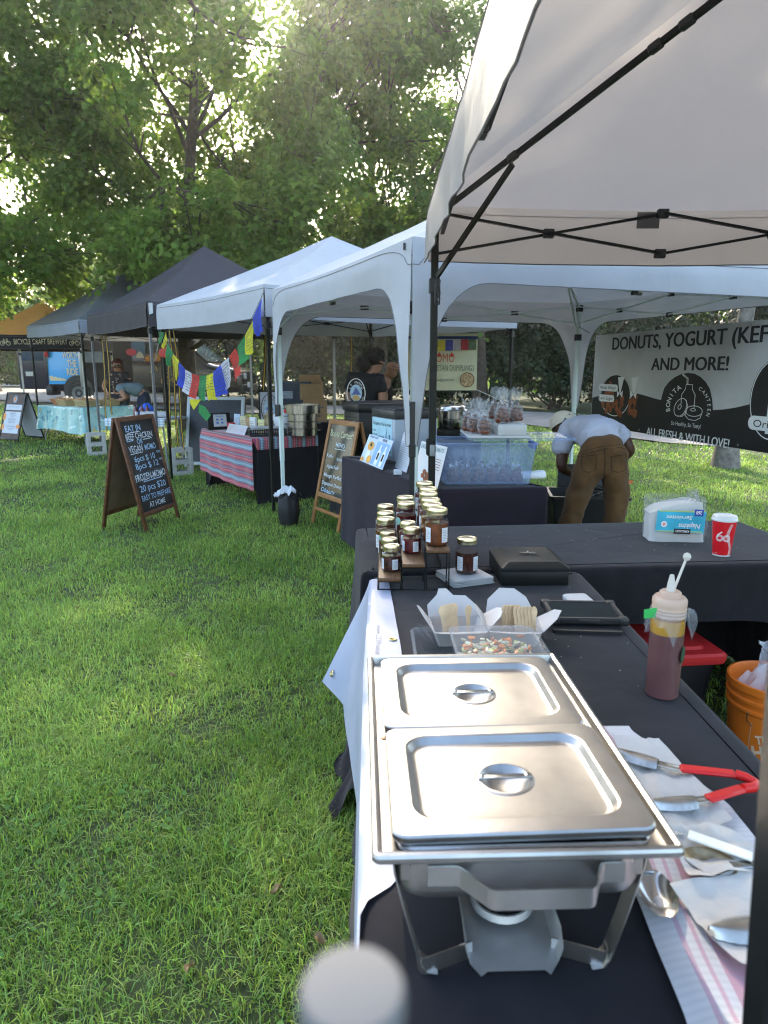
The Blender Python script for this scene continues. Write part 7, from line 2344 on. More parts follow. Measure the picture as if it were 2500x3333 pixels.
t = thing('logo_board', 'white framed board with a round dumpling logo behind the black tent leg', 'sign', (-1.45, 8.72, TZ), R_(14))
m = MB()
for (x, z, lx, lz) in ((-.125, .24, .018, .46), (.125, .24, .018, .46), (0, .47, .268, .018), (0, .012, .268, .018)): m.box((x, 0, z), (lx, .02, lz), RX(-.1))
m.build('frame', BLACKM, t, False, 30)
m = MB(); m.box((0, .004, .24), (.24, .006, .45), RX(-.1)); m.build('panel', PAPERP, t, False, 0)
ML = RX(-.1) @ frame((0, -.001, .25), (1, 0, 0), (0, 0, 1))
def momo_logo(t, M, s, ring_m, world=False):
    m = MB(); m.ring(0, 0, .55 * s, .95 * s, .05 * s, M, .004, 36); m.arc_text('LE MOMO', .22 * s, M, 0, 0, .70 * s, R_(150), R_(30), .0, .004, rx=.62); m.arc_text('TIBETAN DUMPLINGS', .13 * s, M, 0, 0, .76 * s, R_(200), R_(340), .01, .004, True, rx=.60)
    m.build('logo_ring', ring_m, t, world, 0)
    m = MB(); m.disc(0, .02 * s, .36 * s, .55 * s, M, .0025); m.build('logo_field', mat('pale blue logo print', (.45, .60, .72), .7, 0, .3, 30), t, world, 0)
    m = MB(); m.poly([(-.25 * s, -.1 * s), (.0, .42 * s), (.1 * s, .25 * s), (.28 * s, -.1 * s)], M, 0, .0035); m.build('logo_mark', mat('blue logo print', (.10, .14, .36), .7, 0, 0), t, world, 0)
    m = MB()
    for (x, y) in ((-.12, -.3), (.0, -.38), (.12, -.3), (.0, -.2)): m.disc(x * s, y * s, .11 * s, .13 * s, M, .0045)
    m.build('logo_dumplings', mat('tan logo print', (.62, .42, .16), .7, 0, 0), t, world, 0)
momo_logo(t, ML, .19, INK)

# sandbag and plastic bag at the white tent leg
t = thing('weight_bag', 'round black weight bag tied at the foot of the white tent leg', 'weight bag', (-.935, 6.52, 0))
m = MB()
m.grid(lambda u, v: ((.085 + .022 * math.sin(PI * v) + .008 * math.sin(u * 2 * PI * 7) * v + .006 * nz((u * 8, v * 6, 1), 1)) * math.cos(2 * PI * u) * (1 if v < .97 else .3), (.085 + .022 * math.sin(PI * v) + .008 * math.sin(u * 2 * PI * 7) * v) * math.sin(2 * PI * u) * (1 if v < .97 else .3), .005 + .29 * v + .02 * math.sin(u * 2 * PI * 3) * (v > .8)), 40, 14)
m.build('bag', mat('black nylon', (.014, .014, .016), .55, 0, .2, 20, .6, 40), t, False, 60)
m = MB(); m.grid(lambda u, v: (.075 + .06 * u, .05 * (v - .5), .29 + .035 * math.sin(PI * u)), 6, 3); m.build('bag_strap', BLACKP, t, False)
m = MB()
m.grid(lambda u, v: (-1.06 + .20 * u + .02 * nz((u * 4, v * 4, 1), 1.3), 6.46 + .09 * v, .29 + .06 * math.sin(PI * u) * math.sin(PI * v) + .05 * nz((u * 5, v * 5, 2), 1.2) + .05 * u), 24, 14)
tag(m.build('plastic_bag', WHITEBAG, None, False, 50), 'crumpled white plastic bag on top of the black weight bag', 'plastic bag')

# ---------------------------------------------------------------- bread stall
TEAL = mat('teal floral oilcloth', (.16, .36, .36), .25, 0, .0, 7, col2=(.32, .55, .52), spec=.6)
for k_, (sc_, th_, cc_) in enumerate(((6, .62, (.10, .24, .30)), (9, .64, (.48, .40, .20)), (7.3, .63, (.55, .68, .68)))):
    tn = TEAL.node_tree
    n1 = tn.nodes.new('ShaderNodeTexNoise'); n1.inputs['Scale'].default_value = sc_; n1.inputs['Detail'].default_value = 6; n1.noise_dimensions = '4D'; n1.inputs['W'].default_value = k_ * 5.
    tn.links.new(tn.nodes['Texture Coordinate'].outputs['Object'], n1.inputs['Vector'])
    g_ = tn.nodes.new('ShaderNodeMath'); g_.operation = 'GREATER_THAN'; g_.inputs[1].default_value = th_
    tn.links.new(n1.outputs[0], g_.inputs[0])
    mx_ = tn.nodes.new('ShaderNodeMix'); mx_.data_type = 'RGBA'; mx_.inputs[7].default_value = (*cc_, 1)
    src_ = tn.nodes['Principled BSDF'].inputs['Base Color'].links[0].from_socket
    tn.links.new(src_, mx_.inputs[6]); tn.links.new(g_.outputs[0], mx_.inputs[0]); tn.links.new(mx_.outputs[2], tn.nodes['Principled BSDF'].inputs['Base Color'])
ZK = TZ + .05
Pq = [(-5.50, 12.53), (-4.84, 13.33), (-6.13, 14.25), (-6.79, 13.45)]
cover('oilcloth', 'shiny teal flowered oilcloth on the bread table', 'tablecloth', Pq, ZK, TEAL, zb=lambda i, u: .34 + .03 * math.sin(u * 5), flare=lambda i, u: .05, amp=.014, folds=4, seed=8)
ft = thing('folding_table', 'grey folding table whose legs show below the teal oilcloth', 'table', (-5.81, 13.39, gz(-5.8, 13.4)))
m = MB()
c_ = V((-5.815, 13.39, ZK - .03))
m.add([(V((*q, ZK - .015)) - V((c_.x, c_.y, 0))) * .0 + V((c_.x + (q[0] - c_.x) * .95, c_.y + (q[1] - c_.y) * .95, ZK - .012)) for q in Pq] + [V((c_.x + (q[0] - c_.x) * .95, c_.y + (q[1] - c_.y) * .95, ZK - .04)) for q in Pq], [(0, 1, 2, 3), (7, 6, 5, 4), (0, 4, 5, 1), (1, 5, 6, 2), (2, 6, 7, 3), (3, 7, 4, 0)])
m.build('tabletop', GREYP, ft, True, 0)
for q in Pq:
    x, y = c_.x + (q[0] - c_.x) * .72, c_.y + (q[1] - c_.y) * .72
    x2, y2 = c_.x + (q[0] - c_.x) * .88, c_.y + (q[1] - c_.y) * .88
    g = gz(x, y)
    m = MB(); m.tube([(x, y, ZK - .04), (x, y, .40), (x2, y2, .26), (x2, y2, g + .01)], .014, 8); m.build('leg', GREYP, ft, True)
WICK = {'orange': mat('orange wicker', (.44, .16, .06), .8, 0, .35, 60, .8, 120), 'tan': mat('tan wicker', (.42, .29, .14), .8, 0, .35, 60, .8, 120)}
BREAD = mat('bread crust', (.38, .21, .09), .7, 0, .4, 18)
def basket(label, x, y, rz, L, kind, nb):
    t = thing('bread_basket', label, 'basket', (x, y, ZK + .003), rz, 'bread baskets on the teal table')
    m = MB()
    m.loops([rrect(L * .42, .10, .03, 0), rrect(L * .5, .14, .03, .10), rrect(L * .51, .15, .03, .105), rrect(L * .51, .15, .03, .118), rrect(L * .48, .13, .03, .112), rrect(L * .40, .09, .03, .012)], None, 0, True, True)
    m.build('basket_wall', WICK[kind], t, False, 30)
    for k in range(nb):
        f = (k + .5) / nb - .5
        q = V((x, y, ZK + .115)) + V((math.cos(rz), math.sin(rz), 0)) * f * L * .8
        b = thing('bread_loaf', 'bagged bread loaf in the ' + label.split(',')[0], 'bread', tuple(q), rz + .8, 'bread loaves in the baskets')
        m = MB(); m.lathe([(.001, -.10), (.035, -.09), (.05, -.04), (.052, .03), (.04, .085), (.001, .10)], 14, RX(PI / 2) @ Matrix.Diagonal((1, .75, 1, 1))); m.build('loaf', BREAD, b, False, 60)
        m = MB(); m.grid(lambda u, v: ((.058 + .006 * math.sin(u * 30)) * math.cos(2 * PI * u), -.13 + .27 * v, (.05 + .006 * math.sin(v * 20)) * math.sin(2 * PI * u) + .004), 18, 6); m.build('bread_bag', FILM, b, False, 50)
ang = math.atan2(Pq[0][1] - Pq[3][1], Pq[0][0] - Pq[3][0])
def bp(f, d): return (Pq[3][0] + (Pq[0][0] - Pq[3][0]) * f + (Pq[2][0] - Pq[3][0]) * d, Pq[3][1] + (Pq[0][1] - Pq[3][1]) * f + (Pq[2][1] - Pq[3][1]) * d)
basket('orange basket at the left end, near the bakery sign', *bp(.16, .35), ang, .38, 'orange', 2)
basket('orange basket next to the left end, behind the tan ones', *bp(.42, .62), ang, .42, 'orange', 2)
basket('tan basket at the front edge, left of two', *bp(.42, .22), ang, .34, 'tan', 2)
basket('long tan basket at the right front corner', *bp(.76, .30), ang, .46, 'tan', 3)
basket('tan basket at the back right corner', *bp(.78, .72), ang, .42, 'tan', 2)

# ---------------------------------------------------------------- sauce table under the charcoal canopy
GING = stripes('pale gingham cloth', [(0, (.62, .66, .70)), (.5, (.40, .50, .56))], 'V', scale=14, dash=14, weave=.3)
q_ = [(-4.12, 10.1), (-3.2, 9.98), (-3.05, 10.62), (-3.98, 10.8)]
def gp(u, v):
    a, b = V(q_[0]).lerp(V(q_[1]), u), V(q_[3]).lerp(V(q_[2]), u)
    p = a.lerp(b, max(0, (v - .2) / .8))
    return (p.x, p.y - (.01 if v < .2 else 0), ZK - .02 - max(0, .2 - v) * .55)
m = MB(); m.grid(gp, 20, 20); tag(m.build('gingham_cloth', GING, None, False, 40), 'pale gingham cloth on the hot sauce table', 'tablecloth')
t = thing('folding_table', 'white topped folding table under the gingham cloth', 'table', (-3.6, 10.4, gz(-3.6, 10.4)))
m = MB(); m.add([(*q, ZK - .026) for q in q_] + [(*q, ZK - .055) for q in q_], [(0, 1, 2, 3), (7, 6, 5, 4), (0, 4, 5, 1), (1, 5, 6, 2), (2, 6, 7, 3), (3, 7, 4, 0)]); m.build('tabletop', WHITEP, t, True, 0)
for f in ((.1, .15), (.9, .15), (.1, .85), (.9, .85)):
    p = V(q_[0]).lerp(V(q_[1]), f[0]).lerp(V(q_[3]).lerp(V(q_[2]), f[0]), f[1])
    m = MB(); m.tube([(p.x, p.y, ZK - .055), (p.x + (.05 if f[0] > .5 else -.05), p.y, gz(p.x, p.y))], .013, 6); m.build('leg', GREYP, t, True)
for i, (x, lab) in enumerate(((815, 'dark red hot sauce bottle, leftmost of three'), (850, 'dark red hot sauce bottle in the middle of three'), (886, 'dark red hot sauce bottle nearest the blue bag'))):
    p = atY(*c1(x, 1012), 10.32)
    t = thing('sauce_bottle', lab, 'bottle', (p.x, 10.32 + .03 * (i % 2), ZK - .018), .2, 'hot sauce bottles on the gingham cloth')
    m = MB(); m.lathe([(.001, 0), (.032, 0), (.034, .01), (.034, .10), (.028, .125), (.013, .145), (.012, .17)], 18); m.build('bottle_glass', SAUCES['red'], t, False, 40)
    m = MB(); m.lathe([(.015, .165), (.015, .19), (.001, .191)], 12); m.build('cap', BLACKP, t)
    m = MB(); m.grid(lambda u, v: (.0348 * math.sin(-.2 + 1.8 * u), -.0348 * math.cos(-.2 + 1.8 * u), .025 + .06 * v), 8, 1); m.build('label', LABW, t)
t = thing('blue_bag', 'crumpled bright blue bag on the gingham table', 'bag', (-3.62, 10.5, ZK - .018))
m = MB(); m.grid(lambda u, v: (.11 * math.cos(2 * PI * u) * math.sin(PI * (.12 + .8 * v)) * (1 + .3 * nz((u * 6, v * 5, 0), 1)), .09 * math.sin(2 * PI * u) * math.sin(PI * (.12 + .8 * v)), .005 + .2 * v + .02 * nz((u * 7, v * 6, 3), 1)), 24, 12); m.build('bag', mat('blue nylon', (.02, .10, .50), .5, 0, .2, 12), t, False, 50)
m = MB(); m.tube([(.02 + .09 * math.cos(k * .7), -.14 + .05 * math.sin(k * 1.1), .02 + .01 * k % .05) for k in range(14)], .008, 6); m.build('cord', bpy.data.materials['blue nylon'], t)
t = thing('wrapped_roll', 'white paper roll with a dark red end on the gingham table', 'roll', (-3.42, 10.22, ZK - .018), .1)
m = MB(); m.lathe([(.001, -.2), (.045, -.2), (.047, -.1), (.045, .2), (.001, .2)], 18, T(0, 0, .047) @ RY(PI / 2)); m.build('roll', PAPER, t, False, 40)
m = MB(); m.lathe([(.001, .201), (.03, .201), (.05, .205), (.05, .23), (.001, .235)], 18, T(0, 0, .052) @ RY(PI / 2)); m.build('dark_end', mat('dark red wrap', (.16, .02, .03), .6, 0, .4, 40), t, False, 40)
# ---------------------------------------------------------------- people and dog
SKIN_D = mat('dark brown skin', (.075, .030, .016), .5, 0, .12, 9, spec=.4)
SKIN_L = mat('tan skin', (.36, .18, .11), .5, 0, .12, 9, spec=.4)
HAIR = mat('dark curly hair', (.010, .007, .006), .7, 0, .4, 60, 1.0, 160)
HAIRR = mat('red brown hair', (.10, .025, .012), .6, 0, .4, 50, .8, 120)
def skin(name, nodes, edges, mt, parent, sub=2, smooth=.0):
    """one continuous surface grown round a skeleton of (x, y, z, radius) joints in world space"""
    ks = list(nodes)
    m = bpy.data.meshes.new(name)
    L = parent.location
    q = parent
    while q.parent: q = q.parent
    L = q.location
    m.from_pydata([(V(nodes[k][:3]) - L) for k in ks], [(ks.index(a), ks.index(b)) for a, b in edges], [])
    m.materials.append(mt)
    o = bpy.data.objects.new(name, m)
    COL.objects.link(o)
    o.parent = parent
    md = o.modifiers.new('skin', 'SKIN')
    md.use_smooth_shade = True
    md.branch_smoothing = smooth
    sv = m.skin_vertices[0].data
    for i, k in enumerate(ks):
        r = nodes[k][3]
        sv[i].radius = r if isinstance(r, tuple) else (r, r)
        sv[i].use_root = (i == 0)
    s = o.modifiers.new('sub', 'SUBSURF')
    s.levels = s.render_levels = sub
    return o
def chain(E, *names):
    for a, b in zip(names, names[1:]): E.append((a, b))
def add_hand(N, E, wrist, d, side, key, sc=1.0):
    d, side = V(d).normalized(), V(side).normalized()
    up = d.cross(side)
    w_ = V(N[wrist][:3])
    p = w_ + d * .05 * sc
    N[key + 'palm'] = (*p, .026 * sc)
    E.append((wrist, key + 'palm'))
    for i, (s, l) in enumerate(((-.028, .062), (-.010, .074), (.010, .070), (.028, .056))):
        a = p + side * s * sc + d * .035 * sc
        b = a + d * l * .55 * sc - up * .008 * sc
        c = b + d * l * .4 * sc - up * .022 * sc
        for nm, q, r in (('a', a, .0095), ('b', b, .0088), ('c', c, .0075)): N[key + str(i) + nm] = (*q, r * sc)
        chain(E, key + 'palm', key + str(i) + 'a', key + str(i) + 'b', key + str(i) + 'c')
    a = p - side * .034 * sc + d * .0 ; b = a - side * .012 * sc + d * .034 * sc
    N[key + 'ta'] = (*a, .011 * sc); N[key + 'tb'] = (*b, .0095 * sc)
    chain(E, key + 'palm', key + 'ta', key + 'tb')
def figure(label, loc, J, face, side, skinm, hand=(True, True), group=None):
    """J: joints pelvis, spine, chest, neck, head and, for s in l/r: sh, el, wr, hip, knee, ank"""
    t = thing('person', label, 'person', loc, 0, group)
    N, E = {}, []
    f, sd_ = V(face).normalized(), V(side).normalized()
    up = sd_.cross(f).normalized()
    if up.dot(V(J['head']) - V(J['neck'])) < 0: up = -up
    N['pelvis'] = (*J['pelvis'], .09)
    N['spine'] = (*J['spine'], .09)
    N['chest'] = (*J['chest'], .105)
    N['neck'] = (*J['neck'], .052)
    h = V(J['head'])
    N['jaw'] = (*(h - up * .075 + f * .012), .066)
    N['head'] = (*h, .090)
    N['scalp'] = (*(h + up * .075 - f * .012), .072)
    chain(E, 'pelvis', 'spine', 'chest', 'neck', 'jaw', 'head', 'scalp')
    n_ = h + f * .098 - up * .02
    N['nose0'] = (*(h + f * .08 - up * .012), .022)
    N['nose'] = (*n_, .012)
    N['chin'] = (*(h + f * .065 - up * .098), .026)
    chain(E, 'head', 'nose0', 'nose'); chain(E, 'jaw', 'chin')
    for s in (-1, 1):
        N['ear%d' % s] = (*(h + sd_ * s * .096 - up * .012 - f * .01), .014)
        E.append(('head', 'ear%d' % s))
    for k in 'lr':
        N['sh' + k] = (*J['sh' + k], .062); N['el' + k] = (*J['el' + k], .044); N['wr' + k] = (*J['wr' + k], .030)
        chain(E, 'chest', 'sh' + k, 'el' + k, 'wr' + k)
        d = V(J['wr' + k]) - V(J['el' + k])
        add_hand(N, E, 'wr' + k, d, sd_ if k == 'r' else -sd_, 'h' + k)
        N['hip' + k] = (*J['hip' + k], .07); N['knee' + k] = (*J['knee' + k], .062); N['ank' + k] = (*J['ank' + k], .042)
        a = V(J['ank' + k])
        fl = V((f.x, f.y, 0)).normalized() if abs(f.x) + abs(f.y) > .1 else V((0, 1, 0))
        N['toe' + k] = (*(a + fl * .15 - V((0, 0, .045))), .036)
        chain(E, 'pelvis', 'hip' + k, 'knee' + k, 'ank' + k, 'toe' + k)
    skin('body', N, E, skinm, t)
    # eyes and mouth
    m = MB()
    for s in (-1, 1):
        c = h + f * .083 + sd_ * s * .032 + up * .008
        m.lathe([(.0005, -.011), (.008, -.008), (.011, 0), (.008, .008), (.0005, .011)], 10, Matrix.Translation(c))
    m.build('eyes', WHITEP, t, True)
    return t, N, f, sd_, up, h
FOLDS = bpy.data.textures.new('cloth folds', 'CLOUDS')
FOLDS.noise_scale = .11
FOLDS.noise_depth = 2
def clothes(name, t, pts, edges, mt, sub=3):
    o = skin(name, pts, edges, mt, t, sub)
    d = o.modifiers.new('folds', 'DISPLACE')
    d.texture = FOLDS
    d.texture_coords = 'LOCAL'
    d.strength = .045
    d.mid_level = .5
    return o
def ell(m, c, rx, ry, rz, M=None, n=18):
    MM_ = Matrix.Translation(c) @ (M or Matrix.Identity(4)) @ Matrix.Diagonal((rx, ry, rz, 1))
    m.lathe([(math.cos(q), math.sin(q)) if abs(q) < 1.56 else (.01, math.sin(q)) for q in [-PI / 2 + PI * i / 12 for i in range(13)]], n, MM_)
def fuzz(m, c, r, n, seed, sz=.03):
    rr = random.Random(seed)
    for _ in range(n):
        d = V((rr.gauss(0, 1), rr.gauss(0, 1), rr.gauss(0, 1))).normalized()
        q = V(c) + V((d.x * r[0], d.y * r[1], d.z * r[2])) * rr.uniform(.85, 1.05)
        ell(m, q, sz * rr.uniform(.6, 1.2), sz * rr.uniform(.6, 1.2), sz * rr.uniform(.6, 1.2), None, 7)
def basis(f, s, u): return Matrix(((s.x, f.x, u.x, 0), (s.y, f.y, u.y, 0), (s.z, f.z, u.z, 0), (0, 0, 0, 1)))
def shades(t, h, f, sd_, up, mt):
    B = Matrix.Translation(h) @ basis(f, sd_, up)
    m = MB()
    for s in (-1, 1):
        m.grid(lambda u, v: (s * (.012 + .05 * u), .096 - .02 * u * u + .004 * math.sin(PI * v), -.008 + .034 * v - .006 * u), 6, 4, B)
        m.tube([B @ V((s * .062, .076, .020)), B @ V((s * .088, .03, .018)), B @ V((s * .094, -.02, .010))], .003, 5)
    m.tube([B @ V((-.012, .097, .012)), B @ V((.012, .097, .012))], .003, 5)
    m.build('sunglasses', mt, t, True, 50)
SHADE = mat('dark lenses', (.006, .006, .007), .08, 0, 0, spec=.8)

# --- man bending over behind the cross table
J = dict(pelvis=(1.60, 5.02, .95), spine=(1.62, 5.22, 1.03), chest=(1.64, 5.42, 1.04), neck=(1.56, 5.57, 1.02), head=(1.50, 5.66, 1.015),
         shl=(1.44, 5.42, 1.00), ell=(1.385, 5.28, .74), wrl=(1.55, 5.46, .66), shr=(1.87, 5.40, 1.0), elr=(1.955, 5.36, .86), wrr=(1.88, 5.60, .70),
         hipl=(1.50, 5.0, .90), kneel=(1.415, 4.97, .50), ankl=(1.34, 4.98, .09), hipr=(1.71, 5.0, .90), kneer=(1.725, 4.96, .50), ankr=(1.70, 5.0, .09))
t, N, f, sd_, up, h = figure('man in white tee and brown trousers bending down behind the cross table', (1.58, 5.05, 0), J, (-.35, .75, -.55), (.9, .42, 0), SKIN_D)
TEE = mat('white tee cotton', (.44, .45, .52), .85, 0, .05, 9, .8, 28)
clothes('tee_shirt', t, {'c': (*J['chest'], .142), 's': (*J['spine'], .145), 'p': (1.60, 5.06, .985), 'n': (1.575, 5.53, 1.03, .085), 'l': (1.455, 5.43, 1.0, .092), 'l2': (1.40, 5.36, .88, .085), 'l3': (1.385, 5.33, .825, .080), 'r': (1.86, 5.42, 1.0, .092), 'r2': (1.925, 5.37, .92, .078)} | {'p': (1.60, 5.08, .985, .165), 'q': (1.60, 4.98, .955, .160)},
        [('c', 's'), ('s', 'p'), ('p', 'q'), ('c', 'n'), ('c', 'l'), ('l', 'l2'), ('l2', 'l3'), ('c', 'r'), ('r', 'r2')], TEE)
CORD_ = mat('brown corduroy', (.095, .043, .010), .9, 0, .3, 7, .9, 90, sheen=.1)
clothes('trousers', t, {'p': (1.605, 5.06, .985, .16), 'p2': (1.605, 4.99, .92, .172), 'b': (1.605, 4.98, .82, .15), 'hl': (1.515, 4.99, .80, .118), 'tl': (1.465, 4.97, .66, .104), 'kl': (1.415, 4.955, .50, .086), 'cl': (1.375, 4.97, .28, .080), 'al': (1.34, 4.985, .10, .074), 'hr': (1.70, 4.99, .80, .118), 'tr': (1.72, 4.97, .66, .104), 'kr': (1.725, 4.955, .50, .088), 'cr': (1.715, 4.98, .28, .080), 'ar': (1.70, 5.0, .10, .074)},
        [('p', 'p2'), ('p2', 'b'), ('b', 'hl'), ('hl', 'tl'), ('tl', 'kl'), ('kl', 'cl'), ('cl', 'al'), ('b', 'hr'), ('hr', 'tr'), ('tr', 'kr'), ('kr', 'cr'), ('cr', 'ar')], CORD_)
m = MB()
B = Matrix.Translation(h + up * .03) @ basis(f, sd_, up)
m.lathe([(.108, -.01), (.110, .02), (.098, .075), (.06, .11), (.001, .12)], 22, B)
m.build('cap', mat('cream cap cloth', (.62, .54, .42), .85, 0, .08, 9), t, True, 50)
m = MB()
m.grid(lambda u, v: (.07 * (2 * u - 1), -.105 + .01 * abs(2 * u - 1), -.005 + .055 * v * (1 - (2 * u - 1) ** 2)), 10, 4, B)
m.build('cap_opening', HAIR, t, True, 50)
BELT = mat('dark seam thread', (.030, .014, .005), .9, 0, .2, 30)
def sewn(o, name, pts, wpx, mt, t, closed=False):
    """a narrow strip laid on the real surface of a garment along a line"""
    dg = bpy.context.evaluated_depsgraph_get()
    e = o.evaluated_get(dg)
    Wm = o.matrix_world if o.parent is None else Matrix.Translation(o.parent.location)
    Wi = Wm.inverted()
    P = []
    for (a, b) in zip(pts, pts[1:]):
        for k in range(8): P.append((a[0] + (b[0] - a[0]) * k / 8, a[1] + (b[1] - a[1]) * k / 8))
    P.append(pts[-1])
    rows = []
    for i, p in enumerate(P):
        q0, q1 = P[max(0, i - 1)], P[min(len(P) - 1, i + 1)]
        dx, dy = q1[0] - q0[0], q1[1] - q0[1]
        L = math.hypot(dx, dy) or 1
        row = []
        for s in (-.5, .5):
            d = ray(p[0] - dy / L * wpx * s, p[1] + dx / L * wpx * s).normalized()
            ok, loc, nr, _ = e.ray_cast(Wi @ CAM, d)
            row.append(Wm @ (loc - d * .004) if ok else None)
        rows.append(row)
    m = MB()
    for r0, r1 in zip(rows, rows[1:]):
        if None not in r0 and None not in r1 and (r0[0] - r1[0]).length < .06: m.add([r0[0], r0[1], r1[1], r1[0]], [(0, 1, 2, 3)])
    if m.f: m.build(name, mt, t, True, 0)
TR = [c for c in t.children if c.name.startswith('trousers')][0]
sewn(TR, 'waistband', [(1868, 1492), (1900, 1474), (1960, 1458), (2020, 1452), (2046, 1462)], 9, CORD_, t)
for d_ in (4, -5): sewn(TR, 'waist_seam', [(1868, 1492 + d_), (1900, 1474 + d_), (1960, 1458 + d_), (2020, 1452 + d_), (2046, 1462 + d_)], 2, BELT, t)
sewn(TR, 'back_seam', [(1968, 1458), (1970, 1500), (1968, 1545), (1962, 1585)], 2.5, BELT, t)
for px_ in (1893, 1990): sewn(TR, 'back_pocket', [(px_, 1486), (px_ + 48, 1480), (px_ + 47, 1528), (px_ + 24, 1538), (px_ + 2, 1532), (px_, 1486)], 2, BELT, t)
m = MB()
for a in ((1.34, 4.985), (1.70, 5.0)): m.loops([[(a[0] + p[0], a[1] + .06 + p[1], z) for p in rrect(.045, .13, .04, 0, 5)] for z in (.004, .03, .07)], None, 0, True, True)
m.build('shoes', BLACKP, t, True, 50)

# --- woman in a black shirt seen from behind
BLK = mat('black shirt cotton', (.010, .010, .012), .9, 0, .2, 6, .5, 30)
DEN = mat('dark trousers', (.016, .018, .026), .9, 0, .2, 9)
J = dict(pelvis=(-.24, 8.2, .93), spine=(-.235, 8.2, 1.12), chest=(-.22, 8.2, 1.30), neck=(-.15, 8.2, 1.455), head=(-.085, 8.22, 1.585),
         shl=(-.40, 8.16, 1.40), ell=(-.42, 8.2, 1.12), wrl=(-.34, 8.40, 1.0), shr=(-.03, 8.2, 1.38), elr=(-.03, 8.16, 1.12), wrr=(.06, 8.30, .92),
         hipl=(-.33, 8.2, .88), kneel=(-.33, 8.2, .48), ankl=(-.33, 8.22, .08), hipr=(-.15, 8.2, .88), kneer=(-.15, 8.2, .48), ankr=(-.15, 8.22, .08))
t, N, f, sd_, up, h = figure('woman in a black logo shirt with tied up dark curly hair, seen from behind', (-.23, 8.2, 0), J, (.72, .55, -.25), (.6, -.8, 0), SKIN_L)
clothes('shirt', t, {'c': (*J['chest'], .155), 's': (*J['spine'], .150), 'p': (-.24, 8.2, .92, .165), 'n': (-.165, 8.2, 1.425, .085), 'l': (-.385, 8.17, 1.39, .085), 'l2': (-.41, 8.18, 1.22, .082), 'r': (-.05, 8.2, 1.375, .085), 'r2': (-.035, 8.17, 1.21, .080)},
        [('c', 's'), ('s', 'p'), ('c', 'n'), ('c', 'l'), ('l', 'l2'), ('c', 'r'), ('r', 'r2')], BLK)
clothes('trousers', t, {'p': (-.24, 8.2, .88, .15), 'l': (-.33, 8.2, .78, .10), 'kl': (-.33, 8.2, .48, .075), 'al': (-.33, 8.21, .08, .06), 'r': (-.15, 8.2, .78, .10), 'kr': (-.15, 8.2, .48, .075), 'ar': (-.15, 8.21, .08, .06)}, [('p', 'l'), ('l', 'kl'), ('kl', 'al'), ('p', 'r'), ('r', 'kr'), ('kr', 'ar')], DEN)
m = MB()
ell(m, h - f * .03 + up * .035, .105, .10, .105)
fuzz(m, h - f * .03 + up * .045, (.105, .10, .105), 260, 3, .015)
ell(m, h - f * .06 - up * .05 + V((-.10, 0, 0)), .085, .08, .09)
fuzz(m, h - f * .06 - up * .05 + V((-.10, 0, 0)), (.085, .08, .09), 200, 4, .014)
m.build('hair', HAIR, t, True, 50)
ML2 = frame((-.325, 8.038, 1.22), (.97, -.26, 0), (0, 0, 1)) @ Matrix.Diagonal((1.15, 1, 1, 1))
momo_logo(t, ML2, .175, WHITEINK, True)

# --- bald man with sunglasses
J = dict(pelvis=(-.02, 8.75, .90), spine=(-.01, 8.72, 1.08), chest=(.03, 8.68, 1.27), neck=(.085, 8.66, 1.41), head=(.15, 8.62, 1.515),
         shl=(-.10, 8.80, 1.34), ell=(-.05, 8.9, 1.08), wrl=(.1, 8.75, .98), shr=(.07, 8.53, 1.33), elr=(.04, 8.50, 1.08), wrr=(.13, 8.42, .93),
         hipl=(-.10, 8.8, .86), kneel=(-.1, 8.8, .48), ankl=(-.1, 8.8, .08), hipr=(.06, 8.7, .86), kneer=(.06, 8.7, .48), ankr=(.06, 8.7, .08))
t, N, f, sd_, up, h = figure('bald man in black tee and dark sunglasses looking down', (.0, 8.72, 0), J, (.93, -.12, -.36), (.13, -.99, 0), SKIN_L)
clothes('shirt', t, {'c': (*J['chest'], .145), 's': (*J['spine'], .145), 'p': (-.02, 8.74, .90, .155), 'n': (.06, 8.67, 1.385, .085), 'l': (-.09, 8.79, 1.33, .085), 'l2': (-.06, 8.86, 1.18, .08), 'r': (.06, 8.55, 1.32, .085), 'r2': (.045, 8.51, 1.17, .078)},
        [('c', 's'), ('s', 'p'), ('c', 'n'), ('c', 'l'), ('l', 'l2'), ('c', 'r'), ('r', 'r2')], BLK)
clothes('trousers', t, {'p': (-.02, 8.75, .86, .14), 'l': (-.1, 8.8, .78, .095), 'kl': (-.1, 8.8, .48, .075), 'al': (-.1, 8.8, .08, .06), 'r': (.06, 8.7, .78, .095), 'kr': (.06, 8.7, .48, .075), 'ar': (.06, 8.7, .08, .06)}, [('p', 'l'), ('l', 'kl'), ('kl', 'al'), ('p', 'r'), ('r', 'kr'), ('kr', 'ar')], DEN)
shades(t, h, f, sd_, up, SHADE)
t.location.x -= .045

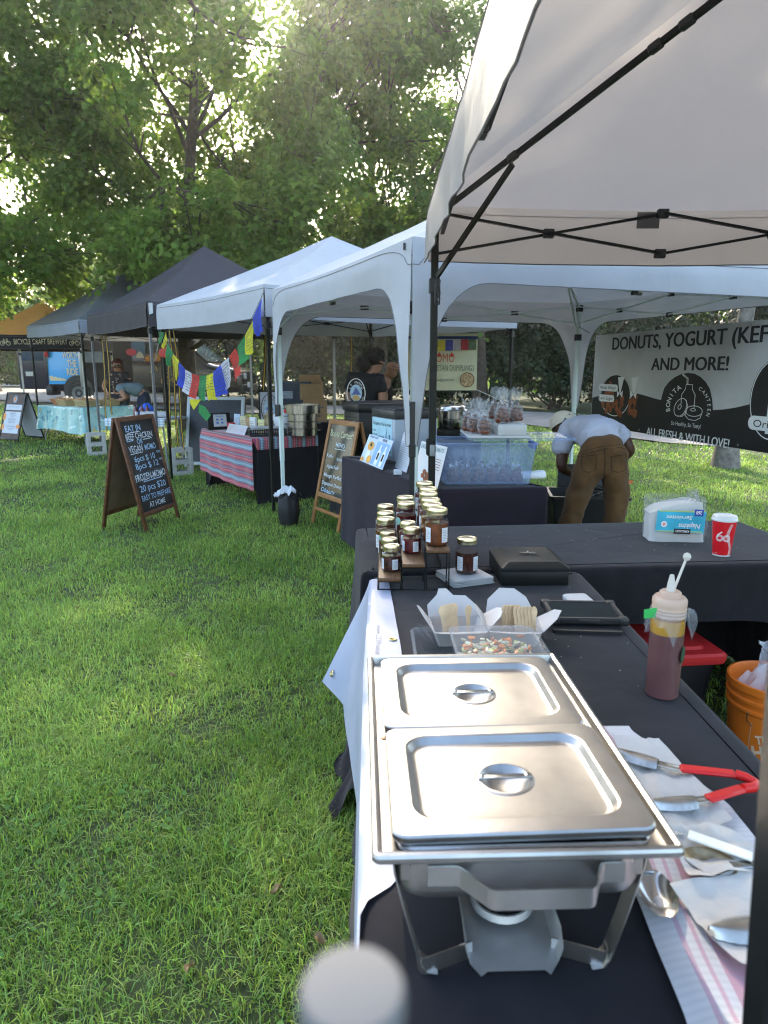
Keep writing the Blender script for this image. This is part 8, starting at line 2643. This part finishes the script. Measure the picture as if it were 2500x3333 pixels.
# --- woman in a dark flowered top at the bread stall
g0 = gz(-5.5, 14)
J = dict(pelvis=(-5.52, 14.2, .90 + g0), spine=(-5.52, 14.18, 1.04 + g0), chest=(-5.52, 14.15, 1.18 + g0), neck=(-5.51, 14.13, 1.32 + g0), head=(-5.50, 14.10, 1.44 + g0),
         shl=(-5.70, 14.13, 1.26 + g0), ell=(-5.80, 14.05, 1.02 + g0), wrl=(-5.70, 13.92, .90 + g0), shr=(-5.33, 14.13, 1.26 + g0), elr=(-5.24, 14.05, 1.02 + g0), wrr=(-5.32, 13.92, .9 + g0),
         hipl=(-5.61, 14.2, .86 + g0), kneel=(-5.61, 14.2, .46 + g0), ankl=(-5.61, 14.2, .08 + g0), hipr=(-5.43, 14.2, .86 + g0), kneer=(-5.43, 14.2, .46 + g0), ankr=(-5.43, 14.2, .08 + g0))
t, N, f, sd_, up, h = figure('woman with red brown hair and sunglasses in a dark flowered top', (-5.52, 14.2, g0), J, (.25, -.95, -.1), (-.97, -.25, 0), SKIN_L)
FLOR = mat('dark flowered cloth', (.010, .009, .011), .8, 0, .0, 30, col2=(.05, .04, .04))
clothes('blouse', t, {'c': (*J['chest'], .15), 's': (*J['spine'], .15), 'p': (-5.52, 14.2, .88 + g0, .165), 'n': (-5.51, 14.14, 1.28 + g0, .08), 'l': (-5.69, 14.13, 1.25 + g0, .085), 'l2': (-5.75, 14.09, 1.12 + g0, .08), 'r': (-5.34, 14.13, 1.25 + g0, .085), 'r2': (-5.29, 14.09, 1.12 + g0, .08)},
        [('c', 's'), ('s', 'p'), ('c', 'n'), ('c', 'l'), ('l', 'l2'), ('c', 'r'), ('r', 'r2')], FLOR)
m = MB()
rr = random.Random(5)
for k in range(40):
    a, z = rr.uniform(-1.2, 1.2), rr.uniform(.86, 1.28)
    m.disc(0, 0, .012, .016, Matrix.Translation((-5.52 + .165 * math.sin(a), 14.17 - .165 * math.cos(a), z + g0)) @ RZ(a) @ RX(PI / 2), 0, 6)
m.build('flower_print', mat('flower print', (.35, .25, .2), .8), t, True, 0)
clothes('trousers', t, {'p': (-5.52, 14.2, .86 + g0, .14), 'l': (-5.61, 14.2, .78 + g0, .095), 'kl': (-5.61, 14.2, .46 + g0, .075), 'al': (-5.61, 14.2, .08 + g0, .06), 'r': (-5.43, 14.2, .78 + g0, .095), 'kr': (-5.43, 14.2, .46 + g0, .075), 'ar': (-5.43, 14.2, .08 + g0, .06)}, [('p', 'l'), ('l', 'kl'), ('kl', 'al'), ('p', 'r'), ('r', 'kr'), ('kr', 'ar')], DEN)
m = MB()
ell(m, h - f * .03 + up * .03, .108, .10, .11)
for s in (-1, 1): ell(m, h - f * .02 + sd_ * s * .075 - up * .10, .05, .05, .13)
fuzz(m, h - f * .03 + up * .03, (.10, .10, .10), 40, 6, .025)
m.build('hair', HAIRR, t, True, 50)
shades(t, h, f, sd_, up, SHADE)
t.location.y += .25

# --- person in a grey tee bending over at the next table
g0 = gz(-4.8, 13.2)
J = dict(pelvis=(-4.68, 13.3, .92 + g0), spine=(-4.82, 13.26, 1.03 + g0), chest=(-4.98, 13.2, 1.08 + g0), neck=(-5.12, 13.17, 1.07 + g0), head=(-5.06, 13.42, 1.08 + g0),
         shl=(-5.06, 13.04, 1.05 + g0), ell=(-4.93, 12.95, .86 + g0), wrl=(-5.12, 12.92, .80 + g0), shr=(-5.05, 13.36, 1.05 + g0), elr=(-5.05, 13.36, .85 + g0), wrr=(-5.15, 13.2, .8 + g0),
         hipl=(-4.68, 13.2, .88 + g0), kneel=(-4.72, 13.16, .48 + g0), ankl=(-4.70, 13.2, .08 + g0), hipr=(-4.67, 13.4, .88 + g0), kneer=(-4.7, 13.4, .48 + g0), ankr=(-4.68, 13.42, .08 + g0))
t, N, f, sd_, up, h = figure('person in a grey tee and dark jeans bending over beside the van door', (-4.78, 13.28, g0), J, (-.5, .3, -.8), (.5, .86, 0), SKIN_L)
GT = mat('grey blue tee cotton', (.15, .20, .225), .85, 0, .08, 9, .5, 28)
clothes('tee_shirt', t, {'c': (*J['chest'], .15), 's': (*J['spine'], .15), 'p': (-4.70, 13.28, .96 + g0, .155), 'l': (-5.05, 13.06, 1.05 + g0, .09), 'l2': (-5.0, 13.0, .96 + g0, .08), 'r': (-5.04, 13.34, 1.05 + g0, .09), 'r2': (-5.05, 13.36, .95 + g0, .08)}, [('c', 's'), ('s', 'p'), ('c', 'l'), ('l', 'l2'), ('c', 'r'), ('r', 'r2')], GT)
clothes('jeans', t, {'w': (-4.74, 13.29, .985 + g0, .152), 'p': (-4.67, 13.3, .88 + g0, .165), 'l': (-4.69, 13.2, .78 + g0, .105), 'kl': (-4.72, 13.16, .48 + g0, .08), 'al': (-4.70, 13.19, .08 + g0, .065), 'r': (-4.68, 13.39, .78 + g0, .105), 'kr': (-4.7, 13.4, .48 + g0, .08), 'ar': (-4.68, 13.41, .08 + g0, .065)}, [('w', 'p'), ('p', 'l'), ('l', 'kl'), ('kl', 'al'), ('p', 'r'), ('r', 'kr'), ('kr', 'ar')], mat('dark blue denim', (.020, .026, .05), .85, 0, .2, 9))
m = MB(); ell(m, h - f * .03 + up * .02, .105, .10, .11); fuzz(m, h - f * .03 + up * .02, (.10, .10, .1), 40, 8, .025); m.build('hair', HAIR, t, True, 50)

t.location.y += .32
t.location.x -= .05

# --- dark dog standing on the path
p = atY(815, 1310, 18.2)
gx_, gy_ = p.x, 18.2
g0 = gz(gx_, gy_) + .03
d = thing('dog', 'dark shaggy dog standing on the grey path', 'dog', (gx_, gy_, g0))
q = lambda x, y, z, r: (gx_ + x, gy_ + y, g0 + z, r)
N = {'chest': q(-.16, -.02, .40, .115), 'mid': q(0, 0, .40, .10), 'hip': q(.19, .03, .40, .095), 'neck': q(-.29, -.06, .44, .065), 'skull': q(-.36, -.09, .40, .062), 'muzzle': q(-.43, -.12, .345, .034), 'ear1': q(-.35, -.14, .43, .022), 'ear2': q(-.35, -.03, .43, .022),
     'tail1': q(.31, .05, .42, .03), 'tail2': q(.40, .08, .34, .018)}
E = []
chain(E, 'mid', 'chest', 'neck', 'skull', 'muzzle'); chain(E, 'mid', 'hip', 'tail1', 'tail2'); chain(E, 'skull', 'ear1'); chain(E, 'skull', 'ear2')
for k, s in (('a', -.07), ('b', .07)):
    N['fs' + k] = q(-.18, s, .30, .05); N['fk' + k] = q(-.17, s, .16, .03); N['fp' + k] = q(-.18, s, .03, .024); N['ft' + k] = q(-.22, s, .02, .022)
    chain(E, 'chest', 'fs' + k, 'fk' + k, 'fp' + k, 'ft' + k)
    N['hs' + k] = q(.17, s + .03, .29, .06); N['hh' + k] = q(.27, s + .03, .15, .03); N['hp' + k] = q(.24, s + .03, .03, .024); N['ht' + k] = q(.20, s + .03, .02, .022)
    chain(E, 'hip', 'hs' + k, 'hh' + k, 'hp' + k, 'ht' + k)
N = {'mid': N['mid'], **{k: v for k, v in N.items() if k != 'mid'}}
skin('body', N, E, mat('dark grey fur', (.018, .017, .018), .9, 0, .5, 20, 1.0, 60), d)
# ---------------------------------------------------------------- haze volume added for the glare glow round the sun
HV = bpy.data.materials.new('hazy air')
HV.use_nodes = True
hn = HV.node_tree
hn.nodes.remove(hn.nodes['Principled BSDF'])
pv = hn.nodes.new('ShaderNodeVolumePrincipled')
pv.inputs['Color'].default_value = (.92, .93, .9, 1)
pv.inputs['Density'].default_value = .0013
pv.inputs['Anisotropy'].default_value = .80
hn.links.new(pv.outputs[0], hn.nodes['Material Output'].inputs['Volume'])
m = MB()
m.box((0, 60, 8.9), (192, 152, 20.2))
tag(m.build('haze', HV, None, False, 0), 'thin haze added to imitate the glare around the sun', 'haze', kind='stuff')
